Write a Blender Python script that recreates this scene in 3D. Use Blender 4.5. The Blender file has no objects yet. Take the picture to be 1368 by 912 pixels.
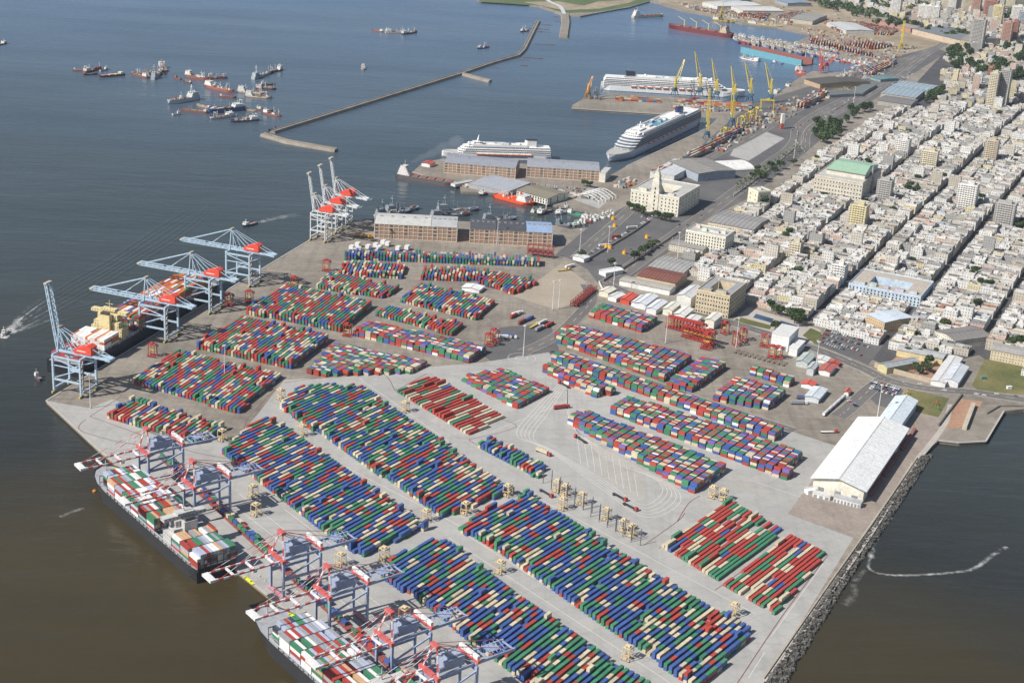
import bpy, bmesh, math, random
from mathutils import Vector, Matrix
RN = random.Random(11)
SC = bpy.context.scene
COL = SC.collection
PI = math.pi
rad = math.radians

# ------------------------------------------------------------------ camera
CAM_H, FOC, PITCH, ROLL = 540.0, 2052.0, rad(20.6), rad(3.44)
FW = Vector((0, math.cos(PITCH), -math.sin(PITCH)))
_u0 = Vector((0, math.sin(PITCH), math.cos(PITCH))); _r0 = Vector((1, 0, 0))
RT = _r0 * math.cos(ROLL) + _u0 * math.sin(ROLL)
UP = _u0 * math.cos(ROLL) - _r0 * math.sin(ROLL)
cd = bpy.data.cameras.new('camera'); cam = bpy.data.objects.new('camera', cd); COL.objects.link(cam)
cd.sensor_width = 36; cd.lens = 36 * FOC / 1368; cd.clip_start = 1; cd.clip_end = 60000
cam.matrix_world = Matrix(((RT.x, UP.x, -FW.x, 0), (RT.y, UP.y, -FW.y, 0), (RT.z, UP.z, -FW.z, CAM_H), (0, 0, 0, 1)))
SC.camera = cam

def g(x, y, z=0.0):
    """surveyed point: where the sight line through a photo point meets height z"""
    d = FW + RT * ((x - 684) / FOC) - UP * ((y - 456) / FOC)
    s = (CAM_H - z) / -d.z
    return Vector((0, 0, CAM_H)) + d * s
def pix(p):
    q = Vector(p) - Vector((0, 0, CAM_H)); z = q.dot(FW)
    return 684 + FOC * q.dot(RT) / z, 456 - FOC * q.dot(UP) / z
def cr(x0, y0, k):
    return lambda x, y, z=0.0: g(x0 + x / k, y0 + y / k, z)
def inpoly(x, y, P):
    c = False; n = len(P); j = n - 1
    for i in range(n):
        xi, yi, xj, yj = P[i][0], P[i][1], P[j][0], P[j][1]
        if (yi > y) != (yj > y) and x < (xj - xi) * (y - yi) / (yj - yi) + xi: c = not c
        j = i
    return c
def ang(a, b): return math.atan2(b[1] - a[1], b[0] - a[0])

# ------------------------------------------------------------------ mesh builder
class MB:
    def __init__(s): s.v = []; s.f = []; s.c = []; s.u = []
    def face(s, pts, col, uv=None):
        n = len(s.v); s.v.extend([tuple(p) for p in pts]); k = len(pts)
        s.f.append(tuple(range(n, n + k))); s.c.append(col)
        s.u.extend(uv if uv else [(-50.0, -50.0)] * k)
    def box(s, cx, cy, z0, sx, sy, sz, rz=0.0, col=(.5, .5, .5), top=None, bottom=False):
        ca, sa = math.cos(rz), math.sin(rz); hx, hy = sx / 2, sy / 2
        P = [(cx + x * ca - y * sa, cy + x * sa + y * ca) for x, y in ((-hx, -hy), (hx, -hy), (hx, hy), (-hx, hy))]
        z1 = z0 + sz
        for i in range(4):
            a, b = P[i], P[(i + 1) % 4]; L = sx if i % 2 == 0 else sy
            s.face([(a[0], a[1], z0), (b[0], b[1], z0), (b[0], b[1], z1), (a[0], a[1], z1)], col, [(0, 0), (L, 0), (L, sz), (0, sz)])
        s.face([(p[0], p[1], z1) for p in P], top or col)
        if bottom: s.face([(p[0], p[1], z0) for p in P[::-1]], col)
    def bar(s, p, q, w, h, col):
        p = Vector(p); q = Vector(q); d = q - p
        if d.length < 1e-6: return
        d.normalize(); up = Vector((0, 0, 1)) if abs(d.z) < .95 else Vector((1, 0, 0))
        a = d.cross(up).normalized() * (w / 2); b = a.cross(d).normalized() * (h / 2)
        A = [p - a - b, p + a - b, p + a + b, p - a + b]; B = [x + (q - p) for x in A]
        for i in range(4):
            j = (i + 1) % 4; s.face([A[i], A[j], B[j], B[i]], col)
        s.face(A[::-1], col); s.face(B, col)
    def cyl(s, p, q, r0, r1, n, col, cap=True):
        p = Vector(p); q = Vector(q); d = (q - p).normalized(); up = Vector((0, 0, 1)) if abs(d.z) < .95 else Vector((1, 0, 0))
        a = d.cross(up).normalized(); b = a.cross(d).normalized()
        A = []; B = []
        for i in range(n):
            t = 2 * PI * i / n; e = a * math.cos(t) + b * math.sin(t); A.append(p + e * r0); B.append(q + e * r1)
        for i in range(n):
            j = (i + 1) % n; s.face([A[i], A[j], B[j], B[i]], col)
        if cap: s.face(B, col); s.face(A[::-1], col)
    def prism(s, P, z0, z1, col, top=None, cap=True):
        n = len(P); ar = sum(P[i][0] * P[(i + 1) % n][1] - P[(i + 1) % n][0] * P[i][1] for i in range(n))
        if ar < 0: P = P[::-1]
        u = 0
        for i in range(n):
            a, b = P[i], P[(i + 1) % n]; L = math.hypot(b[0] - a[0], b[1] - a[1])
            s.face([(a[0], a[1], z0), (b[0], b[1], z0), (b[0], b[1], z1), (a[0], a[1], z1)], col, [(u, 0), (u + L, 0), (u + L, z1 - z0), (u, z1 - z0)]); u += L
        if cap: s.face([(p[0], p[1], z1) for p in P], top or col)
    def build(s, name, mat, parent=None, loc=None, rz=0.0, smooth=False):
        me = bpy.data.meshes.new(name); me.from_pydata(s.v, [], s.f)
        uvl = me.uv_layers.new(name='UVMap'); uvl.data.foreach_set('uv', [c for t in s.u for c in t])
        at = me.attributes.new('Col', 'FLOAT_COLOR', 'FACE')
        at.data.foreach_set('color', [x for c in s.c for x in (c[0], c[1], c[2], 1.0)])
        me.materials.append(mat)
        if smooth: me.shade_smooth()
        o = bpy.data.objects.new(name, me); COL.objects.link(o)
        if parent: o.parent = parent
        if loc is not None: o.location = loc
        if rz: o.rotation_euler = (0, 0, rz)
        return o
def tag(o, label, cat, group=None):
    o['label'] = label; o['category'] = cat
    if group: o['group'] = group
    return o
def struct(o, kind='structure'): o['kind'] = kind; return o
def thing(name, label, cat, loc=(0, 0, 0), rz=0.0, group=None):
    o = bpy.data.objects.new(name, None); COL.objects.link(o); o.location = loc; o.rotation_euler = (0, 0, rz)
    o.empty_display_size = 1.0
    return tag(o, label, cat, group)
def copy_tree(o, loc, rz, label, scale=1.0, group=None):
    r = o.copy(); COL.objects.link(r); r.location = loc; r.rotation_euler = (0, 0, rz); r.scale = (scale,) * 3
    if label: r['label'] = label
    if group: r['group'] = group
    for ch in list(o.children):
        c = ch.copy(); COL.objects.link(c); c.parent = r
        for gg in list(ch.children):
            d = gg.copy(); COL.objects.link(d); d.parent = c
    return r

# ------------------------------------------------------------------ materials
def node_mat(name):
    m = bpy.data.materials.new(name); m.use_nodes = True
    nt = m.node_tree; return m, nt, nt.nodes['Principled BSDF']
def N(nt, t, **k):
    n = nt.nodes.new(t)
    for a, b in k.items(): setattr(n, a, b)
    return n
def math_n(nt, op, a, b=None):
    n = N(nt, 'ShaderNodeMath', operation=op)
    for i, v in enumerate((a, b)):
        if v is None: continue
        if isinstance(v, (int, float)): n.inputs[i].default_value = v
        else: nt.links.new(v, n.inputs[i])
    return n.outputs[0]
def mixc(nt, fac, a, b, mode='MIX'):
    n = N(nt, 'ShaderNodeMix', data_type='RGBA', blend_type=mode)
    for i, v in ((0, fac), (6, a), (7, b)):
        if isinstance(v, (int, float)): n.inputs[i].default_value = v
        elif isinstance(v, tuple): n.inputs[i].default_value = (v[0], v[1], v[2], 1)
        else: nt.links.new(v, n.inputs[i])
    return n.outputs[2]
def noise(nt, scale, detail=3, coord='Object', rough=.6, vec=None):
    n = N(nt, 'ShaderNodeTexNoise'); n.inputs['Scale'].default_value = scale; n.inputs['Detail'].default_value = detail; n.inputs['Roughness'].default_value = rough
    if vec is None:
        tc = N(nt, 'ShaderNodeTexCoord'); vec = tc.outputs[coord]
    nt.links.new(vec, n.inputs['Vector']); return n.outputs['Fac']
def ramp(nt, fac, stops):
    n = N(nt, 'ShaderNodeValToRGB'); e = n.color_ramp.elements
    while len(e) < len(stops): e.new(.5)
    for i, (p, c) in enumerate(stops):
        e[i].position = p; e[i].color = (c, c, c, 1) if isinstance(c, (int, float)) else (c[0], c[1], c[2], 1)
    nt.links.new(fac, n.inputs[0]); return n.outputs[0]
def attr(nt): return N(nt, 'ShaderNodeAttribute', attribute_name='Col').outputs['Color']

def paint_mat(name, rough=.55, dirt=.35, scale=.25, dirtcol=(.13, .10, .08), metal=0.0):
    m, nt, b = node_mat(name)
    c = attr(nt); f = noise(nt, scale, 5)
    f2 = ramp(nt, f, [(.45, 0.0), (.75, dirt)])
    out = mixc(nt, f2, c, dirtcol)
    v = ramp(nt, noise(nt, scale * 4.3, 2), [(.3, .82), (.7, 1.12)])
    out = mixc(nt, 1.0, out, v, 'MULTIPLY')
    nt.links.new(out, b.inputs['Base Color']); b.inputs['Roughness'].default_value = rough; b.inputs['Metallic'].default_value = metal
    return m
PAINT = paint_mat('weathered_paint')
CLEAN = paint_mat('fresh_paint', .4, .10, .1)
ROOF = paint_mat('roof_covering', .8, .30, .11, (.16, .15, .14))
CONT = paint_mat('container_paint', .5, .30, .35, (.16, .11, .09))
RUST = paint_mat('rusty_paint', .75, .75, .16, (.16, .07, .04))

def wall_mat(name, pw=3.0, ph=3.4, ww=.30, wh=.46, glass=(.17, .17, .165)):
    m, nt, b = node_mat(name)
    uv = N(nt, 'ShaderNodeUVMap', uv_map='UVMap'); sp = N(nt, 'ShaderNodeSeparateXYZ'); nt.links.new(uv.outputs[0], sp.inputs[0])
    fu = math_n(nt, 'FRACT', math_n(nt, 'DIVIDE', sp.outputs[0], pw)); fv = math_n(nt, 'FRACT', math_n(nt, 'DIVIDE', sp.outputs[1], ph))
    iu = math_n(nt, 'LESS_THAN', math_n(nt, 'ABSOLUTE', math_n(nt, 'SUBTRACT', fu, .5)), ww / 2)
    iv = math_n(nt, 'LESS_THAN', math_n(nt, 'ABSOLUTE', math_n(nt, 'SUBTRACT', fv, .5)), wh / 2)
    w = math_n(nt, 'MULTIPLY', math_n(nt, 'MULTIPLY', iu, iv), math_n(nt, 'GREATER_THAN', sp.outputs[1], 0.0))
    c = attr(nt); f = ramp(nt, noise(nt, .15, 5), [(.42, 0.0), (.8, .5)])
    c = mixc(nt, f, c, (.22, .2, .17)); out = mixc(nt, w, c, glass)
    nt.links.new(out, b.inputs['Base Color'])
    r = math_n(nt, 'SUBTRACT', .85, math_n(nt, 'MULTIPLY', w, .65)); nt.links.new(r, b.inputs['Roughness'])
    bp = N(nt, 'ShaderNodeBump'); bp.inputs['Strength'].default_value = .6; bp.inputs['Distance'].default_value = .15
    nt.links.new(math_n(nt, 'SUBTRACT', 1.0, w), bp.inputs['Height']); nt.links.new(bp.outputs[0], b.inputs['Normal'])
    return m
WALL = wall_mat('rendered_wall_with_windows')
TOWER = wall_mat('apartment_wall', 3.4, 3.0, .6, .5)
CABINS = wall_mat('ship_cabin_wall', 3.0, 2.9, .78, .46, (.07, .09, .12))
BLANK = paint_mat('plain_render', .85, .4, .08, (.25, .23, .2))

def ground_mat(name, stops, scale=.01, scale2=.3, rough=.9, amp=.25, joint=0, stain=0):
    m, nt, b = node_mat(name)
    c = ramp(nt, noise(nt, scale, 8, rough=.65), stops)
    v = ramp(nt, noise(nt, scale2, 4), [(.3, 1 - amp), (.7, 1 + amp)])
    out = mixc(nt, 1.0, c, v, 'MULTIPLY')
    tc = N(nt, 'ShaderNodeTexCoord')
    if joint:
        mp = N(nt, 'ShaderNodeMapping'); mp.inputs['Rotation'].default_value = (0, 0, rad(51)); nt.links.new(tc.outputs['Object'], mp.inputs[0])
        br = N(nt, 'ShaderNodeTexBrick'); br.offset = 0; nt.links.new(mp.outputs[0], br.inputs[0]); br.inputs['Scale'].default_value = 1.0; br.inputs['Brick Width'].default_value = joint; br.inputs['Row Height'].default_value = joint; br.inputs['Mortar Size'].default_value = .22
        br.inputs['Color1'].default_value = (1, 1, 1, 1); br.inputs['Color2'].default_value = (.93, .93, .93, 1); br.inputs['Mortar'].default_value = (.80, .79, .77, 1); out = mixc(nt, 1.0, out, br.outputs[0], 'MULTIPLY')
    if stain:
        for k, (sx, sy, rz_) in enumerate(((.008, .16, 33), (.16, .010, 33), (.035, .035, 0))):
            mp = N(nt, 'ShaderNodeMapping'); mp.inputs['Scale'].default_value = (sx, sy, 1); mp.inputs['Rotation'].default_value = (0, 0, rad(rz_)); nt.links.new(tc.outputs['Object'], mp.inputs[0])
            out = mixc(nt, 1.0, out, ramp(nt, noise(nt, 1.0, 5, vec=mp.outputs[0], rough=.7), [(.30, 1 - stain), (.52, 1.0), (1.0, 1.03)]), 'MULTIPLY')
    nt.links.new(out, b.inputs['Base Color']); b.inputs['Roughness'].default_value = rough
    return m
def flat_mat(name, col, rough=.5, metal=0, spec=None):
    m, nt, b = node_mat(name); b.inputs['Base Color'].default_value = (*col, 1); b.inputs['Roughness'].default_value = rough; b.inputs['Metallic'].default_value = metal
    return m
GLASS = flat_mat('dark_window_glass', (.02, .03, .04), .12)
RUBBER = flat_mat('black_rubber', (.02, .02, .02), .8)
LINE = flat_mat('worn_line_paint', (.62, .60, .55), .7)
YLINE = flat_mat('worn_yellow_line_paint', (.45, .36, .16), .7)
REDLINE = flat_mat('red_brown_kerb_paint', (.20, .11, .10), .7)
FOAM = flat_mat('white_water_foam', (.42, .44, .44), .6)

def foam_mat():
    m, nt, b = node_mat('soft_white_foam'); uv = N(nt, 'ShaderNodeUVMap', uv_map='UVMap'); sp = N(nt, 'ShaderNodeSeparateXYZ'); nt.links.new(uv.outputs[0], sp.inputs[0])
    tc = N(nt, 'ShaderNodeTexCoord'); n1 = noise(nt, .12, 6, vec=tc.outputs['Object'], rough=.75); e = math_n(nt, 'SUBTRACT', 1.0, math_n(nt, 'ABSOLUTE', sp.outputs[1]))
    f = math_n(nt, 'MULTIPLY', math_n(nt, 'MULTIPLY', e, sp.outputs[0]), ramp(nt, n1, [(.40, 0.0), (.72, 1.0)])); nt.links.new(f, b.inputs['Alpha'])
    b.inputs['Base Color'].default_value = (.55, .56, .55, 1); b.inputs['Roughness'].default_value = .7; return m
SOFT = foam_mat()
def leaf_mat(name, c1, c2):
    m, nt, b = node_mat(name)
    oi = N(nt, 'ShaderNodeObjectInfo'); f = math_n(nt, 'MULTIPLY', math_n(nt, 'ADD', noise(nt, .6, 2), oi.outputs['Random']), .55)
    out = mixc(nt, f, c1, c2); nt.links.new(out, b.inputs['Base Color']); b.inputs['Roughness'].default_value = .7
    return m
LEAF = [leaf_mat('dark_green_leaves', (.014, .036, .010), (.065, .105, .025)), leaf_mat('olive_green_leaves', (.035, .06, .018), (.075, .10, .035))]
BARK = flat_mat('grey_brown_bark', (.10, .075, .05), .9)

# water: silt-brown river water in the south, clearer grey blue bay in the north
def water_mat():
    m, nt, b = node_mat('harbour_water')
    tc = N(nt, 'ShaderNodeTexCoord'); sp = N(nt, 'ShaderNodeSeparateXYZ'); nt.links.new(tc.outputs['Object'], sp.inputs[0])
    big = noise(nt, .0022, 4, vec=tc.outputs['Object'])
    y = math_n(nt, 'ADD', sp.outputs[1], math_n(nt, 'MULTIPLY', math_n(nt, 'SUBTRACT', big, .5), 420.0))
    y = math_n(nt, 'ADD', y, math_n(nt, 'MULTIPLY', math_n(nt, 'MAXIMUM', sp.outputs[0], 0.0), .42))
    t = math_n(nt, 'DIVIDE', math_n(nt, 'SUBTRACT', y, 700.0), 3000.0)
    c = ramp(nt, t, [(0.0, (.052, .040, .017)), (.10, (.048, .039, .019)), (.155, (.028, .030, .025)), (.24, (.040, .047, .043)), (.40, (.046, .061, .066)), (.62, (.064, .096, .130)), (1.0, (.095, .155, .250))])
    st = N(nt, 'ShaderNodeMapping'); st.inputs['Scale'].default_value = (.25, 1.0, 1.0); st.inputs['Rotation'].default_value = (0, 0, rad(-12)); nt.links.new(tc.outputs['Object'], st.inputs[0])
    sw = ramp(nt, noise(nt, .006, 5, vec=st.outputs[0]), [(.35, .88), (.65, 1.12)])
    c = mixc(nt, 1.0, c, sw, 'MULTIPLY')
    nt.links.new(c, b.inputs['Base Color']); nt.links.new(ramp(nt, noise(nt, .004, 4, vec=st.outputs[0]), [(.35, .12), (.65, .34)]), b.inputs['Roughness']); b.inputs['IOR'].default_value = 1.33
    mp = N(nt, 'ShaderNodeMapping'); mp.inputs['Scale'].default_value = (.35, 1.0, 1.0); mp.inputs['Rotation'].default_value = (0, 0, rad(-18)); nt.links.new(tc.outputs['Object'], mp.inputs[0])
    n1 = noise(nt, .11, 4, vec=mp.outputs[0]); n2 = noise(nt, .018, 3, vec=mp.outputs[0])
    h = math_n(nt, 'ADD', math_n(nt, 'MULTIPLY', n1, .9), math_n(nt, 'MULTIPLY', n2, 2.6))
    bp = N(nt, 'ShaderNodeBump'); bp.inputs['Strength'].default_value = .42; bp.inputs['Distance'].default_value = 2.0
    nt.links.new(h, bp.inputs['Height']); nt.links.new(bp.outputs[0], b.inputs['Normal'])
    return m
WATER = water_mat()

# ------------------------------------------------------------------ light, world, haze
AZ, EL = rad(32), rad(43)     # shadows run towards AZ (from +x towards +y)
sd = Vector((math.cos(AZ) * math.cos(EL), math.sin(AZ) * math.cos(EL), -math.sin(EL)))
ld = bpy.data.lights.new('sun', 'SUN'); ld.energy = 5.0; ld.angle = rad(.53); ld.color = (1.0, .945, .87)
lo = bpy.data.objects.new('sun', ld); COL.objects.link(lo); lo.rotation_euler = sd.to_track_quat('-Z', 'Y').to_euler(); lo.location = (-500, -300, 900)
wd = bpy.data.worlds.new('World'); SC.world = wd; wd.use_nodes = True; nt = wd.node_tree
sky = nt.nodes.new('ShaderNodeTexSky'); sky.sky_type = 'NISHITA'; sky.sun_disc = False; sky.sun_elevation = EL
to_sun = -sd; sky.sun_rotation = math.atan2(to_sun.x, to_sun.y); sky.air_density = 1.0; sky.dust_density = 1.5; sky.ozone_density = 1.5
bg = nt.nodes['Background']; nt.links.new(sky.outputs[0], bg.inputs[0]); bg.inputs[1].default_value = .07
SC.view_settings.view_transform = 'Standard'; SC.view_settings.look = 'None'; SC.view_settings.exposure = 0.25; SC.view_settings.gamma = 1.0
SC.cycles.max_bounces = 5; SC.cycles.volume_bounces = 0; SC.cycles.use_denoising = True; SC.cycles.caustics_reflective = False; SC.cycles.caustics_refractive = False

HAZE = 0.00003
def haze():
    mb = MB(); mb.box(0, 6000, -5.0, 18400, 16400, 560, 0, (1, 1, 1), bottom=True)
    m = bpy.data.materials.new('hazy_air'); m.use_nodes = True; nt = m.node_tree
    nt.nodes.remove(nt.nodes['Principled BSDF']); v = nt.nodes.new('ShaderNodeVolumePrincipled')
    v.inputs['Color'].default_value = (.66, .80, 1.0, 1); v.inputs['Density'].default_value = HAZE; v.inputs['Anisotropy'].default_value = .2
    nt.links.new(v.outputs[0], nt.nodes['Material Output'].inputs['Volume'])
    struct(mb.build('haze', m), 'stuff')
if HAZE: haze()
# ------------------------------------------------------------------ the ground
def sheet(name, pts, z, mat, kind='structure', label=None):
    mb = MB(); mb.face([(p[0], p[1], z) for p in pts], (1, 1, 1)); o = mb.build(name, mat); return struct(o, kind)
def strip(mb, pts, w, z, col=(1, 1, 1)):
    P = [Vector((p[0], p[1])) for p in pts]; L = []; Rr = []
    for i, p in enumerate(P):
        d = (P[min(i + 1, len(P) - 1)] - P[max(i - 1, 0)]).normalized(); n = Vector((-d.y, d.x)) * (w / 2); L.append(p + n); Rr.append(p - n)
    for i in range(len(P) - 1):
        mb.face([(Rr[i].x, Rr[i].y, z), (Rr[i + 1].x, Rr[i + 1].y, z), (L[i + 1].x, L[i + 1].y, z), (L[i].x, L[i].y, z)], col)
def spline(pts, n=6):
    P = [Vector((p[0], p[1])) for p in pts]; out = []
    for i in range(len(P) - 1):
        a, b, c, d = P[max(i - 1, 0)], P[i], P[i + 1], P[min(i + 2, len(P) - 1)]
        for k in range(n):
            t = k / n; out.append(.5 * ((2 * b) + (c - a) * t + (2 * a - 5 * b + 4 * c - d) * t * t + (3 * b - a - 3 * c + d) * t ** 3))
    out.append(P[-1]); return out
G = lambda L: [g(*p) for p in L]
WZ = -3.0
sheet('water', [(-9000, -2000), (9000, -2000), (9000, 14000), (-9000, 14000)], WZ, WATER)

CONC_OLD = ground_mat('old_yard_asphalt', [(.3, (.20, .175, .145)), (.5, (.27, .24, .20)), (.7, (.33, .295, .245))], .012, .15, amp=.12, joint=22, stain=.22)
CONC_NEW = ground_mat('new_apron_concrete', [(.3, (.36, .355, .34)), (.7, (.42, .415, .395))], .006, .05, amp=.04, joint=16, stain=.11)
CITYG = ground_mat('city_asphalt', [(.3, (.05, .05, .055)), (.7, (.09, .09, .09))], .02, .3)
ROAD = ground_mat('road_asphalt', [(.3, (.11, .105, .10)), (.7, (.17, .16, .15))], .02, .3, amp=.1)
LOT = ground_mat('dark_lot_asphalt', [(.3, (.08, .08, .085)), (.7, (.14, .135, .13))], .02, .3, amp=.1)
EARTH = ground_mat('dry_earth', [(.3, (.21, .165, .11)), (.5, (.30, .245, .17)), (.7, (.38, .32, .24))], .006, .05)
REDEARTH = ground_mat('reddish_sandy_earth', [(.3, (.30, .17, .11)), (.7, (.40, .25, .17))], .02, .3)
GRASSM = ground_mat('dry_grass', [(.25, (.06, .08, .02)), (.5, (.13, .13, .045)), (.75, (.25, .20, .09))], .02, .4)
GREENM = ground_mat('green_grass', [(.3, (.05, .10, .03)), (.7, (.13, .15, .06))], .01, .2)
SUBURB = ground_mat('suburban_ground', [(.3, (.05, .075, .03)), (.5, (.16, .15, .11)), (.7, (.26, .24, .2))], .008, .06)
STONE = ground_mat('rough_quay_stone', [(.3, (.17, .15, .13)), (.7, (.30, .27, .22))], .05, .6)
PALE = ground_mat('pale_paving', [(.3, (.36, .33, .29)), (.7, (.47, .44, .40))], .02, .3, amp=.1)

coast = [(62,535),(180,465),(365,350),(400,329),(440,305),(505,291),(742,301),(762,306),(784,304),(800,297),(815,291),(790,283),(660,258),(617,256),(614,248),(551,230),
 (565,217),(592,212),(735,221),(812,236),(837,222),(942,173),(960,157),(933,154),(888,153),(764,145),(764,141),(781,131),(820,125),(985,136),(1005,140),(1020,134),(1040,125),(1066,105),
 (1085,95),(1112,97),(1150,95),(1165,88),(1150,82),(1100,73),(1062,64),(980,51),(978,47),(1062,57),(1083,47),(1038,37),(992,32),(959,23),(938,19),(910,14),(880,4),(868,2),(840,10),(800,17),(775,22),(752,20),(722,9),(700,6),(643,2),(610,-14),(560,-40)]
LAND = G(coast) + [Vector((-900, 7000, 0)), Vector((-2500, 13500, 0)), Vector((8900, 13500, 0)), Vector((8900, 1200, 0))] + G([(1480,560),(1368,546),(1341,549),(1317,589),(1281,591),(1254,588),(1229,609),(1165,698),(1112,776),(1022,909),(950,1010),(640,1040),(560,962),(500,909),(380,812),(314,759),(180,640),(130,598)])
mb = MB(); mb.prism([(p.x, p.y) for p in LAND], -4.2, 0.0, (1, 1, 1)); struct(mb.build('ground', CONC_OLD))

APRON = [(62,535),(120,545),(150,533),(228,560),(310,592),(345,552),(380,507),(456,504),(576,490),(643,484),(733,470),(748,490),(900,532),(1045,572),(1119,596),(1075,655),(1052,686),(1140,718),(1022,909),(950,1010),(640,1040),(560,962),(500,909),(380,812),(314,759),(180,640),(130,598)]
sheet('apron', G(APRON), .012, CONC_NEW)
CITY = [(905,352),(945,302),(1010,268),(1060,240),(1085,215),(1130,185),(1190,140),(1225,110),(1262,70),(1330,60),(1640,60),(1640,560),(1368,520),(1308,474),(1215,500),(1160,478),(1100,432),(1060,425),(1000,398)]
sheet('city_street_ground', G(CITY), .012, CITYG)
sheet('dark_yard_road', G([(820,352),(905,300),(930,312),(812,392),(815,372)]), .012, LOT)
sheet('port_street', G([(742,340),(790,300),(855,265),(1000,140),(1150,95),(1240,60),(1265,70),(1190,118),(1128,160),(1075,205),(1000,265),(905,312),(830,365),(800,380),(785,360),(760,345)]), .008, LOT)
sheet('far_dry_ground', G([(880,3),(938,19),(1038,36),(1083,46),(1120,60),(1200,75),(1260,60),(1300,50),(1210,28),(1100,6),(1050,-8),(880,-20)]), .012, EARTH)
sheet('suburb_ground', G([(1040,-10),(1210,26),(1300,52),(1262,70),(1330,64),(1640,62),(1900,-60),(900,-60)]), .016, SUBURB)
sheet('island_grass', G([(643,3),(722,8),(755,18),(800,16),(845,8),(870,1),(880,-14),(620,-12)]), .016, GREENM)
sheet('island_shore', G([(700,3),(752,14),(800,12),(840,4),(850,0),(800,2),(780,8),(745,2)]), .02, EARTH)
sheet('football_field', G([(1298,515),(1315,480),(1420,489),(1430,532),(1368,527),(1309,522)]), .02, GRASSM)
sheet('sand_pit', G([(1257,567),(1279,532),(1313,536),(1291,570),(1270,573)]), .02, REDEARTH)
sheet('playground_grass', G([(1203,539),(1213,519),(1268,532),(1254,557),(1215,548)]), .02, GRASSM)
sheet('rear_garden', G([(1186,486),(1205,470),(1262,484),(1247,506)]), .02, REDEARTH)
sheet('square_lawn', G([(979,429),(987,423),(1032,435),(1028,440)]), .03, GRASSM)
sheet('square_paving', G([(975,431),(1000,410),(1050,425),(1095,440),(1102,450),(1092,460),(1040,447)]), .02, PALE)
sheet('corner_lawn', G([(1072,448),(1083,438),(1102,446),(1091,460)]), .03, GRASSM)
sheet('customs_yard_paving', G([(1052,686),(1075,655),(1119,596),(1229,545),(1290,552),(1254,587),(1229,609),(1165,698),(1140,718)]), .010, ground_mat('brown_pink_paving', [(.3, (.28, .235, .20)), (.7, (.35, .30, .26))], .02, .3, amp=.1, joint=12, stain=.15))
sheet('beach_apron', G([(1254,587),(1281,591),(1317,589),(1341,549),(1368,546),(1366,541),(1320,540),(1300,560),(1290,574),(1262,577)]), .02, STONE)
sheet('gravel_yard', G([(686,396),(722,372),(750,352),(783,376),(779,398),(745,414)]), .016, ground_mat('beige_gravel', [(.3, (.30, .26, .20)), (.7, (.38, .33, .26))], .02, .3, amp=.1))
sheet('roundabout_asphalt', G([(640,470),(668,437),(735,432),(748,470),(733,483),(660,486)]), .010, LOT)
sheet('visitor_car_park', G([(1152,520),(1170,508),(1207,521),(1193,548),(1170,540)]), .022, LOT)
sheet('city_car_park', G([(1086,458),(1105,440),(1181,460),(1160,487)]), .022, LOT)
sheet('harbour_lot', G([(770,352),(812,300),(880,272),(925,292),(850,345),(812,378),(790,360)]), .018, LOT)
sheet('exhibition_slab', G([(765,266),(789,249),(818,262),(800,279)]), .03, CONC_NEW)
sheet('pale_concrete_slab', G([(985,190),(1020,175),(1048,185),(1000,215),(975,208)]), .03, CONC_NEW)
sheet('pool_of_water', G([(1006,424),(1010,419),(1034,426),(1030,431)]), .05, flat_mat('pool_water', (.05, .09, .16), .15))
sheet('pool_of_water', G([(1040,433),(1043,428),(1066,435),(1062,440)]), .05, flat_mat('pool_water_pale', (.05, .09, .16), .15))
sheet('artificial_turf', G([(845,383),(855,376),(880,383),(872,391)]), .03, flat_mat('turf_green', (.03, .10, .05), .9))

RZ_ = [.03]
def road(name, pts, w, mat=ROAD, z=.03, dash=True):
    RZ_[0] += .03; z = RZ_[0]; mb = MB(); P = spline(G(pts)); strip(mb, P, w, z); o = struct(mb.build(name, mat))
    kb = MB()
    for s in (-1, 1):
        Q = []
        for i, p in enumerate(P):
            d = (P[min(i + 1, len(P) - 1)] - P[max(i - 1, 0)]).normalized(); Q.append(p + Vector((-d.y, d.x)) * s * (w / 2 + .3))
        for i in range(len(Q) - 1): kb.bar((Q[i].x, Q[i].y, z), (Q[i + 1].x, Q[i + 1].y, z), .5, .25, (1, 1, 1))
    struct(kb.build('kerb', PALE))
    lb = MB()
    for i in range(0, len(P) - 1, 2): strip(lb, P[i:i + 2], .35, z + .01)
    struct(lb.build('road_marking', LINE))
road('road', [(1262,58),(1235,73),(1193,99),(1160,118),(1128,134),(1100,148),(1080,160),(1066,174),(1064,187),(1052,202),(1030,217),(1000,243),(975,262),(940,288),(905,312),(862,343),(830,366),(812,378)], 20)
road('road', [(1242,70),(1204,100),(1165,124),(1130,145),(1095,163),(1078,178),(1076,200)], 13)
road('road', [(1262,58),(1200,84),(1150,104),(1110,126),(1060,150),(1010,180),(960,205),(900,236),(862,262),(820,300),(790,326),(770,345)], 15)
road('road', [(809,378),(842,393),(900,411),(936,418),(980,432),(1023,445),(1060,457),(1100,470),(1153,492),(1182,506),(1220,516),(1255,521),(1300,524),(1368,534),(1450,548)], 15)
road('road', [(1182,506),(1160,522),(1135,545),(1120,556)], 15, z=.036)
road('yard_road', [(783,380),(790,400),(770,425),(742,450),(700,470)], 14, z=.026)
road('yard_road', [(748,470),(800,488),(900,522),(1000,556),(1060,575)], 12, z=.026)
mb = MB(); T = spline(G([(1225,640),(1245,600),(1255,578),(1275,545),(1282,530)]), 4)
for q in ([(1225,614),(1260,570),(1270,540)], [(1040,886),(1100,800),(1160,715),(1222,618)]): strip(mb, spline(G(q)), 5.0, .045)
struct(mb.build('seawall_path', PALE))

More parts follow.
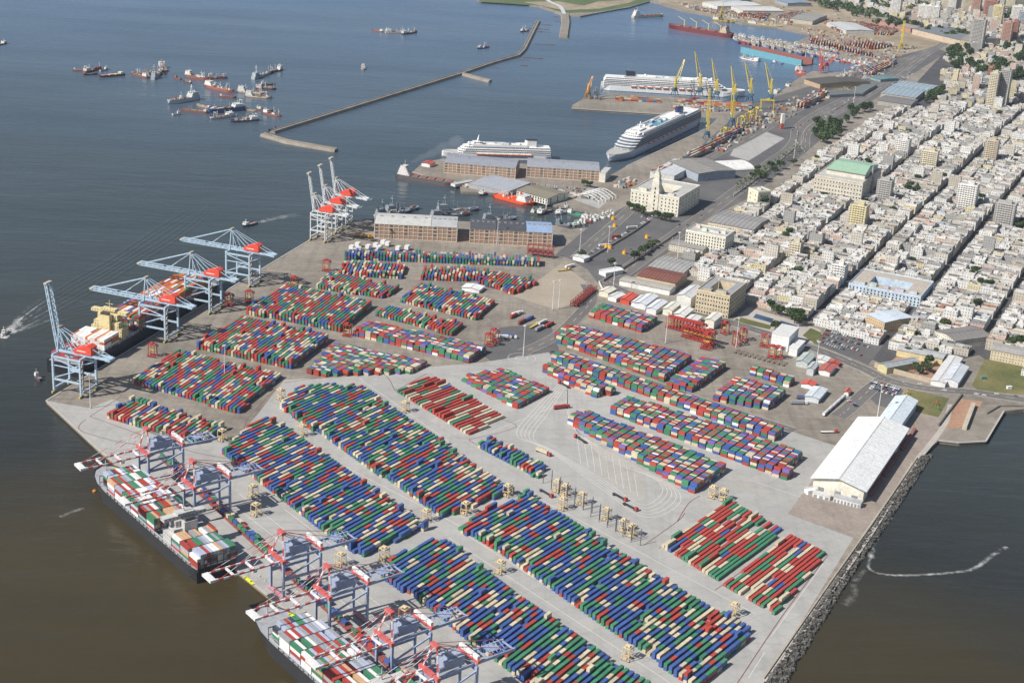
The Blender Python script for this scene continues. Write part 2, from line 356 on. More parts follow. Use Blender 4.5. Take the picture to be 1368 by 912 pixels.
# kerb lines and lane lines of the yard
mb = MB()
for q in ([(380,511),(475,499),(512,499),(528,522)], [(528,522),(570,499)], [(120,556),(158,532),(163,528)], [(115,560),(106,568),(110,576),(150,588),(190,595),(240,607)],
          [(626,587),(690,570),(660,557)], [(626,587),(640,596)], [(860,728),(905,696),(915,685)], [(880,732),(900,722)], [(985,912),(1048,818),(1106,741)], [(955,788),(1020,742)], [(120,556),(300,612),(330,560),(368,520)], [(905,696),(920,672),(935,662)]):
    strip(mb, spline(G(q), 4), .8, .03)
struct(mb.build('kerb_line', REDLINE))
lb = MB()
for k in range(5):
    o = k * 5.0
    q = [(755+o*.2,505+o*.3),(715+o*.9,545+o*.3),(690+o*1.1,580+o*.2),(730+o*.6,600+o*.15),(800+o*.3,650-o*.5),(860-o*.2,690-o*.8),(905-o*1.0,675-o*.9),(900-o*1.4,650-o*.6),(830-o*1.0,612),(765,570-o*.2),(758,520)]
    strip(lb, spline(G(q), 5), .4, .03)
for x0, y0, x1, y1 in [(480,505,600,590),(455,620,620,705),(620,712,930,910),(600,718,905,918),(700,655,1010,820),(330,620,470,730),(560,760,820,912),(690,700,760,740),(380,680,500,770),(320,660,560,850),(300,665,560,868),(290,672,540,868),(1030,850,1100,752),(1000,905,1022,870),(660,575,760,535),(735,480,755,500),(1000,640,1070,664),(600,500,700,490)]:
    strip(lb, [g(x0, y0), g(x1, y1)], .4, .03)
for k in range(9): a = g(770 + k * 9.5, 577 + k * 6); b = g(776 + k * 9.5, 619 + k * 5.5); strip(lb, [a, b], .35, .03)
for k in range(26): t = k / 25; a = g(316 + 190 * t, 745 + 152 * t); b = a + Vector((math.cos(rad(39)), math.sin(rad(39)), 0)) * 1.5; lb.box(a.x, a.y, 0, .8, .8, .9, 0, (.05, .05, .05))
for r in (6, 13.5):
    c = g(697, 478); strip(lb, [(c.x + r * math.cos(t * PI / 16), c.y + r * math.sin(t * PI / 16)) for t in range(33)], .4, .03)
struct(lb.build('lane_marking', LINE))
mb = MB()
for k in range(9): a = g(790 + k * 8, 583 + k * 6); b = g(802 + k * 7, 640 + k * 4); strip(mb, [a, b], .3, .034)
for k in range(8): a = g(975 + k * 8, 632 + k * 4); b = g(985 + k * 8, 652 + k * 2.5); strip(mb, [a, b], .3, .034)
struct(mb.build('yellow_marking', YLINE))
# concrete quay edge beams and crane rails
mb = MB()
for q in ([(62,535),(365,350),(400,329),(440,305)], [(62,535),(130,598),(180,640),(314,759),(380,812),(500,909)], [(1229,609),(1165,698),(1112,776),(1022,909)], [(764,145),(888,153)], [(551,230),(614,248)], [(837,222),(942,173)], [(1254,588),(1281,591),(1317,589),(1341,549)]):
    P = G(q)
    for i in range(len(P) - 1): mb.bar((P[i].x, P[i].y, -.1), (P[i + 1].x, P[i + 1].y, -.1), 1.6, .9, (1, 1, 1))
struct(mb.build('quay_kerb', PALE))

# breakwaters and moles
def mole(name, pts, w, h=1.5, lab=''):
    mb = MB(); P = G(pts)
    P = [Vector((p.x, p.y)) for p in P]; L = []; Q = []
    for i, p in enumerate(P):
        d = (P[min(i + 1, len(P) - 1)] - P[max(i - 1, 0)]).normalized(); n = Vector((-d.y, d.x)); L.append((p, n))
    for i in range(len(L) - 1):
        (p, n), (q, m) = L[i], L[i + 1]
        rows = [(-w / 2 - 3, -4), (-w / 2, h), (-w / 6, h), (-w / 6, h + .9), (-w / 6 - 1.2, h + .9), (w / 2, h), (w / 2 + 3, -4)]
        rows = [(-w / 2 - 3, -4), (-w / 2, h), (w / 2 - 1.5, h), (w / 2 - 1.5, h + 1), (w / 2, h + 1), (w / 2 + 3, -4)]
        for a, b in zip(rows, rows[1:]):
            mb.face([(*(p + n * a[0]), a[1]), (*(q + m * a[0]), a[1]), (*(q + m * b[0]), b[1]), (*(p + n * b[0]), b[1])], (1, 1, 1))
    for (p, n), s in ((L[0], 0), (L[-1], 1)):
        mb.face([(*(p + n * (-w / 2 - 3)), -4), (*(p - n * w / 2), h), (*(p + n * w / 2), h), (*(p + n * (w / 2 + 3)), -4)], (1, 1, 1))
    return tag(mb.build(name, STONE), lab, 'breakwater')
mole('breakwater', [(364,176),(616,98),(660,83),(692,74),(700,66),(708,50),(719,28)], 6.5, 1.2, 'long bent stone breakwater running across the bay to the far shore')
mole('breakwater', [(351,179),(385,189),(420,195),(449,200)], 7, 1.2, 'short stone breakwater arm angled off the tip of the long one')
mole('breakwater', [(617,98),(635,103),(655,108)], 5, 1.0, 'small stone spur sticking out from the middle of the long breakwater')
mole('breakwater', [(755,18),(756,30),(753,50)], 16, 1.0, 'stubby mole standing out from the far green shore by the causeway')

# causeway bridge
t = thing('causeway_bridge', 'curved white causeway bridge ending at the far green shore', 'bridge', (0, 0, 0))
mb = MB(); P = spline(G([(722,-6),(735,4),(748,10),(754,20)]))
for i in range(len(P) - 1): mb.bar((P[i].x, P[i].y, 2.2), (P[i + 1].x, P[i + 1].y, 2.2), 9, 1.2, (.6, .62, .62))
mb.build('deck', CLEAN, t)
for p in P[::3]: mb = MB(); mb.box(p.x, p.y, -4, 3, 3, 6, 0, (.4, .38, .34)); mb.build('pier', CLEAN, t)
for (x, y, L) in [(738,12,20),(741,17,18),(744,23,16),(746,29,14),(724,33,40),(720,39,45),(727,43,30),(729,60,40),(712,78,40),(698,80,30),(700,88,14),(660,91,20)]:
    p = g(x, y, WZ); mb = MB(); a = RN.uniform(-.3, .1)
    for k in range(5): mb.box((k - 2) * L / 5, RN.uniform(-.8, .8), -.6, L / 5 * .98, RN.uniform(3, 6), RN.uniform(.9, 1.6), RN.uniform(-.1, .1), (.10, .09, .09))
    tag(mb.build('sunken_barge', RUST, None, (p.x, p.y, WZ), a), 'dark low wreck lying awash in the water beside the far breakwater', 'wreck', 'wrecks awash by the breakwater')

# rock armour along the sea wall: boulders nobody could count
def boulders():
    mb = MB(); rr = random.Random(3)
    A = G([(1232,609),(1168,698),(1115,776),(1025,909),(985,975)]); B = [g(x, y, -3) for x, y in [(1246,608),(1193,690),(1144,760),(1063,895),(1030,965)]]
    for i in range(len(A) - 1):
        n = int((A[i + 1] - A[i]).length * 5.2)
        for k in range(n):
            t = rr.random(); s = rr.random(); a = A[i].lerp(A[i + 1], t); b = B[i].lerp(B[i + 1], t); p = a.lerp(b, s * .88)
            r = rr.uniform(.8, 2.5); z = -.3 - 2.7 * s + rr.uniform(-.4, .7)
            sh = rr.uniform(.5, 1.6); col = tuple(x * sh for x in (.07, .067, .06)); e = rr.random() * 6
            V = []
            for q in range(5):
                th = e + q * 2 * PI / 5; rq = r * rr.uniform(.7, 1.2); V.append((p.x + rq * math.cos(th), p.y + rq * math.sin(th), z - r * .7))
            Wt = [(p.x + (x - p.x) * .62 + rr.uniform(-.2, .2), p.y + (y - p.y) * .62, z + r * rr.uniform(.35, .75)) for x, y, _ in V]
            for q in range(5): mb.face([V[q], V[(q + 1) % 5], Wt[(q + 1) % 5], Wt[q]], col)
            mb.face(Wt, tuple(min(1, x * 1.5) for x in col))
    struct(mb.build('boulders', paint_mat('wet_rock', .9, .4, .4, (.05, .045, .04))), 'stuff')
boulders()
mb = MB(); A = G([(1229,609),(1165,698),(1112,776),(1022,909),(985,975)]); B = [g(x, y, -3.2) for x, y in [(1246,608),(1193,690),(1144,760),(1063,895),(1030,965)]]
for i in range(len(A) - 1): mb.face([(*A[i].xy, -.3), (*B[i].xy, -3.4), (*B[i + 1].xy, -3.4), (*A[i + 1].xy, -.3)], (.05, .05, .045))
struct(mb.build('seawall_slope', CLEAN))

# ------------------------------------------------------------------ containers
BLUE, GREEN, CREAM, RED = (.048, .108, .32), (.052, .22, .12), (.57, .50, .36), (.41, .058, .042)
PURP, ORAN, WHITE, GREY, MAR = (.18, .12, .36), (.55, .16, .03), (.78, .78, .76), (.32, .34, .37), (.22, .05, .04)
CN = {(.50, .20, .07): 'orange', (.5, .5, .48): 'grey', (.10, .25, .28): 'teal', BLUE: 'blue', GREEN: 'green', CREAM: 'cream', RED: 'red', PURP: 'violet', ORAN: 'orange', WHITE: 'white', GREY: 'grey', MAR: 'maroon', (.42, .47, .60): 'pale blue', (.60, .38, .22): 'tan'}
PB = (.42, .47, .60); TAN = (.60, .38, .22)
PAL = {'oldport': [((.50, .20, .07), 30), (RED, 10), (MAR, 14), (CREAM, 16), ((.5, .5, .48), 14), ((.10, .25, .28), 8), (BLUE, 6)], 'new': [(BLUE, 38), (GREEN, 27), (CREAM, 19), (RED, 16)], 'old': [(BLUE, 19), (GREEN, 27), (CREAM, 19), (RED, 35)], 'rare': [(RED, 45), (CREAM, 26), (GREEN, 25), (BLUE, 4)],
       'mix': [(BLUE, 17), (GREEN, 25), (CREAM, 16), (RED, 27), (PURP, 6), (MAR, 6), (WHITE, 3)], 'port': [(ORAN, 45), (RED, 25), (MAR, 15), (CREAM, 7), (BLUE, 8)],
       'ship': [(WHITE, 24), (RED, 24), (GREEN, 18), (PB, 16), (GREY, 12), (TAN, 6)], 'real': [(ORAN, 38), (RED, 14), (MAR, 14), (WHITE, 14), (GREEN, 8), (BLUE, 12)]}
def pick(rr, pal):
    w = sum(x[1] for x in PAL[pal]); t = rr.random() * w
    for c, k in PAL[pal]:
        t -= k
        if t <= 0: return c
    return c
BOXES = []   # (x, y, z, length, rz, colour, block, row, number, top exposed)
def yard(name, pts, zt, rowdeg, kind, pal, tiers, pitch=None, px=True):
    # upper outline was read off the tops of the stacks, lower outline at their feet
    nt_ = len(pts); HH = max(set(tiers), key=tiers.count) * 2.6; il = min(range(nt_), key=lambda i: pts[i][0]); ir = max(range(nt_), key=lambda i: pts[i][0]); P = []
    for i, (x, y) in enumerate(pts):
        xl, yl = pts[il]; xr, yr = pts[ir]; ym = yl + (yr - yl) * (x - xl) / (xr - xl)
        P.append(g(x, y, HH / 2 if i in (il, ir) else (HH if y < ym else 0)))
    rr = random.Random(name)
    side = kind in ('C', 'D')
    unit = {'A': 6.45, 'L': 12.7, 'C': 2.62, 'D': 2.62, 'E': 12.9}[kind]; pitch = pitch or {'A': 4.35, 'L': 4.0, 'C': 7.35, 'D': 6.3, 'E': 3.45}[kind]
    d = Vector((math.cos(rad(rowdeg)), math.sin(rad(rowdeg)))); n = Vector((d.y, -d.x))
    lo = min(p.xy.dot(n) for p in P); hi = max(p.xy.dot(n) for p in P)
    k = int((hi - lo) / pitch); off = ((hi - lo) - k * pitch) / 2
    r = 0; t = lo + pitch / 2 + off / 2
    while t < hi:
        cs = []
        for i in range(len(P)):
            a, b = P[i].xy, P[(i + 1) % len(P)].xy; fa, fb = a.dot(n) - t, b.dot(n) - t
            if (fa > 0) != (fb > 0): q = a + (b - a) * (fa / (fa - fb)); cs.append(q.dot(d))
        cs.sort(); r += 1
        for s0, s1 in zip(cs[::2], cs[1::2]):
            m = max(1, math.ceil((s1 - s0) / unit - .35) if kind == 'E' else round((s1 - s0) / unit)); prev = None; start = (s0 + s1) / 2 - m * unit / 2; hh = max(tiers) if side else tiers[0]
            i = 0
            while i < m:
                x = n * t + d * (start + (i + .5) * unit)
                base = max(set(tiers), key=tiers.count); edge = i in (0, m - 1) or r == 1
                if side: h = max(1, base - (1 if rr.random() < (.35 if edge else .03) else 0))
                else:
                    h = base if rr.random() > (.25 if edge else .02) else rr.choice([base - 1, base + 1])
                    h = max(1, h)
                if kind == 'E' and rr.random() < .05: i += 1; continue
                x = x + n * rr.uniform(-.13, .13) + d * rr.uniform(-.08, .08)
                for L in range(h):
                    top = L == h - 1
                    c = prev if (top and prev and rr.random() < (.06 if side else .2)) else pick(rr, pal)
                    if top: prev = c
                    ln = {'A': 6.15, 'L': 12.4, 'E': 12.3}.get(kind, 5.95)
                    BOXES.append((x.x, x.y, L * 2.6 + .05, ln, rad(rowdeg) + (PI / 2 if side else 0), c, name, r, i + 1, top, h))
                i += 1
        t += pitch
T2, T3 = [2, 2, 2, 2, 2, 2, 2, 1, 3], [3, 3, 3, 3, 2, 3, 3, 2]
yard('long block along middle road', [(373,541),(400,514),(440,511),(478,511),(490,518),(683,655),(592,693)], 5.2, 57, 'A', 'new', T2)
yard('block inland of the blue cranes', [(295,601),(318,580),(336,563),(358,556),(371,561),(409,588),(569,703),(483,745),(420,702),(377,667),(330,632),(308,614)], 5.2, 57, 'A', 'new', T2)
yard('bottom block beside the quay cranes', [(511,768),(523,741),(586,715),(603,724),(689,788),(816,875),(905,940),(840,1000),(760,960),(673,893),(623,857),(566,809)], 5.2, 57, 'A', 'new', T2)
yard('great lower middle block', [(609,703),(703,655),(749,685),(816,725),(883,768),(1005,843),(984,871),(968,889),(935,926),(912,909),(806,838),(739,791),(673,741)], 5.2, 54, 'A', 'new', T2)
yard('the small block above the row of beige gantries', [(639,594),(654,580),(728,620),(721,642),(660,610)], 5.2, 57, 'A', 'new', T2)
yard('the ribbed block of long red and cream rows', [(528,522),(569,502),(583,502),(676,556),(626,584)], 4.0, 50, 'L', 'rare', [2, 1, 2, 1], 4.6)
yard('the square block by the roundabout', [(616,505),(671,490),(734,521),(693,548)], 5.2, 57, 'C', 'mix', [2], 7.0)
yard('the block along the curved lanes', [(759,560),(776,543),(973,625),(931,663)], 5.2, 57, 'C', 'mix', [3])
yard('the block above the curved lanes', [(813,546),(838,526),(1076,608),(1047,641)], 5.2, 58, 'C', 'mix', [3])
yard('the narrow double row', [(737,479),(747,467),(1048,575),(1035,591)], 5.2, 59, 'C', 'mix', [3])
yard('the short row next to the roundabout', [(723,491),(733,481),(821,519),(799,534)], 5.2, 58, 'C', 'mix', [3])
yard('the wide inland block', [(740,452),(760,430),(925,478),(890,512)], 7.0, 62, 'C', 'mix', [3])
yard('the tight packed end of the inland block', [(892,513),(935,476),(970,487),(929,525)], 7.0, 60, 'D', 'mix', [3])
yard('the block below the white tents', [(786,419),(803,404),(881,427),(861,446)], 7.5, 61, 'C', 'mix', [3])
yard('the block near the red straddle carriers', [(955,531),(984,501),(1050,523),(1027,548)], 7.5, 60, 'C', 'mix', [3])
yard('the little block near the trailer racks', [(1001,495),(1008,487),(1065,507),(1056,519)], 7.0, 60, 'C', 'mix', [3])
yard('staggered block left of sea wall', [(884,727),(975,668),(1052,711),(961,777)], 3.5, 54, 'E', 'rare', [1])
yard('staggered block at the sea wall', [(966,778),(1054,713),(1105,741),(1036,820)], 3.5, 54, 'E', 'rare', [1])
for nm, pts, a, kd, pl, tt, pt in [
    ('the nearest old quay block', [(175,508),(238,466),(377,502),(318,553)], 73, 'A', 'old', T2, 3.7),
    ('the second old quay block', [(262,461),(323,421),(441,451),(391,494)], 73, 'A', 'old', T3, 3.7),
    ('the third old quay block', [(328,415),(383,378),(496,406),(456,444)], 74, 'A', 'old', T3, 3.7),
    ('the small block at the quay corner', [(142,554),(177,531),(303,571),(267,594)], 70, 'A', 'old', T2, 4.0),
    ('the tapering block', [(412,497),(448,456),(573,485),(553,499),(430,503)], 60, 'C', 'mix', [2], 7.0),
    ('the blue fronted block', [(473,444),(493,427),(651,466),(629,486)], 64, 'C', 'mix', [3], 6.9),
    ('the dark red block', [(501,419),(519,407),(619,434),(603,449)], 72, 'A', 'old', T2, 3.7),
    ('the block by the small white office', [(533,401),(563,377),(661,403),(636,429)], 72, 'A', 'old', T2, 3.7),
    ('the block beside the gravel yard', [(638,376),(659,361),(719,376),(686,394)], 72, 'A', 'old', T2, 3.7),
    ('the middle upright block', [(561,372),(566,354),(656,361),(643,376)], 88, 'A', 'old', T2, 3.7),
    ('the long thin row by the brick warehouses', [(459,343),(468,331),(723,346),(722,357)], 90, 'A', 'new', T3, 3.6),
    ('the left upright block', [(452,366),(460,346),(545,354),(537,373)], 88, 'A', 'old', T2, 3.7),
    ('the low block below the upright rows', [(421,382),(440,363),(535,383),(512,400)], 73, 'A', 'old', T2, 3.7)]:
    yard(nm, pts, 5.5, a, kd, pl, tt, pt)
# container heaps of the old port, far away
for i, (pts, h, a) in enumerate([([(823,128),(880,131),(884,136),(822,133)], 2, 0), ([(905,133),(1005,141),(1003,147),(905,140)], 3, 0), ([(868,232),(905,214),(912,218),(876,240)], 4, 62), ([(905,214),(985,168),(995,172),(915,222)], 3, 62),
    ([(1062,140),(1085,128),(1100,130),(1075,146)], 4, 62), ([(1085,128),(1098,121),(1107,125),(1098,133)], 3, 62), ([(1080,50),(1160,66),(1168,74),(1083,60)], 4, 75), ([(1118,58),(1160,52),(1195,60),(1165,67)], 3, 75), ([(985,20),(1000,12),(1030,18),(1020,26)], 2, 60),
    ([(1040,22),(1062,14),(1080,18),(1055,32)], 2, 60), ([(1100,30),(1150,28),(1200,40),(1190,48),(1120,44)], 2, 60), ([(1150,95),(1190,80),(1200,84),(1165,102)], 2, 62), ([(1130,112),(1150,103),(1156,107),(1136,117)], 1, 62)]):
    yard('old port heap %d' % i, pts, h * 2.0, a, 'A', 'oldport', [h, h, max(1, h - 1)], 6.0)

# ships' deck cargo is written into the same list by the ship builder
def ship_stack(bx, by, rz, x0, nx, ny, z, tiers, pal, seed, name, rr=None):
    rr = random.Random(seed); ca, sa = math.cos(rz), math.sin(rz)
    for i in range(nx):
        for j in range(ny):
            if i >= nx - 1 and nx > 5 and j in (0, ny - 1): continue
            h = tiers - (rr.random() < .06); x = x0 + i * 13.0; y = (j - (ny - 1) / 2) * 2.52
            for L in range(h):
                if L < h - 1 and 0 < i < nx - 1 and 0 < j < ny - 1: continue
                BOXES.append((bx + x * ca - y * sa, by + x * sa + y * ca, z + L * 2.62, 12.2, rz, pick(rr, pal), name, i + 1, j + 1, L == h - 1, h))

def container_mesh(ln, col, tall=2.55):
    mb = MB(); hx, hy = ln / 2, 1.2
    mb.box(0, 0, .08, ln - .16, 2.3, tall - .13, 0, col, bottom=True)
    dk = tuple(x * .8 for x in col)
    for sx in (-1, 1):
        for sy in (-1, 1): mb.box(sx * (hx - .09), sy * (hy - .07), 0, .16, .14, tall, 0, dk)
    for sy in (-1, 1):
        mb.box(0, sy * (hy - .06), tall - .14, ln - .36, .12, .13, 0, dk); mb.box(0, sy * (hy - .06), .0, ln - .36, .12, .16, 0, dk)
        for k in range(int(ln / .9)): mb.box(-hx + .6 + k * .9, sy * (hy - .04), .18, .38, .07, tall - .34, 0, col)
    for k in range(int(ln / 1.5)): mb.box(-hx + .8 + k * 1.5, 0, tall - .06, .6, 2.1, .05, 0, tuple(min(1, x * 1.05) for x in col))
    return mb
def door_mesh(ln, col):
    mb = MB(); x = -(ln / 2 - .08) - .03
    for s in (-1, 1): mb.box(x, s * .55, .2, .05, 1.02, 2.15, 0, tuple(min(1, v * 1.1) for v in col))
    for y in (-.85, -.3, .3, .85): mb.box(x - .05, y, .2, .05, .05, 2.2, 0, (.5, .5, .5))
    return mb
def place_containers():
    vis = []
    for i, b in enumerate(BOXES):
        if not b[9]: continue
        u, v = pix((b[0], b[1], b[2] + 1.3))
        if -2 < u < 1370 and v < 914: vis.append((((b[0]) ** 2 + b[1] ** 2 + CAM_H ** 2) / (b[3] / 6.2), i))
    vis.sort(); chosen = set(i for _, i in vis[:300]); lib = {}; rest = MB(); rr = random.Random(5); used = {}
    ordn = ['', 'first', 'second', 'third', 'fourth', 'fifth', 'sixth', 'seventh', 'eighth', 'ninth', 'tenth']
    def o_(n): return ordn[n] if n <= 10 else '%d%s' % (n, 'th' if n % 100 in (11, 12, 13) else {1: 'st', 2: 'nd', 3: 'rd'}.get(n % 10, 'th'))
    for i, b in enumerate(BOXES):
        x, y, z, ln, rz, c, name, r, k, top, h = b
        if i in chosen:
            key = (round(ln, 1), c)
            if key not in lib: lib[key] = (container_mesh(ln, c).build('shipping_container', CONT).data, door_mesh(ln, c).build('door', CONT).data)
            o = bpy.data.objects.new('shipping_container', lib[key][0]); COL.objects.link(o); o.location = (x, y, z); o.rotation_euler = (0, 0, rz)
            where = 'row %d' % r
            if 'ship' in name: lab = '%s container, %s, %s bay, %s across' % (CN[c], name, o_(r), o_(k))
            else: lab = '%s top container, %s row, %s from sea end, %s' % (CN[c], o_(r), o_(k), name)
            tag(o, lab, 'container', 'shipping containers stacked in the port')
            d = bpy.data.objects.new('door', lib[key][1]); COL.objects.link(d); d.parent = o
        else:
            f = rr.uniform(.82, 1.15); cc = tuple(min(1, v * f) for v in c)
            rest.box(x, y, z, ln, 2.42, 2.56, rz, cc, top=tuple(min(1, v * f * 1.04) for v in c))
    o = struct(rest.build('shipping_containers', CONT), 'stuff'); o['label'] = 'the thousands of stacked red, blue, green and cream containers filling the yard'
    for o in list(bpy.data.objects):
        if o.type == 'MESH' and o.users and o.name.split('.')[0] in ('shipping_container', 'door') and 'label' not in o and o.parent is None: bpy.data.objects.remove(o)
    print('containers', len(BOXES), 'individual', len(chosen))
# ------------------------------------------------------------------ ships
def hull_mb(L, B, zt, col, boot=(.25, .05, .04), bow=.22, stern=.1, sheer=1.0, z0=-1.5, deck=(.3, .3, .3), flare=.8, transom=.75):
    """hull along x, bow at +x, z = 0 is the waterline"""
    mb = MB(); dk = MB(); S = []
    xs = [-.5, -.47, -.5 + stern, -.15, .1, .5 - bow, .5 - bow * .62, .5 - bow * .3, .5 - bow * .1, .5]
    for x in xs:
        if x > .5 - bow: t = (x - (.5 - bow)) / bow; w = math.sqrt(max(0, 1 - t ** 2.1)); ww = max(0, 1 - t ** 1.35)
        elif x < -.5 + stern: t = (-.5 + stern - x) / stern; w = 1 - (1 - transom) * t ** 1.5; ww = 1 - (1 - transom * .8) * t
        else: w = ww = 1
        zz = zt + sheer * max(0, (x - .15) / .35) ** 2 + sheer * .3 * max(0, (-x - .3) / .2) ** 2
        S.append((x * L, w * B / 2, ww * B / 2, zz))
    zs = lambda s: [z0, .6, s[3] * .5 + .3, s[3]]
    for a, b in zip(S, S[1:]):
        for sg in (-1, 1):
            za, zb = zs(a), zs(b)
            wa = [a[2], a[2] * .97 + a[1] * .03, (a[1] + a[2]) / 2, a[1]]; wb = [b[2], b[2] * .97 + b[1] * .03, (b[1] + b[2]) / 2, b[1]]
            for k in range(3):
                c = boot if k == 0 else col
                q = [(a[0], sg * wa[k], za[k]), (b[0], sg * wb[k], zb[k]), (b[0], sg * wb[k + 1], zb[k + 1]), (a[0], sg * wa[k + 1], za[k + 1])]
                mb.face(q if sg < 0 else q[::-1], c)
            # bulwark
            q = [(a[0], sg * a[1], a[3]), (b[0], sg * b[1], b[3]), (b[0], sg * b[1], b[3] + .9), (a[0], sg * a[1], a[3] + .9)]; mb.face(q, col)
            q = [(a[0], sg * a[1] * .97, a[3] - .3), (b[0], sg * b[1] * .97, b[3] - .3), (b[0], sg * b[1], b[3] + .9), (a[0], sg * a[1], a[3] + .9)]; mb.face(q[::-1], col)
        dk.face([(a[0], -a[1] * .99, a[3] - .02), (b[0], -b[1] * .99, b[3] - .02), (b[0], b[1] * .99, b[3] - .02), (a[0], a[1] * .99, a[3] - .02)], deck)
    a = S[0]; mb.face([(a[0], a[1], z0), (a[0], -a[1], z0), (a[0], -a[1], a[3] + .9), (a[0], a[1], a[3] + .9)], col)
    return mb, dk
def heading(stern, bow, z=WZ):
    a, b = g(*stern, z), g(*bow, z); c = (a + b) / 2; return c, math.atan2(b.y - a.y, b.x - a.x), (b - a).length
def vessel(stern, bow, name, label, cat, col, B=None, kind='trawler', sup=(.75, .75, .72), deck=(.3, .22, .17), h=None, L=None, group=None, mat=None, zt=None):
    c, rz, l = heading(stern, bow); L = L or l; B = B or max(4, L * .17); zt = zt or max(1.5, L * .045); mat = mat or PAINT
    t = thing(name, label, cat, c, rz, group); rr = random.Random(label + str(stern))
    hm, dk = hull_mb(L, B, zt, col, deck=deck); hm.build('hull', mat, t); dk.build('deck', mat, t)
    if kind == 'barge':
        mb = MB()
        for k in range(3): mb.box((k - 1) * L * .25, 0, zt, L * .2, B * .6, rr.uniform(.8, 2), 0, tuple(x * rr.uniform(.7, 1.4) for x in deck))
        mb.build('hatch', mat, t); 
        mb = MB(); mb.box(-L * .4, 0, zt, L * .1, B * .5, 3.5, 0, sup); mb.build('deck_house', mat, t)
        return t
    s = -1 if kind in ('cargo', 'bulk', 'trawler_aft') else (.25 if kind in ('tug', 'supply') else -.35)
    sx = s * L * .38 if abs(s) == 1 else s * L
    tiers = {'cargo': 3, 'bulk': 5, 'tug': 2, 'supply': 3, 'navy': 3}.get(kind, 2); hh = 2.6 if L > 30 else 1.9; sl = min(L * .26, 18)
    mb = MB()
    for k in range(tiers): mb.box(sx - k * .3, 0, zt + k * hh, sl * (1 - k * .14), B * (.8 - .03 * k), hh - .1, 0, sup); mb.box(sx - k * .3, 0, zt + (k + 1) * hh - .12, sl * (1 - k * .14) + .5, B * (.84 - .03 * k), .15, 0, tuple(x * .85 for x in sup))
    dh = mb.build('deck_house', mat, t)
    mb = MB(); mb.box(sx + sl * (1 - (tiers - 1) * .14) / 2 - (tiers - 1) * .3 + .03, 0, zt + (tiers - 1) * hh + hh * .45, .1, B * .5, hh * .35, 0); mb.build('bridge_window', GLASS, dh)
    top = zt + tiers * hh
    mb = MB(); mb.cyl((sx - sl * .3, 0, top - hh), (sx - sl * .35, 0, top + hh * .9), B * .11, B * .09, 8, col if sum(col) > .15 else (.5, .1, .05)); mb.cyl((sx - sl * .35, 0, top + hh * .9), (sx - sl * .36, 0, top + hh), B * .095, B * .09, 8, (.03, .03, .03)); mb.build('funnel', mat, t)
    mb = MB(); m = top + max(4, L * .09); mb.cyl((sx, 0, top), (sx, 0, m), .25, .12, 5, sup); mb.bar((sx, -B * .2, m * .9), (sx, B * .2, m * .9), .2, .2, sup); mb.build('mast', mat, t)
    if kind in ('trawler', 'trawler_aft', 'cargo') and name != 'fishing_boat':
        mb = MB(); x = L * .28 if kind != 'trawler' else -L * .44
        for sg in (-1, 1): mb.bar((x, sg * B * .3, zt), (x, sg * B * .25, zt + L * .12 + 3), .5, .5, tuple(min(1, q * 1.0) for q in sup))
        mb.bar((x, -B * .27, zt + L * .12 + 3), (x, B * .27, zt + L * .12 + 3), .5, .5, sup); mb.bar((x, 0, zt + L * .12 + 3), (x - L * .12, 0, zt + 2), .3, .3, sup); mb.build('derrick', mat, t)
        mb = MB()
        for k in range(3): mb.box(L * (.02 + .1 * k) if kind != 'trawler' else L * (.0 + .12 * k), 0, zt - .1, L * .07, B * .45, 1.1, 0, tuple(x * 1.3 for x in deck))
        mb.build('hatch', mat, t)
    if L > 30 and name != 'fishing_boat' and kind != 'bulk':
        for k in range(8):
            x = rr.uniform(-.46, .42) * L; c_ = rr.choice([deck, sup, (.3, .12, .08), (.12, .12, .12), (.45, .42, .36)]); mb = MB(); mb.box(x, rr.uniform(-.34, .34) * B * (1 if x < L * .25 else .5), zt - .1, rr.uniform(2.5, 8), rr.uniform(1.5, 4.5), rr.uniform(1, 3.6), rr.uniform(-.3, .3), c_); mb.build('deck_store', mat, t)
        for k in range(3): x = rr.uniform(-.4, .4) * L; mb = MB(); mb.bar((x, 0, zt), (x, 0, zt + rr.uniform(7, 13)), .4, .4, sup); mb.bar((x, 0, zt + 5), (x + rr.uniform(-7, 7), 0, zt + 8), .3, .3, sup); mb.build('cargo_mast', mat, t)
    if kind == 'navy':
        mb = MB(); mb.cyl((L * .28, 0, zt), (L * .28, 0, zt + 2), 2, 1.6, 8, sup); mb.bar((L * .28, 0, zt + 1.4), (L * .4, 0, zt + 2), .4, .4, sup); mb.build('gun_turret', mat, t)
        mb = MB(); mb.bar((sx + 4, 0, top), (sx + 2, 0, top + 12), 1.2, 1.2, sup); mb.box(sx + 2, 0, top + 8, 2, 5, .5, 0, sup); mb.build('radar_mast', mat, t)
    if kind == 'bulk':
        for k in range(5): mb = MB(); mb.box(L * (-.2 + .135 * k), 0, zt - .1, L * .09, B * .6, 1.6, 0, (.28, .12, .09)); mb.build('hatch', mat, t)
    return t

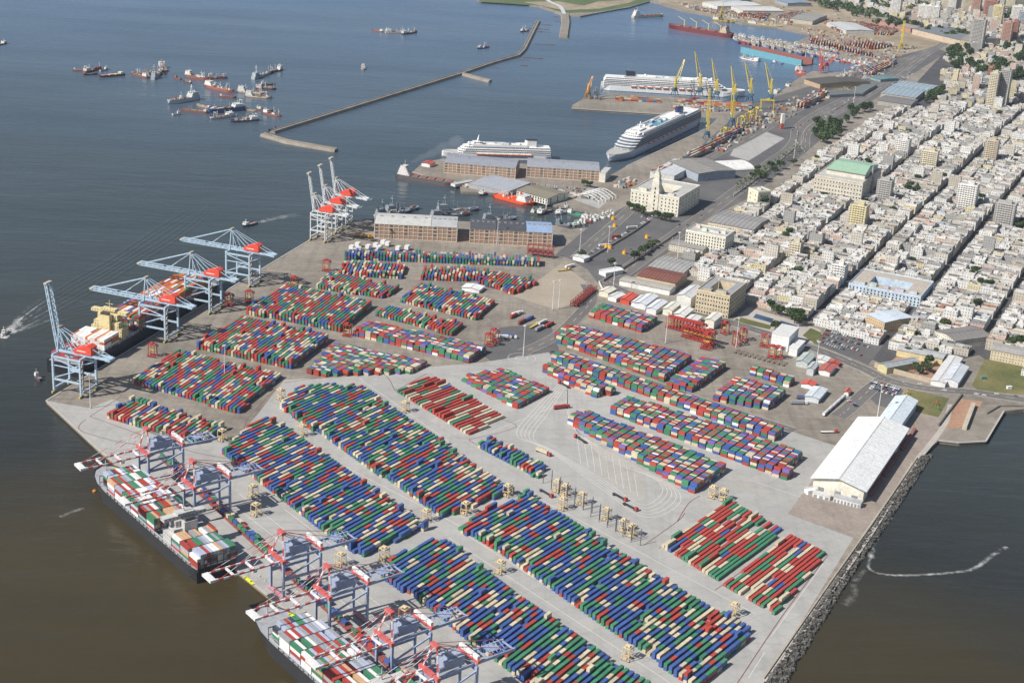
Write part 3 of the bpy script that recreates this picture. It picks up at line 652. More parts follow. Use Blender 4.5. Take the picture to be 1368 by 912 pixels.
WR = 'laid up hulks moored in the bay'
c = cr(80, 70, 4.275)
def V4(a, b, *r, **k): # points in the enlarged survey of the hulks
    return vessel((80 + a[0] / 4.275, 70 + a[1] / 4.275), (80 + b[0] / 4.275, 70 + b[1] / 4.275), *r, **k)
rust, dred, dark, buff, blu, lg, cr_ = (.19, .09, .065), (.28, .10, .07), (.05, .045, .05), (.38, .33, .25), (.04, .10, .24), (.50, .55, .58), (.58, .52, .40)
V4((75,106), (160,108), 'barge', 'buff and rust barge at the far left end of the hulks', 'barge', rust, kind='barge', deck=buff, mat=RUST)
V4((140,118), (238,92), 'fishing_ship', 'orange red ship with clutter on deck, second among the leftmost hulks', 'ship', dred, kind='trawler', mat=RUST)
V4((135,132), (215,127), 'barge', 'dark low barge in front of the orange red hulk', 'barge', dark, kind='barge', sup=(.3, .2, .18), mat=RUST)
V4((362,128), (222,142), 'barge', 'wide dark barge with a yellowish deck, right end of the leftmost hulks', 'barge', dark, kind='barge', deck=buff, B=16, mat=RUST)
V4((235,108), (270,100), 'tug_boat', 'small pale blue and white tug tucked behind the yellowish barge', 'tug', lg, kind='tug', L=22)
V4((505,150), (410,122), 'barge', 'rusty low barge with a leaning white derrick on its bow', 'barge', rust, kind='trawler', deck=buff, mat=RUST)
V4((475,135), (540,112), 'fishing_ship', 'rust brown ship squeezed among the second group of hulks', 'ship', rust, kind='trawler', mat=RUST, sup=(.4, .3, .26))
V4((530,158), (582,105), 'patrol_ship', 'slim light grey ship pointing away from the camera in the second group', 'ship', lg, kind='navy', sup=lg, B=9)
V4((600,122), (575,72), 'fishing_ship', 'black hulled ship with tall white bridge at the top of the second group', 'ship', dark, kind='supply', B=13, L=60)
V4((555,125), (608,128), 'barge', 'dark brown hulk lying across behind the slim grey ship', 'barge', dark, kind='trawler', sup=(.35, .28, .25), mat=RUST)
V4((692,157), (652,148), 'tug_boat', 'small dark rusty tug floating alone between hulk groups', 'tug', rust, kind='tug', mat=RUST, sup=(.3, .15, .12))
V4((750,180), (705,172), 'barge', 'tiny dark wreck low in the water beside the red hulks', 'barge', dark, kind='barge', mat=RUST)
V4((722,140), (852,162), 'fishing_ship', 'long orange red hulk with white bridge aft, third group', 'ship', dred, kind='cargo', mat=RUST, zt=4)
V4((850,152), (957,150), 'fishing_ship', 'dark red hulk with a white bridge at its right, beside the long orange one', 'ship', dred, kind='cargo', mat=RUST)
V4((1103,156), (1205,118), 'patrol_ship', 'slim grey warship hulk at the upper right of the anchorage', 'ship', lg, kind='navy', sup=lg, B=9)
V4((1265,102), (1195,118), 'cargo_ship', 'black ship with a white bridge moored bow to stern with the grey warship', 'ship', dark, kind='cargo', B=9)
V4((1120,208), (1235,212), 'fishing_ship', 'black cluttered ship with white deck houses below the grey warship', 'ship', dark, kind='trawler', B=14)
V4((1150,190), (1230,185), 'fishing_ship', 'dark ship moored behind the black cluttered one', 'ship', dark, kind='trawler')
V4((838,198), (995,236), 'cargo_ship', 'bright rust red cargo hulk angled in the middle of the anchorage', 'ship', (.32, .11, .08), kind='cargo', mat=RUST, zt=4)
V4((910,255), (1008,262), 'barge', 'brown barge just below the bright rust red hulk', 'barge', rust, kind='barge', mat=RUST)
V4((1020,226), (1180,240), 'cargo_ship', 'long cream hulk with a white bridge', 'ship', cr_, kind='cargo', B=11)
V4((1065,252), (1212,264), 'cargo_ship', 'second cream hulk lying just nearer than the long one', 'ship', cr_, kind='cargo', B=10, deck=(.25, .2, .15))
V4((785,268), (618,296), 'patrol_ship', 'large all white grey ship with many masts, alone left of the blue ships', 'ship', lg, kind='navy', sup=(.6, .63, .64), B=16, zt=6)
V4((845,348), (690,332), 'barge', 'long rust brown barge left of the blue ships', 'barge', rust, kind='barge', mat=RUST)
V4((860,325), (780,303), 'barge', 'buff deck barge behind the long rust brown one', 'barge', buff, kind='barge', deck=buff, mat=RUST)
V4((1045,328), (845,348), 'fishing_ship', 'big bright blue trawler with white superstructure and gantry', 'ship', blu, kind='trawler', B=15, zt=6)
V4((985,365), (858,382), 'fishing_ship', 'white ship with red waterline in front of the big blue trawler', 'ship', (.6, .6, .6), kind='trawler_aft', B=12)
V4((1130,388), (968,400), 'fishing_ship', 'nearest dark blue trawler with a tall white mast', 'ship', blu, kind='trawler', B=13)
V4((1045,325), (1122,342), 'fishing_ship', 'buff trawler right of the big blue one', 'ship', buff, kind='trawler')
V4((1125,328), (1218,338), 'fishing_ship', 'brown hulk with a thin mast near the right end', 'ship', rust, kind='trawler', mat=RUST)
V4((1165,348), (1262,372), 'fishing_ship', 'red hulk with small white bridge, rightmost of the anchorage', 'ship', dred, kind='trawler')
V4((1190,450), (1245,444), 'tug_boat', 'dark blue tug moored at the tip of the long breakwater', 'tug', (.03, .05, .1), kind='tug', sup=(.1, .13, .2))
V4((660,358), (672,357), 'small_boat', 'tiny white boat floating below the white grey ship', 'boat', (.7, .7, .7), kind='tug', L=14)
def V3(x0, y0, a, b, *r, **k): return vessel((x0 + a[0] / 3, y0 + a[1] / 3), (x0 + b[0] / 3, y0 + b[1] / 3), *r, **k)
V3(456, 0, (167,130), (122,124), 'fishing_ship', 'small red ship left of a grey one in the open bay', 'ship', dred, kind='trawler', mat=RUST)
V3(456, 0, (177,132), (262,132), 'fishing_ship', 'cream grey ship anchored in the open bay between red and dark ones', 'ship', cr_, kind='trawler', B=13)
V3(456, 0, (243,140), (303,132), 'fishing_ship', 'dark hulled ship at the right of the anchored trio', 'ship', dark, kind='trawler')
V3(456, 0, (86,264), (90,290), 'sailing_boat', 'small white vessel alone in the bay seen end on', 'boat', (.6, .6, .6), kind='trawler', L=26, B=8)
V3(456, 0, (588,192), (545,198), 'patrol_boat', 'white boat with dark blue hull above the breakwater spur', 'boat', (.04, .08, .2), kind='tug')
V3(456, 0, (750,124), (717,130), 'tug_boat', 'small dark red boat just left of the far breakwater end', 'tug', (.2, .05, .05), kind='tug')
V3(456, 0, (1168,72), (1290,66), 'dredger', 'cream dredger with yellow hopper in the upper basin', 'ship', cr_, kind='bulk', B=14, deck=buff)
t = vessel((978,51), (893,38), 'bulk_carrier', 'dark red bulk carrier with four deck cranes in the upper harbour', 'ship', (.16, .03, .03), kind='bulk', B=26, deck=(.25, .08, .06), sup=(.62, .52, .38), zt=9)
for k in range(4):
    mb = MB(); x = -50 + k * 30; mb.cyl((x, 0, 8), (x, 0, 24), 1.6, 1.2, 6, (.6, .5, .3)); mb.bar((x, 0, 22), (x + 18, 0, 30), 1, 1, (.6, .5, .3)); mb.build('deck_crane', PAINT, t)
t = vessel((531,236), (614,249), 'bulk_carrier', 'loaded bulk carrier with red waterline and smoking funnel by the passenger pier', 'ship', (.09, .10, .11), kind='bulk', B=15, deck=(.40, .30, .18), zt=4.5, sup=(.75, .72, .7))
vessel((999,33), (1045,38), 'dredger', 'yellow sand dredger in the inner upper basin', 'ship', (.45, .38, .15), kind='trawler_aft', B=14, deck=(.45, .38, .2))
vessel((952,27), (985,31), 'floating_crane', 'yellow and white barge with derrick at the far quay', 'barge', (.5, .38, .06), kind='trawler', B=14)
vessel((664,263), (711,275), 'rescue_ship', 'bright orange red supply ship beside the arcaded white building', 'ship', (.75, .09, .02), kind='supply', B=17, deck=(.7, .08, .02), L=62, zt=3.5, mat=CLEAN)
vessel((655,257), (640,262), 'tug_boat', 'small dark tug left of the orange red supply ship', 'tug', (.04, .06, .1), kind='tug', L=26, B=9)
for i, (a, b, col, dk_, lab) in enumerate([((725,287),(707,285),(.03,.12,.09),(.05,.25,.2),'teal decked tug left in the row of harbour tugs'), ((735,281),(718,288),(.05,.05,.07),(.4,.4,.4),'black tug with white wheelhouse, second in the row of harbour tugs'),
    ((762,282),(742,287),(.55,.56,.58),(.3,.3,.3),'white boat in the middle of the tug row'), ((778,290),(757,284),(.05,.2,.15),(.05,.3,.22),'green decked tug right of the white boat'), ((797,289),(776,293),(.6,.6,.6),(.4,.4,.42),'white survey vessel at the right end of the tug row'), ((745,279),(760,279),(.08,.08,.1),(.2,.2,.2),'dark tug tucked behind the row of harbour tugs')]):
    vessel(a, b, 'tug_boat', lab, 'tug', col, kind='tug', B=9, deck=dk_)
rr = random.Random(41)
for i in range(26):
    f = rr.random(); o_ = rr.uniform(2, 9); x = 764 + 50 * f; y = 303 - 11 * f - o_; sz = rr.uniform(8, 17); an = rr.uniform(-.4, .4)
    c0 = rr.choice([(.65, .66, .67), (.1, .25, .2), (.05, .06, .09), (.6, .6, .6), (.3, .08, .06), (.2, .22, .25)]); p = g(x, y, WZ); q = p + Vector((math.cos(-1.0 + an), math.sin(-1.0 + an), 0)) * sz
    vessel((x, y), pix(q), 'small_boat', 'small moored boat among the crowd along the marina quay', 'boat', c0, kind='tug', B=sz * .3, L=sz, group='boats along the marina quay')
GR = (.24, .28, .32)
for i, (a, b, lab) in enumerate([((502,291),(548,283),'grey warship moored left behind the brick warehouse'), ((515,285),(560,279),'second grey warship outboard of the left one'), ((575,292),(628,287),'grey warship with tall masts behind the middle of the brick warehouses'), ((583,284),(640,281),'outer grey warship behind the middle of the brick warehouses'),
    ((645,296),(690,293),'dark grey patrol ship behind the dark roofed warehouse'), ((742,300),(765,302),'grey launch right of the blue roofed warehouse end')]):
    vessel(a, b, 'warship', lab, 'warship', GR, kind='navy', sup=(.3, .34, .38), deck=(.2, .22, .24), B=10)
# fishing fleet, rafted along the upper pier
rr = random.Random(21); n = 0
for i in range(46):
    t_ = (i % 23) / 22; row = i // 23; x = 984 + 134 * t_ + rr.uniform(-1, 1); y = (52 if row == 0 else 57) + 22 * t_ + rr.uniform(-1, 1)
    if x > 1063: y += (2 if row else -1)
    colr = rr.choice([(.45, .45, .45), (.35, .07, .05), (.5, .5, .48), (.05, .1, .25), (.22, .25, .28)])
    vessel((x - 4, y - 4), (x + 2 + rr.uniform(-3, 5), y + 3), 'fishing_boat', 'white topped fishing boat rafted side by side along the upper pier', 'fishing boat', colr, kind='trawler', B=9, L=rr.uniform(26, 44), zt=4, group='fishing fleet along the upper pier', sup=rr.choice([(.72, .72, .70), (.62, .62, .6), (.7, .66, .55)]))
for i in range(9):
    x = 1100 + i * 7; vessel((x, 78 + i * 1.0), (x + 7, 82 + i * .8), 'fishing_boat', 'small white or red boat in the inner corner basin', 'fishing boat', rr.choice([(.6, .6, .6), (.5, .08, .05)]), kind='trawler', B=7, L=28, group='boats in the inner corner basin')
vessel((1072,103), (1064,92), 'salvage_ship', 'orange red ship below the floating dock', 'ship', (.7, .12, .06), kind='supply', B=16, L=50, deck=(.6, .12, .08))
vessel((1032,130), (1043,117), 'fishing_boat', 'white hulled boat at the quay right of the yellow cranes', 'fishing boat', (.6, .6, .6), kind='trawler', B=9, L=40)
vessel((1047,122), (1060,109), 'fishing_boat', 'brown boat moored behind the white one at the crane quay', 'fishing boat', rust, kind='trawler', B=9, L=40)
vessel((1014,83), (988,78), 'fishing_ship', 'white ship with dark waterline moored at the cyan floating dock', 'ship', (.72, .72, .72), kind='trawler_aft', B=13)
vessel((1046,86), (1030,84), 'tug_boat', 'small white and blue boat at the cyan floating dock', 'boat', (.1, .2, .4), kind='tug', B=9)
# cyan floating dock
p, rz, L = heading((997,70), (1078,88)); t = thing('floating_dock', 'long cyan floating dock with red brown inner walls', 'floating dock', p, rz)
mb = MB(); mb.box(0, 0, -1, L, 34, 3, 0, (.25, .1, .08)); mb.build('dock_floor', RUST, t)
for s in (-1, 1):
    mb = MB(); mb.box(0, s * 17, -1, L, 4.5, 14, 0, (.13, .36, .44) if s < 0 else (.28, .10, .08), top=(.3, .12, .1)); mb.build('side_wall', PAINT, t)
for k in range(4): mb = MB(); mb.cyl((-L * .4 + k * L * .26, 17, 13), (-L * .4 + k * L * .26, 17, 30), 1, .8, 6, (.5, .5, .5)); mb.bar((-L * .4 + k * L * .26, 17, 28), (-L * .4 + k * L * .26 + 14, 10, 33), 1, 1, (.6, .6, .55)); mb.build('dock_crane', PAINT, t)

# small craft near the quay
def launch(x0, y0, x1, y1, name, lab, L, col):
    return vessel((x0, y0), (x1, y1), name, lab, 'boat', col, kind='tug', L=L, B=L * .3)
launch(340, 299, 326, 303, 'pilot_boat', 'white pilot boat with a dark blue hull and short wake left of the raised cranes', 24, (.03, .06, .2))
launch(55, 509, 47, 503, 'launch', 'small white launch with dark hull off the left quay corner', 13, (.05, .08, .14))
launch(10, 443, 4, 449, 'speedboat', 'white speedboat throwing a big foaming wake at the left edge', 14, (.75, .75, .75))
launch(0, 60, 4, 59, 'tug_boat', 'dark blue vessel cut by the left edge of the bay', 30, (.03, .04, .1))
p = g(126, 656, WZ); mb = MB(); mb.cyl((0, 0, -.6), (0, 0, .9), 1.5, 1.4, 10, (.75, .28, .04)); mb.cyl((0, 0, .9), (0, 0, 2.6), .3, .2, 6, (.75, .3, .05)); tag(mb.build('buoy', CLEAN, None, p), 'small orange buoy in brown water beside the bow of the grey ship', 'buoy')
# wakes
def foam(name, pts, w0, w1, s0, s1, z=.06):
    P = spline([g(x, y, WZ) for x, y in pts], 10); mb = MB(); n = len(P); R_ = []
    for i in range(n):
        f = i / (n - 1); w = w0 + (w1 - w0) * f; d = (P[min(i + 1, n - 1)] - P[max(i - 1, 0)]).normalized(); nn = Vector((-d.y, d.x)); q = P[i] + nn * math.sin(i * 1.7) * w * .12; R_.append((q + nn * w, q, q - nn * w, s0 + (s1 - s0) * f))
    for a, b in zip(R_, R_[1:]):
        mb.face([(a[1].x, a[1].y, WZ + z), (b[1].x, b[1].y, WZ + z), (b[0].x, b[0].y, WZ + z), (a[0].x, a[0].y, WZ + z)], (1, 1, 1), [(a[3], 0), (b[3], 0), (b[3], 1), (a[3], 1)])
        mb.face([(a[2].x, a[2].y, WZ + z), (b[2].x, b[2].y, WZ + z), (b[1].x, b[1].y, WZ + z), (a[1].x, a[1].y, WZ + z)], (1, 1, 1), [(a[3], 1), (b[3], 1), (b[3], 0), (a[3], 0)])
    struct(mb.build(name, SOFT), 'stuff')
foam('wake_foam', [(3,450),(14,441),(34,428),(60,412),(95,398)], 4, 20, 2.4, .15, .05); foam('wake_foam', [(6,448),(22,432),(40,416),(62,400)], 2.5, 10, 2.2, .2, .09); foam('wake_foam', [(6,449),(25,441),(50,432),(75,424)], 2.5, 8, 2.0, .1, .13); foam('wake_foam', [(2,452),(8,446),(16,438)], 6, 5, 5, 3, .17)
foam('wake_foam', [(338,300),(350,296),(372,291),(400,286)], 2.5, 11, 1.8, .1)
foam('foam_line', [(1163,745),(1160,757),(1172,765),(1200,768),(1240,767),(1285,763),(1305,757),(1325,742),(1345,730)], 1.6, 2.6, 1.1, 1.2); foam('foam_line', [(1155,760),(1143,775),(1140,795),(1128,808)], 3, 4, .6, .3, .09); foam('foam_line', [(80,690),(98,683),(112,678)], 2.5, 2.5, .7, .4); foam('foam_line', [(1190,690),(1172,712),(1163,745)], 3, 3, .8, 1.2, .12)
# funnel smoke of the bulk carrier drifting over the bay
def smoke():
    mb = MB(); P = spline_z([g(548, 218, 20), g(556, 214, 27), g(572, 207, 38), g(592, 198, 50), g(620, 186, 62)], 4); R_ = []; n = len(P)
    for i, p in enumerate(P):
        f = i / (n - 1); d = (P[min(i + 1, n - 1)] - P[max(i - 1, 0)]).normalized(); s1 = d.cross(Vector((0, 0, 1))).normalized(); s2 = s1.cross(d); r = (1.5 + 10 * f) * (1 + .22 * math.sin(i * 2.3)) * (.25 if i in (0, n - 1) else 1)
        R_.append([p + (s1 * math.cos(t * PI / 6) + s2 * math.sin(t * PI / 6) * .8) * r for t in range(12)])
    V = [v for r in R_ for v in r]; F = [(i * 12 + t, i * 12 + (t + 1) % 12, (i + 1) * 12 + (t + 1) % 12, (i + 1) * 12 + t) for i in range(n - 1) for t in range(12)] + [tuple(range(11, -1, -1)), tuple(range((n - 1) * 12, n * 12))]
    me = bpy.data.meshes.new('smoke'); me.from_pydata([tuple(v) for v in V], [], F); me.validate(); bm_ = bmesh.new(); bm_.from_mesh(me); bmesh.ops.recalc_face_normals(bm_, faces=bm_.faces); bm_.to_mesh(me); bm_.free(); o = bpy.data.objects.new('smoke', me); COL.objects.link(o); struct(o, 'stuff')
    m = bpy.data.materials.new('drifting_smoke'); m.use_nodes = True; nt = m.node_tree; nt.nodes.remove(nt.nodes['Principled BSDF']); v = nt.nodes.new('ShaderNodeVolumeScatter'); v.inputs['Color'].default_value = (.75, .83, .95, 1); v.inputs['Density'].default_value = .010
    nt.links.new(v.outputs[0], nt.nodes['Material Output'].inputs['Volume']); me.materials.append(m)
def spline_z(P, n):
    out = []
    for i in range(len(P) - 1):
        a, b, c, d = P[max(i - 1, 0)], P[i], P[i + 1], P[min(i + 2, len(P) - 1)]
        for k in range(n): t = k / n; out.append(.5 * ((2 * b) + (c - a) * t + (2 * a - 5 * b + 4 * c - d) * t * t + (3 * b - a - 3 * c + d) * t ** 3))
    return out + [P[-1]]
smoke()
def ridge(pts, w, h):
    mb = MB(); P = spline([g(x, y, WZ) for x, y in pts], 10)
    for i in range(len(P) - 1):
        A, B = P[i], P[i + 1]; d = (B - A).normalized(); n = Vector((-d.y, d.x)); e0 = math.sin(PI * i / (len(P) - 1)) ** .5; e1 = math.sin(PI * (i + 1) / (len(P) - 1)) ** .5
        prof = [(-w, -.02), (-w * .5, h * .35), (0, h), (w * .4, h * .3), (w, -.02)]
        for a, b in zip(prof, prof[1:]):
            mb.face([(A.x + n.x * a[0], A.y + n.y * a[0], WZ + a[1] * e0), (B.x + n.x * a[0], B.y + n.y * a[0], WZ + a[1] * e1), (B.x + n.x * b[0], B.y + n.y * b[0], WZ + b[1] * e1), (A.x + n.x * b[0], A.y + n.y * b[0], WZ + b[1] * e0)][::-1], (1, 1, 1))
    return mb
for q in ([(20,428),(80,385),(150,345),(210,305),(260,275)], [(26,432),(90,397),(165,352),(230,312),(285,270)], [(34,438),(90,415),(140,402),(185,395)], [(30,440),(80,420),(150,404)]):
    for k in range(3): struct(ridge([(x + k * 3, y + k * 4) for x, y in q], 4.5, .33).build('wave_ridge', WATER, None, None, 0, True))

# ------------------------------------------------------------------ cruise ships
def cruise(stern, bow, label, B, hh, tiers, hullcol, sidecol, funcol, boats=True, L=None, dome=False, aft=0):
    c, rz, l = heading(stern, bow); L = L or l
    t = thing('cruise_ship', label, 'cruise ship', c, rz)
    hm, dk = hull_mb(L, B, hh, hullcol, boot=(.05, .07, .12), bow=.16, stern=.06, sheer=2.5, deck=(.5, .48, .44)); hm.build('hull', CLEAN, t); dk.build('deck', CLEAN, t)
    z = hh; W = (.80, .80, .79)
    for k in range(tiers):
        x0 = -L * (.485 - .006 * max(0, k - 2)); x1 = L * (.36 - .022 * max(0, k - 1)); mb = MB(); w = B * (.98 if k < tiers - 1 else .86); s = sidecol if (0 < k < tiers - 1) else W
        P = [(x0, -w / 2), (x1 - 8, -w / 2), (x1 - 2, -w * .33), (x1, 0), (x1 - 2, w * .33), (x1 - 8, w / 2), (x0, w / 2)]
        mb.prism(P, z, z + 2.75, s, top=W); mb.build('cabin_deck', CABINS, t)
        mb = MB(); P2 = [(a * 1.002, b * 1.02) for a, b in P]; mb.prism(P2, z + 2.72, z + 3.0, W if sum(s) > 1 else (.22, .27, .34), top=W); mb.build('deck_edge', CLEAN, t); z += 3.0  # deck edges of dark sides are darkened too, matching their painted shade
    rr = random.Random(label)
    for k in range(12): mb = MB(); mb.box(rr.uniform(-.42, .2) * L, rr.choice([-1, 0, 1]) * B * .27, z, rr.uniform(6, 20), rr.uniform(3, 6), rr.uniform(1.5, 4), 0, rr.choice([W, (.45, .44, .42), (.30, .33, .38), W]), top=rr.choice([W, (.12, .16, .22), (.45, .40, .33)])); mb.build('top_deck_house', CLEAN, t)
    mb = MB(); mb.box(-L * .05, 0, z, L * .16, B * .5, .5, 0, (.10, .30, .42)); mb.build('pool', CLEAN, t)
    for s in (-1, 1):
        mb = MB(); mb.box(-L * .02, s * B * .4, z, L * .5, 2.2, 3, 0, W, top=(.6, .6, .58)); mb.build('sun_deck', CLEAN, t)
    mb = MB(); mb.box(L * .2, 0, z, L * .12, B * .7, 3.2, 0, W); mb.box(L * .19, 0, z + 3.2, L * .07, B * .45, 2.4, 0, W); mb.build('observation_lounge', CABINS, t)
    mb = MB(); mb.cyl((L * .18, 0, z + 5), (L * .17, 0, z + 15), 1.8, .5, 8, W); mb.bar((L * .175, -5, z + 10), (L * .175, 5, z + 10), .7, .5, W); mb.build('mast', CLEAN, t)
    mb = MB(); fx = -L * .3 + aft
    P = [(fx - 9, -4), (fx + 5, -5), (fx + 8, 0), (fx + 5, 5), (fx - 9, 4)]; mb.prism(P, z, z + 9, funcol); mb.prism([(a * 1.0 - 1.5, b * .8) for a, b in P], z + 9, z + 10.5, (.03, .03, .04)); mb.build('funnel', CLEAN, t)
    mb = MB(); mb.box(-L * .2 + aft, 0, z, L * .14, B * .6, 3.4, 0, W); mb.build('rear_lounge', CABINS, t)
    for x in (L * .26, L * .22, -L * .2):
        mb = MB()
        for i in range(5):
            a0, a1 = PI * i / 10, PI * (i + 1) / 10; mb.cyl((x, 5, z + 4 + 2.2 * math.sin(a0)), (x, 5, z + 4 + 2.2 * math.sin(a1)), 2.2 * math.cos(a0), max(.02, 2.2 * math.cos(a1)), 10, W, cap=False)
        mb.cyl((x, 5, z), (x, 5, z + 4), 1.2, 2.2, 8, W, cap=False); mb.build('radar_dome', CLEAN, t)
    for s in (-1, 1):
        for k in range(9):
            x = -L * .28 + k * L * .055; mb = MB(); mb.cyl((x - 5, s * (B / 2 + .9), hh + 1.2), (x + 5, s * (B / 2 + .9), hh + 1.2), 1.3, 1.3, 8, (.7, .18, .04)); mb.box(x, s * (B / 2 + .9), hh + 1.3, 8, 1.9, 1.4, 0, W); mb.build('lifeboat', CLEAN, t)
    for k in range(7): mb = MB(); mb.bar((-L * .42 + k * 1.5, -B * .3, z), (-L * .42 + k * 1.5, B * .3, z), .3, .5, W); mb.build('railing', CLEAN, t) if k == 0 else None
    return t
msc = cruise((813,119), (985,129), 'long white cruise ship with a dark blue funnel behind the container pier', 31, 9, 5, (.80, .80, .79), (.74, .74, .73), (.02, .03, .08), L=262)
cel = cruise((925,164), (813,217), 'dark sided cruise ship with a white bow moored at the quay below the yellow cranes', 33, 9, 6, (.62, .65, .72), (.10, .14, .20), (.03, .06, .16))  # dark side colour paints in the shade on this ship's flank
aza = cruise((736,213), (590,209), 'smaller white cruise ship moored behind the brick pier warehouses', 22, 6.5, 4, (.74, .74, .74), (.74, .74, .73), (.78, .78, .78))

# ------------------------------------------------------------------ container ships
def box_ship(stern, bow, L, B, label, zt, name, hullc, boot, bays_f, bays_a, bx, tiers, pal, supc, seed, bridge_h=6):
    c, rz, l = heading(stern, bow); t = thing('container_ship', label, 'container ship', c, rz)
    hm, dk = hull_mb(L, B, zt, hullc, boot=boot, bow=.2, stern=.06, sheer=2.0, z0=-1.5, deck=(.36, .38, .40), transom=.92); hm.build('hull', CLEAN, t); dk.build('deck', PAINT, t)
    mb = MB()
    for s in (-1, 1):
        for k in range(int(L * .75 / 6)): mb.box(-L * .45 + k * 6, s * (B / 2 - .9), zt, .5, .8, 2.6, 0, (.4, .42, .45))
        mb.box(-L * .07, s * (B / 2 - 1.2), zt + 2.6, L * .76, 1.2, .25, 0, (.42, .44, .47))
    mb.build('deck_stanchions', PAINT, t)
    mb = MB(); x = bx
    mb.box(x, 0, zt, 9, B * .55, bridge_h * 3, 0, supc); mb.box(x - 1, 0, zt, 12, B * .86, bridge_h * 1.5, 0, supc); mb.box(x - 3, 0, zt + bridge_h * 1.5, 8, B * .7, bridge_h * .7, 0, supc); mb.box(x + 1, 0, zt + bridge_h * 3, 6, B * 1.0, 2.8, 0, supc); mb.box(x, 0, zt + bridge_h * 3 + 2.8, 7, B * .4, 2, 0, supc); mb.build('bridge', WALL, t)
    mb = MB(); mb.box(x + 4.1, 0, zt + bridge_h * 3 + 1.2, .2, B * .96, 1.1, 0); mb.build('bridge_window', GLASS, t)
    mb = MB(); mb.box(x - 8, 0, zt, 5, B * .3, bridge_h * 3 + 1, 0, supc); mb.box(x - 8, 0, zt + bridge_h * 3 + 1, 3.4, B * .22, 2, 0, (.05, .05, .05)); mb.build('funnel', CLEAN, t)
    mb = MB(); mb.cyl((x, 0, zt + bridge_h * 3 + 4), (x, 0, zt + bridge_h * 3 + 13), .5, .3, 6, supc); mb.bar((x, -4, zt + bridge_h * 3 + 9), (x, 4, zt + bridge_h * 3 + 9), .4, .4, supc); mb.build('mast', CLEAN, t)
    mb = MB(); mb.cyl((L * .46, 0, zt + 1), (L * .46, 0, zt + 10), .5, .3, 6, supc); mb.build('fore_mast', CLEAN, t)
    for q in (bays_f, bays_a):
        if not q: continue
        x0, n, ny = q
        for i in range(n + 1): mb = MB(); [mb.box(x0 - 6.5 + i * 13.0, (k - 3) * ny * .42, zt, .45, .35, 1.6 + tiers * 1.9, 0, (.10, .105, .11)) for k in range(7)]; mb.box(x0 - 6.5 + i * 13.0, 0, zt + 1.5 + tiers * 1.9, .6, ny * 2.56, .4, 0, (.10, .105, .11), bottom=True); mb.box(x0 - 6.5 + i * 13.0, 0, zt + 4, .55, ny * 2.54, .3, 0, (.10, .105, .11), bottom=True); mb.build('lashing_bridge', PAINT, t)
    for q in (bays_f, bays_a):
        if q: ship_stack(c.x, c.y, rz, q[0], q[1], q[2], WZ + zt + 2.2, tiers, pal, seed, name); seed += 1
    return t
HB = (.036, .038, .042)
s1 = heading((292,757), (146,634))
box_ship((284,767), (141,644), s1[2] + 8, 33, 'grey decked container ship with white, red and green boxes, moored at the near quay', 9.5, 'middle ship', HB, (.03, .03, .035), (-22, 7, 12), (-87, 3, 12), -45, 4, 'ship', (.50, .50, .49), 31)
a = g(290, 759, WZ); b = g(147, 636, WZ); d_ = (b - a).normalized(); bw = g(352, 832, WZ); st2 = bw - d_ * 190
pa = pix(st2)
box_ship(pa, (353, 834), 196, 33, 'second grey decked container ship, bow just below the middle cranes, cut by the bottom edge', 9.5, 'bottom ship', HB, (.03, .03, .035), (-22, 7, 12), (-84, 3, 12), -43, 4, 'ship', (.50, .50, .49), 41)
# the real laden ship at the old quay
qa, qb = g(62, 535), g(365, 350); qd = (qb - qa).normalized(); qn = Vector((-qd.y, qd.x, 0)); q0 = qa + qd * 62 + qn * 23; q1 = q0 + qd * 290
for q in (q0, q1): q.z = WZ
box_ship(pix(q0), pix(q1), 290, 38, 'black hulled container ship laden with orange boxes under the blue quay cranes', 11, 'laden ship', (.012, .014, .022), (.15, .03, .03), (-38, 11, 14), None, -66, 5, 'real', (.66, .56, .30), 51, 8)
sc_, srz, _ = heading(pix(q0), pix(q1)); PAL['white boxes'] = [(WHITE, 8), (ORAN, 2)]; PAL['red boxes'] = [(RED, 5), (MAR, 3), ((.45, .08, .12), 3)]; CN[(.45, .08, .12)] = 'crimson'
ship_stack(sc_.x, sc_.y, srz, -99, 2, 14, WZ + 13, 4, 'white boxes', 5, 'laden ship'); ship_stack(sc_.x, sc_.y, srz, -133, 2, 13, WZ + 13, 2, 'red boxes', 6, 'laden ship')
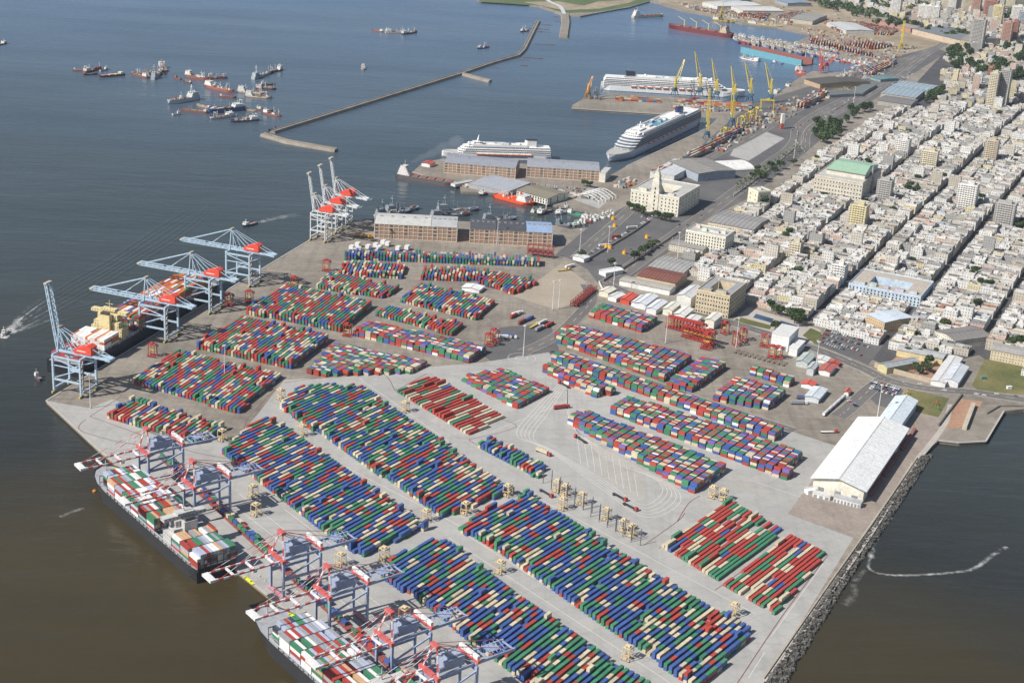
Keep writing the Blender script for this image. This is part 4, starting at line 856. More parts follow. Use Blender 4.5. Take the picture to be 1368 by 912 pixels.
# ------------------------------------------------------------------ quay cranes
def truss(mb, a, b, w, h, n, col, th=.5):
    """open lattice girder from a to b"""
    a, b = Vector(a), Vector(b); d = (b - a).normalized(); s = d.cross(Vector((0, 0, 1)) if abs(d.z) < .95 else Vector((1, 0, 0))).normalized() * (w / 2); u = s.cross(d).normalized() * (h / 2)
    C4 = [s + u, s - u, -s - u, -s + u]
    for c in C4: mb.bar(a + c, b + c, th, th, col)
    for i in range(n):
        p, q = a.lerp(b, i / n), a.lerp(b, (i + 1) / n)
        for k in range(4): mb.bar(p + C4[k], q + C4[(k + 1) % 4], th * .55, th * .55, col)
def sts_old(raised=False, small=False, label=''):
    BL = (.42, .55, .66) if not small else (.60, .64, .66); RD = (.75, .09, .05); t = thing('quay_crane', label, 'quay crane', (0, 0, 0), 0, 'red and pale blue quay cranes')
    gx, gy, zg, za = (14, 11.5, 35, 58) if not small else (9.5, 9, 33, 55); bl = 60 if not small else 44
    for sx in (-1, 1):
        for sy in (-1, 1):
            mb = MB(); mb.bar((sx * gx, sy * gy, 2.5), (sx * gx, sy * gy, zg), 1.7 if not small else 1.1, 1.7 if not small else 1.1, BL); mb.build('leg', CLEAN, t)
            mb = MB(); mb.box(sx * gx, sy * gy, .2, 1.6, 6, 1.6, 0, (.5, .4, .12)); bo = mb.build('bogie', CLEAN, t)
            for k in (-2, -.7, .7, 2): mb = MB(); mb.cyl((sx * gx - .9, sy * gy + k, .5), (sx * gx + .9, sy * gy + k, .5), .48, .48, 8, (.05, .05, .05)); mb.build('wheel', CLEAN, bo)
    mb = MB()
    for sx in (-1, 1): mb.bar((sx * gx, -gy, 4), (sx * gx, gy, 4), 1.5, 1.8, BL); mb.bar((sx * gx, -gy, zg), (sx * gx, gy, zg), 1.5, 2, BL)
    for sy in (-1, 1):
        mb.bar((-gx, sy * gy, 13), (gx, sy * gy, 13), 1.2, 1.6, BL); mb.bar((-gx, sy * gy, zg - 1), (gx, sy * gy, zg - 1), 1.2, 1.6, BL)
        mb.bar((-gx, sy * gy, 14), (gx, sy * gy, 26), .8, .8, BL); mb.bar((gx, sy * gy, 26), (-gx, sy * gy, zg - 2), .8, .8, BL); mb.bar((-gx, sy * gy, 26), (gx, sy * gy, 26), .7, .8, BL)
    mb.build('portal_beam', CLEAN, t)
    mb = MB()
    for s in (-1, 1): mb.bar((-gx, s * 3.2, zg + 2), (gx + 24, s * 3.2, zg + 2), 1.1, 2.2, BL)
    for k in range(7): mb.bar((-gx + k * 8, -3.2, zg + 2), (-gx + k * 8, 3.2, zg + 2), .6, .8, BL)
    mb.box(gx + 23, 0, zg + .5, 5, 8.5, 2.0, 0, BL); mb.build('rear_girder', CLEAN, t)
    mb = MB(); c0 = Vector((-gx, 0, zg + 2)); an = rad(81) if raised else 0; d = Vector((-math.cos(an), 0, math.sin(an)))
    e = c0 + d * bl
    truss(mb, c0, e, 6.4 if not small else 2.6, 2.0, 10, BL, .95 if not small else .7)
    mb.box(e.x, e.y, e.z - .5, 3, 8.5, 1.6, 0, (.5, .48, .4)); mb.build('boom', CLEAN, t)
    mb = MB(); ap = Vector((-gx + 1, 0, za))
    for s in (-1, 1): mb.bar((-gx, s * 4.2, zg), (ap.x, s * 1.8, za), .9, .9, BL); mb.bar((gx, s * 4.2, zg), (ap.x, s * 1.8, za - 1), .7, .7, BL); mb.bar((-gx + 9, s * 3.6, zg + 3), (ap.x, s * 1.6, za - 1), .6, .6, BL)
    mb.box(ap.x, 0, za, 2.6, 6, 1.0, 0, (.45, .40, .28)); mb.build('apex_frame', CLEAN, t)
    mb = MB()
    for s in (-1, 1):
        mb.bar(ap + Vector((0, s * 1.6, 0)), (gx + 22, s * 3.2, zg + 3), .45, .45, BL)
        if raised: mb.bar(ap + Vector((0, s * 1.6, 0)), c0 + d * bl * .45 + Vector((0, s * 3, 0)), .35, .35, BL)
        else: mb.bar(ap + Vector((0, s * 1.6, 0)), c0 + d * bl * .9 + Vector((0, s * 3, 1)), .55, .55, BL); mb.bar(ap + Vector((0, s * 1.6, 0)), c0 + d * bl * .42 + Vector((0, s * 3, 1)), .45, .45, BL)
    mb.build('stay', CLEAN, t)
    mb = MB(); x = gx - 2; z = zg + 3.2; hw = 4.6
    S = [(x - 9, z), (x + 9, z), (x + 9, z + 6.8), (x + 5, z + 8.5), (x - 5, z + 5), (x - 9, z + 3)]
    mb.face([(a, -hw, b) for a, b in S], RD); mb.face([(a, hw, b) for a, b in S[::-1]], RD)
    for (a, b), (c_, d2) in zip(S, S[1:] + S[:1]): mb.face([(a, -hw, b), (a, hw, b), (c_, hw, d2), (c_, -hw, d2)], RD)
    if not small: mb.box(x - 1, -hw - .06, z + 2.2, 9, .08, .8, 0, (.75, .75, .75))
    mb.build('machine_house', CLEAN, t)
    mb = MB(); mb.box(-gx - 6 if not raised else -gx + 7, 0, zg - 3.6, 3, 2.6, 2.8, 0, (.5, .5, .48), bottom=True); mb.build('operator_cab', CLEAN, t)
    mb = MB(); lx, ly = gx + 1.4, -gy
    for k in range(6): mb.box(lx, ly, 4 + k * 5, 2.2, 3.0, .25, 0, (.3, .28, .25)); mb.bar((lx + .9, ly - 1.3, 4 + k * 5), (lx + .9, ly + 1.3, 9 + k * 5), .6, .25, (.3, .28, .25)); mb.bar((lx + 1, ly + 1.3, 4 + k * 5), (lx + 1, ly + 1.3, 9 + k * 5), .2, .2, (.3, .28, .25))
    mb.build('stair_tower', CLEAN, t)
    return t
LWD = rad(-19)
c1 = sts_old(True, False, 'pale blue quay crane with raised boom and red machine house, at the quay corner'); c1.location = g(101, 521.5); c1.rotation_euler.z = LWD
c2 = sts_old(False, False, 'pale blue quay crane with lowered boom over the yellow ship bridge'); c2.location = g(213, 449); c2.rotation_euler.z = LWD
copy_tree(c2, g(272, 412), LWD, 'pale blue quay crane with lowered boom, middle one over the orange ship boxes')
copy_tree(c2, g(325, 377), LWD, 'pale blue quay crane with lowered boom, farthest of the lowered three')
c5 = sts_old(True, True, 'thin white quay crane with raised boom, nearest of the upright trio'); c5.location = g(429, 320); c5.rotation_euler.z = LWD
copy_tree(c5, g(443, 308), LWD, 'thin white quay crane with raised boom, middle of the upright trio')
copy_tree(c5, g(457, 297), LWD, 'thin white quay crane with raised boom, farthest of the upright trio')

def sts_new(label):
    BL, RD, WH = (.31, .38, .53), (.58, .13, .12), (.74, .74, .74); t = thing('quay_crane', label, 'quay crane', (0, 0, 0), 0, 'grey blue quay cranes with red and white booms')
    gx, gy, zg = 14.5, 8.5, 26
    for sx in (-1, 1):
        for sy in (-1, 1):
            mb = MB(); mb.bar((sx * gx, sy * gy, 2.2), (sx * gx, sy * gy, zg + 2), 1.7, 1.5, BL); mb.build('leg', CLEAN, t)
        mb = MB(); mb.bar((sx * gx, -gy - 3, 1.8), (sx * gx, gy + 3, 1.8), 1.8, 1.8, (.55, .25, .3))
        for k in range(10): mb.cyl((sx * gx - .7, -gy - 2.5 + k * 2.4, .55), (sx * gx + .7, -gy - 2.5 + k * 2.4, .55), .5, .5, 8, (.05, .05, .05))
        mb.build('sill_beam', CLEAN, t)
    mb = MB()
    for sy in (-1, 1): mb.bar((-gx, sy * gy, 15), (gx, sy * gy, 15), 1.1, 1.8, BL); mb.bar((-gx, sy * gy, 16), (gx, sy * gy, zg - 1), 1.0, 1.0, BL)
    for sx in (-1, 1): mb.bar((sx * gx, -gy, zg), (sx * gx, gy, zg), 1.6, 2.2, BL)
    mb.build('portal_beam', CLEAN, t)
    mb = MB()
    for s in (-1, 1): mb.bar((-gx - 2, s * 6, zg + 2.4), (gx + 31, s * 6, zg + 2.4), 1.1, 1.9, BL)
    for k in range(5): mb.bar((gx + 4 + k * 6.5, -6, zg + 2.4), (gx + 4 + k * 6.5, 6, zg + 2.4), .7, 1.0, BL)
    mb.build('rear_girder', CLEAN, t)
    mb = MB(); n = 13; bl = 49; x0 = -gx - 2
    for s in (-1, 1):
        for k in range(n):
            w = 6 if k < n - 3 else 6 - (k - n + 3) * .5
            mb.bar((x0 - k * bl / n, s * w, zg + 2.4), (x0 - (k + 1) * bl / n, s * w, zg + 2.4), .95, 1.3, RD if k % 2 else WH)
    for k in range(1, n, 4): mb.bar((x0 - k * bl / n, -6, zg + 2.4), (x0 - k * bl / n, 6, zg + 2.4), 1.4, 1.2, WH)
    mb.box(x0 - bl, 0, zg + 1.4, 4.5, 12, 1.8, 0, WH, bottom=True); mb.build('boom', CLEAN, t)
    mb = MB()
    for s in (-1, 1):
        for k in range(4): a = Vector((-gx, s * gy, zg + 2)).lerp(Vector((-gx + 3, s * 2, zg + 21)), k / 4); b = Vector((-gx, s * gy, zg + 2)).lerp(Vector((-gx + 3, s * 2, zg + 21)), (k + 1) / 4); mb.bar(a, b, 1.0, 1.0, RD if k % 2 else WH)
        mb.bar((gx, s * 6, zg + 3), (-gx + 3, s * 2, zg + 20), .5, .5, WH)
    mb.bar((-gx - .3, -gy - 1.5, zg + 3.2), (-gx - .3, gy + 1.5, zg + 3.2), 2.6, 2.6, RD); mb.box(-gx + 3, 0, zg + 20, 3, 7, 2, 0, RD); mb.build('apex_frame', CLEAN, t)
    mb = MB(); ap = Vector((-gx + 3, 0, zg + 21.5))
    for s in (-1, 1):
        for f in (.45, .88):
            e = Vector((x0 - bl * f, s * 6, zg + 3.4)); a = ap + Vector((0, s * 2, 0))
            for k in range(8): mb.bar(a.lerp(e, k / 8), a.lerp(e, (k + 1) / 8), .26, .26, RD if k % 2 else WH)
        mb.bar(ap + Vector((0, s * 2, 0)), (gx, s * 5, zg + 8), .25, .35, RD); mb.bar(ap + Vector((0, s * 2, 0)), (gx + 28, s * 6, zg + 4), .3, .3, RD)
    mb.build('stay', CLEAN, t)
    mb = MB(); mb.box(0, 0, zg + 4, 15, 10, 6.5, 0, (.30, .36, .50), top=(.40, .46, .58)); mb.box(1, 0, zg + 10.5, 11, 8, 1.2, 0, (.28, .33, .45), top=(.36, .41, .52)); mb.box(-9.5, -3.5, zg + 4, 3, 3, 3, 0, (.35, .4, .5)); mb.build('machine_house', CLEAN, t)
    mb = MB()
    for s in (-1, 1): mb.bar((gx, s * 8, zg + 3), (gx, s * 8, zg + 7), 1.4, 1.8, BL)
    mb.box(gx, 0, zg + 4.6, 2.2, 21, 2.3, 0, RD, bottom=True); mb.box(gx, 0, zg + 6.9, 2.0, 19, 2.6, 0, WH); mb.build('rear_portal', CLEAN, t)
    mb = MB()
    for k in range(5): mb.bar((gx + 12 + k * 3, -5, zg + 4.4), (gx + 13 + k * 3, 5, zg + 5.6), .35, .35, (.3, .38, .55))
    mb.box(gx + 17, 0, zg + 4, 7, 7, .8, 0, (.28, .35, .5)); mb.build('trolley', CLEAN, t)
    mb = MB(); mb.box(-32, 0, zg - 3.2, 3, 2.6, 2.8, 0, (.6, .6, .6), bottom=True)
    for s in (-1, 1): mb.bar((-36, s * 1.1, 18), (-36, s * 1.1, zg + 1), .12, .12, (.1, .1, .1))
    mb.box(-36, 0, 16.8, 2.4, 12, .7, 0, (.70, .72, .05), bottom=True); mb.box(-36, 0, 17.5, 1.4, 5, 1.2, 0, (.70, .72, .05)); mb.build('spreader', CLEAN, t)
    return t
n1 = sts_new('red and white boomed quay crane at the grey ship bow, farthest of its row'); LW2 = rad(39)
spots = [(216,642,''), (277,687,'red and white boomed quay crane over the middle of the moored grey ship'), (395,786,'red and white boomed quay crane standing between the two grey ships'), (456,834,'red and white boomed quay crane over the bow of the bottom ship'),
         (538,896,'red and white boomed quay crane near the bottom edge, second nearest'), (598,943,'nearest red and white boomed quay crane, cut off by the bottom edge')]
for i, (x, y, lab) in enumerate(spots):
    if i == 0: n1.location = g(x, y); n1.rotation_euler.z = LW2
    else: copy_tree(n1, g(x, y), LW2, lab)

# ------------------------------------------------------------------ yard gantries
def rtg():
    BG = (.62, .50, .30); t = thing('yard_gantry', '', 'gantry crane', (0, 0, 0), 0, 'beige yard gantries'); w, l, h = 4.3, 3.6, 13.5
    for sx in (-1, 1):
        for sy in (-1, 1):
            mb = MB(); mb.bar((sx * w, sy * l, 1), (sx * w * .92, sy * l, h), .55, .55, BG); mb.build('leg', CLEAN, t)
            mb = MB(); mb.cyl((sx * w - .35, sy * l, .65), (sx * w + .35, sy * l, .65), .65, .65, 10, (.03, .03, .03)); mb.build('wheel', CLEAN, t)
    for sx in (-1, 1): mb = MB(); mb.bar((sx * w, -l - .8, 1.3), (sx * w, l + .8, 1.3), .7, .9, BG); mb.build('sill_beam', CLEAN, t)
    mb = MB()
    for sx in (-1, 1): mb.bar((sx * w * .96, -l, 6.5), (sx * w * .96, l, 6.5), .4, .5, BG); mb.bar((sx * w * .92, -l, h), (sx * w * .92, l, h), .7, .8, BG); mb.bar((sx * w * .97, -l, 1.5), (sx * w * .93, l, 6.5), .3, .3, BG)
    for sy in (-1, 1): mb.bar((-w * .92, sy * l, h), (w * .92, sy * l, h), .9, 1.1, BG); mb.bar((-w * .97, sy * l, h - .7), (w * .97, sy * l, h - .7), .3, .4, BG)
    mb.build('portal_frame', CLEAN, t)
    mb = MB(); mb.box(0, 0, h + .4, 3.2, 4.5, 1.5, 0, (.68, .58, .38)); mb.box(-2.6, 1.5, h + .3, 1.6, 2, 1.2, 0, BG); mb.bar((-w, -l - .2, h + 1.2), (w, -l - .2, h + 1.2), .12, .12, BG); mb.bar((-w, l + .2, h + 1.2), (w, l + .2, h + 1.2), .12, .12, BG); mb.build('trolley', CLEAN, t)
    mb = MB(); mb.box(2.2, -2.2, h - 2.6, 1.8, 2, 2.1, 0, (.30, .27, .2), bottom=True); mb.build('operator_cab', CLEAN, t)
    mb = MB(); mb.box(-w - .4, 0, 1.7, 1.5, 3.6, 2.3, 0, (.55, .42, .24)); mb.build('engine_box', CLEAN, t)
    mb = MB(); mb.box(0, 0, 4.5, 2.3, 5.8, .5, 0, (.45, .3, .1), bottom=True)
    for sy in (-1, 1): mb.bar((0, sy * 1.5, 5), (0, sy * 1.5, h), .12, .12, (.1, .1, .1))
    mb.build('spreader', CLEAN, t)
    return t
R0 = rtg()
RT_ = [(375,533,'at the upper left corner of the long new block'), (404,582,'in the lane between the two upper new blocks'), (297,588,'at the tip of the small quay corner block'), (541,550,'beside the ribbed block of long rows'), (338,663,'in the shade behind the second near quay crane'), (342,688,'next to the train of boxes behind the quay cranes'),
    (455,755,'between the crane rails and the inland block end'), (513,747,'at the lower end of the block inland of the cranes'), (569,696,'at the crossroads, left one'), (622,686,'at the crossroads, between two big blocks'), (678,662,'on the crossing lane, top of the great middle block'), (668,765,'in the long lane left of the great block'),
    (540,828,'behind the second nearest quay crane'), (838,880,'in the long lane near the bottom edge'), (980,822,'at the right tip of the great block, alone'), (952,664,'left of the pair by the curved lanes'), (966,668,'right of the pair by the curved lanes'), (751,680,'just below the parked row'),
    (744,656,'first of the parked row'), (755,662,'second of the parked row'), (777,673,'third of the parked row'), (810,694,'fourth of the parked row'), (833,709,'fifth of the parked row'), (844,716,'last of the parked row')]
for i, (x, y, w) in enumerate(RT_):
    lab = 'beige yard gantry ' + w
    if i == 0: R0.location = g(x, y); R0.rotation_euler.z = rad(57); R0['label'] = lab; R0.scale = (.7,) * 3
    else: copy_tree(R0, g(x, y), rad(57), lab, .7)
# steel gate frames standing by the parked gantries
def frame_post():
    t = thing('guide_post', '', 'post', (0, 0, 0), 0, 'thin dark posts by the parked gantries'); D = (.08, .09, .11)
    for s in (-1, 1): mb = MB(); mb.bar((0, s * 4, 0), (0, s * 4, 14), .45, .45, D); mb.build('post', CLEAN, t)
    return t
f0 = frame_post(); f0.location = g(731, 647); f0.rotation_euler.z = rad(57)
for i, (x, y) in enumerate([(731,647),(742,656),(752,663),(762,670),(773,678),(785,683),(795,692),(806,699),(817,706),(828,712),(838,719),(849,726)]):
    lab = 'thin dark post pair, %s from the left beside the parked beige gantries' % ['first','second','third','fourth','fifth','sixth','seventh','eighth','ninth','tenth','eleventh','twelfth'][i]
    if i == 0: f0['label'] = lab
    else: copy_tree(f0, g(x, y), rad(57), lab)

def straddle(colr=(.36, .045, .035)):
    t = thing('straddle_carrier', '', 'straddle carrier', (0, 0, 0), 0, 'red straddle carriers'); w, l, h = 2.5, 4.2, 12.5
    for s in (-1, 1):
        mb = MB(); mb.box(s * w, 0, .9, .7, 9.4, 1.0, 0, colr, bottom=True); mb.build('side_beam', CLEAN, t)
        for k in (-1.5, -.5, .5, 1.5): mb = MB(); mb.cyl((s * w - .3, k * 2.4, .6), (s * w + .3, k * 2.4, .6), .6, .6, 10, (.03, .03, .03)); mb.build('wheel', CLEAN, t)
        for q in (-1, 1): mb = MB(); mb.bar((s * w, q * l * .8, 1.8), (s * w * .95, q * l * .7, h), .55, .6, colr); mb.build('leg', CLEAN, t)
    mb = MB()
    for s in (-1, 1): mb.bar((s * w * .95, -l, h), (s * w * .95, l, h), .6, .8, colr)
    for q in (-1, 0, 1): mb.bar((-w, q * l * .8, h), (w, q * l * .8, h), .6, .7, colr)
    mb.build('top_frame', CLEAN, t)
    mb = MB(); mb.box(0, .6, h + .3, 3.2, 3.2, 1.4, 0, tuple(min(1, x * 1.15) for x in colr)); mb.build('engine_box', CLEAN, t)
    mb = MB(); mb.box(w * .4, -l - .3, h - 2.2, 1.8, 1.8, 2, 0, (.2, .1, .1), bottom=True); mb.build('operator_cab', CLEAN, t)
    mb = MB(); mb.box(0, 0, 6.4, 2.3, 6, .5, 0, (.6, .45, .05), bottom=True); mb.build('spreader', CLEAN, t)
    return t
S0 = straddle(); first = True
SP = [((204,476),73,'below the first lowered blue crane'), ((306,408),73,'below the third lowered blue crane'), ((333,404),73,'under the farthest lowered blue crane'), ((464,449),74,'at the left end of the blue fronted block'), ((653,462),60,'by the white trucks right of the blue fronted block'), ((660,456),60,'just behind the one by the white trucks'),
      ((393,385),73,'above the corner of the third old quay block'), ((436,362),73,'left of the upright rows'), ((983,461),20,'left of the white workshop near a mast'), ((992,455),20,'second left of the white workshop'), ((1021,463),60,'against the left wall of the white workshop'), ((1031,478),60,'in front of the white workshop, left'), ((1039,479),60,'in front of the white workshop, right'), ((968,446),40,'beside the cream tent with yellow spreader')]
for (x, y), a, w in SP:
    o = S0 if first else copy_tree(S0, g(x, y), rad(a), ''); first = False; o.location = g(x, y); o.rotation_euler.z = rad(a); o['label'] = 'red straddle carrier ' + w
o = ['first','second','third','fourth','fifth','sixth','seventh','eighth','ninth','tenth','eleventh','twelfth']
for k in range(11): t_ = k / 10; copy_tree(S0, g(895 + 42 * t_, 438 + 10 * t_), rad(66), 'red straddle carrier, %s from the left in the back row by the tents' % o[k])
for k in range(6): t_ = k / 5; copy_tree(S0, g(916 + 27 * t_, 450 + 8 * t_), rad(66), 'red straddle carrier, %s from the left in the front row by the tents' % o[k])
for k in range(2): copy_tree(S0, g(943 + k * 5, 466 - k * 5), rad(66), 'large red straddle carrier at the right end of the rows, %s one' % ('nearer', 'farther')[k], 1.25)

# yellow harbour cranes
def luffing(h, boom, elev, col=(.66, .52, .08), base=(.05, .12, .2)):
    t = thing('harbour_crane', '', 'harbour crane', (0, 0, 0), 0, 'tall yellow harbour cranes')
    for sx in (-1, 1):
        for sy in (-1, 1): mb = MB(); mb.bar((sx * 5, sy * 5, .5), (sx * 3, sy * 3, 9), 1.2, 1.2, base); mb.build('leg', CLEAN, t)
    mb = MB(); mb.box(0, 0, 9, 8, 8, 1.6, 0, base, bottom=True); mb.build('portal', CLEAN, t)
    mb = MB(); mb.box(-1.5, 0, 10.6, 9, 5, 4.4, 0, base); mb.build('machine_house', CLEAN, t)
    mb = MB(); truss(mb, (0, 0, 12), (0, 0, h), 2.5, 2.5, 8, col, .75); mb.build('tower', CLEAN, t)
    mb = MB(); e = rad(elev); j = Vector((2.5, 0, h * .62)); tip = j + Vector((math.cos(e), 0, math.sin(e))) * boom
    for s in (-1, 1): mb.bar(j + Vector((0, s * 2.6, 0)), tip + Vector((0, s * .7, 0)), .9, 1.0, col)
    for k in range(1, 9): f = k / 9; p = j.lerp(tip, f); w = 2.6 + (.7 - 2.6) * f; mb.bar(p + Vector((0, -w, 0)), p + Vector((0, w, 0)), .35, .35, col)
    mb.build('boom', CLEAN, t)
    mb = MB(); mb.bar((0, 0, h), tip, .35, .35, col); mb.bar((0, 0, h), (-6, 0, 15), .5, .5, col); mb.build('stay', CLEAN, t)
    mb = MB(); mb.box(3, 1.5, h * .45, 2, 2, 2.4, 0, (.75, .75, .7)); mb.build('operator_cab', CLEAN, t)
    return t
for i, (x, y, h, bm, el, rz, w) in enumerate([(901,128,34,46,62,55,'in front of the white cruise ship, leftmost'), (934,128,38,55,74,140,'second from the left on the container pier'), (956,133,36,50,76,150,'third, standing at the stern of the pier'), (980,138,34,44,78,150,'fourth, right end of the container pier'),
    (1001,136,42,44,72,150,'on the teal base at the corner quay'), (1028,137,42,46,72,150,'rightmost, on the corner quay by the small boats'), (944,187,46,52,80,100,'near one beside the dark cruise ship stern'), (977,169,44,46,80,110,'near one among yellow yard gantries, with a blue base')]):
    t = luffing(h, bm, el); t.location = g(x, y); t.rotation_euler.z = rad(rz); t['label'] = 'tall yellow harbour crane ' + w
for (x, y, h, bm, el, rz, col, lab) in [(785,132,26,26,50,70,(.75,.33,.02),'stout orange floating crane at the pier head'), (796,133,22,20,30,20,(.3,.33,.36),'grey and white crane beside the orange one at the pier head'), (1203,66,62,10,10,90,(.75,.6,.05),'yellow lattice tower crane among container heaps'), (1096,98,34,20,70,120,(.70,.12,.06),'red upright crane at the corner basin'), (1103,94,16,30,35,40,(.70,.14,.08),'red crane with lowered boom leaning right'),
    (962,29,30,24,70,60,(.5,.35,.05),'dark yellow crane by the far quay'), (915,222,16,10,10,20,(.3,.3,.3),'small grey mobile crane by the customs quay')]:
    t = luffing(h, bm, el, col, tuple(x * .6 for x in col)); t.location = g(x, y); t.rotation_euler.z = rad(rz); t['label'] = lab; del t['group']
# yellow yard gantries behind the cruise quay
def ygantry():
    t = thing('yard_gantry', '', 'gantry crane', (0, 0, 0), 0, 'yellow gantries behind the cruise quay'); Y = (.72, .55, .06)
    for sx in (-1, 1):
        for sy in (-1, 1): mb = MB(); mb.bar((sx * 11, sy * 4, 0), (sx * 11, sy * 3, 16), .9, .9, Y); mb.build('leg', CLEAN, t)
    mb = MB()
    for s in (-1, 1): mb.bar((-12, s * 3, 16), (12, s * 3, 16), 1.2, 1.6, Y)
    mb.build('girder', CLEAN, t); mb = MB(); mb.box(2, 0, 17, 4, 6, 2, 0, (.6, .5, .1)); mb.build('trolley', CLEAN, t); return t
y0 = ygantry()
for i, (x, y, rz, w) in enumerate([(967,186,62,'nearest, over the orange boxes'), (990,170,62,'second of four'), (1000,164,62,'third of four'), (1010,158,62,'fourth and farthest'), (1024,146,5,'lying long beam by the corner quay')]):
    o_ = y0 if i == 0 else copy_tree(y0, (0, 0, 0), 0, ''); o_.location = g(x, y); o_.rotation_euler.z = rad(rz); o_['label'] = 'yellow yard gantry ' + w

# ------------------------------------------------------------------ light masts
def mast(h=32):
    t = thing('light_mast', '', 'light mast', (0, 0, 0), 0, 'tall white light masts'); mb = MB(); mb.cyl((0, 0, 0), (0, 0, h), .42, .2, 8, (.75, .75, .74)); mb.cyl((0, 0, 0), (0, 0, .8), .9, .9, 8, (.4, .4, .38)); mb.build('pole', CLEAN, t)
    mb = MB(); mb.cyl((0, 0, h), (0, 0, h + .4), 1.5, 1.5, 10, (.5, .5, .5)); lr = mb.build('lamp_ring', CLEAN, t)
    for k in range(6): mb = MB(); a = k * PI / 3; mb.box(1.5 * math.cos(a), 1.5 * math.sin(a), h - .5, .7, .9, .5, a, (.7, .7, .68), bottom=True); mb.build('floodlight', CLEAN, lr)
    return t
M0 = mast()
for i, (x, y, w) in enumerate([(699,476,'in the roundabout'), (121,545,'at the quay corner below the raised crane'), (819,388,'by the white tents corner'), (774,341,'at the edge of the harbour lot'), (738,414,'below the gravel yard'), (746,412,'second below the gravel yard'), (889,458,'left of the red straddle carriers'), (983,464,'beside the red carriers and trailer racks'), (1089,497,'next to the grey booth in the truck yard'), (1172,557,'in front of the white warehouse annex'),
    (664,327,'in front of the brick warehouse'), (812,337,'inside the harbour lot'), (905,345,'beside the white office block'), (957,410,'by the beige bank'), (500,322,'left end of the brick warehouse'), (300,505,'in the lane beside the nearest old block'), (870,262,'on the square before the customs building'), (1060,215,'at the road curve'), (1140,140,'beside the highway in the distance')]):
    o_ = M0 if i == 0 else copy_tree(M0, (0, 0, 0), 0, ''); o_.location = g(x, y); o_['label'] = 'tall white light mast ' + w
# ------------------------------------------------------------------ vehicles
CARC = [((.72, .73, .74), 'white'), ((.45, .47, .50), 'silver'), ((.04, .04, .05), 'black'), ((.35, .04, .03), 'red'), ((.05, .10, .25), 'blue'), ((.15, .16, .17), 'grey')]
def make_car(col):
    b = MB(); pr = [(-2.1, .35), (-2.15, .85), (-1.5, 1.0), (-.9, 1.05), (.95, 1.02), (2.0, .85), (2.15, .4)]
    for s in (-1, 1): b.face([(x, s * .88, z) for x, z in (pr if s < 0 else pr[::-1])], col)
    for (x0, z0), (x1, z1) in zip(pr, pr[1:]): b.face([(x0, -.88, z0), (x1, -.88, z1), (x1, .88, z1), (x0, .88, z0)][::-1], col)
    b.box(-.35, 0, 1.42, 1.7, 1.35, .07, 0, col)
    c = MB(); A = [(-1.6, -.82, 1.0), (1.05, -.82, 1.0), (1.05, .82, 1.0), (-1.6, .82, 1.0)]; B = [(-1.15, -.68, 1.45), (.45, -.68, 1.45), (.45, .68, 1.45), (-1.15, .68, 1.45)]
    for i in range(4): j = (i + 1) % 4; c.face([A[i], A[j], B[j], B[i]], (0, 0, 0))
    w = MB()
    for x in (-1.3, 1.35):
        for s in (-1, 1): w.cyl((x, s * .72, .33), (x, s * .92, .33), .33, .33, 10, (.03, .03, .03))
    return b, c, w
cars = {}
def car(x, y, rz, i, label, group, z=.03):
    col, nm = CARC[i]
    if i not in cars:
        b, c, w = make_car(col); t = thing('parked_car', '', 'car', (0, 0, 0), 0); b.v, b.f; k0 = len(b.v); b.f.extend([tuple(q + k0 for q in f_) for f_ in w.f]); b.v.extend(w.v); b.c.extend(w.c); b.u.extend(w.u); b.build('body', CLEAN, t); c.build('window', GLASS, t); cars[i] = t; o = t
        o.location = (x, y, z); o.rotation_euler.z = rz; o['label'] = nm + label; o['group'] = group
    else: o = copy_tree(cars[i], (x, y, z), rz, nm + label, 1, group)
    return o
rc = random.Random(77)
def car_rows(P0, P1, P2, n, m, label, group, fill=.7, turn=PI / 2):
    A, B, C_ = g(*P0), g(*P1), g(*P2); a = ang(A, B)
    for j in range(m):
        for i in range(n):
            if rc.random() > fill: continue
            p = A + (B - A) * ((i + .5) / n) + (C_ - A) * ((j + .5) / m); car(p.x, p.y, a + turn + (PI if rc.random() < .5 else 0), rc.choice([0, 0, 0, 1, 1, 2, 3, 4, 5]), label, group)
car_rows((1158,519), (1196,530), (1166,508), 14, 4, ' car parked in the walled lot above the white warehouse annex', 'cars in the walled lot above the annex', .75)
car_rows((1096,448), (1160,467), (1103,438), 20, 2, ' car parked in the city lot beside the waterfront road', 'cars in the city lot beside the waterfront road', .8)
car_rows((1090,457), (1150,478), (1096,448), 18, 2, ' car parked in the near rows of the city lot', 'cars in the near rows of the city lot', .6)
car_rows((855,290), (880,276), (862,296), 8, 3, ' car parked on the square before the customs building', 'cars on the customs square', .7, 0)
car_rows((700,250), (780,258), (704,244), 24, 2, ' car parked below the brick pier warehouses', 'cars below the brick pier warehouses', .7)
car_rows((784,338), (868,290), (790,341), 26, 1, ' car parked along the harbour lot wall', 'cars along the harbour lot wall', .85)
car_rows((868,283), (900,262), (872,287), 8, 1, ' car parked beside the customs building', 'cars beside the customs building', .8)
car_rows((1048,178), (1110,142), (1052,180), 12, 1, ' car driving on the highway below the trees', 'cars on the highway', .4, 0)
for (a, b) in [((1010,235),(1060,200)), ((905,306),(990,250)), ((830,360),(895,318)), ((1000,443),(1140,484)), ((1200,512),(1368,533))]:
    A, B = g(*a), g(*b)
    for k in range(7):
        f = rc.random(); p = A.lerp(B, f); n = (B - A).normalized(); s = rc.choice([-4, 4]); car(p.x - n.y * s, p.y + n.x * s, ang(A, B) + (0 if s < 0 else PI), rc.choice([0, 1, 2, 5]), ' car driving along the waterfront road', 'cars on the waterfront road', .045)
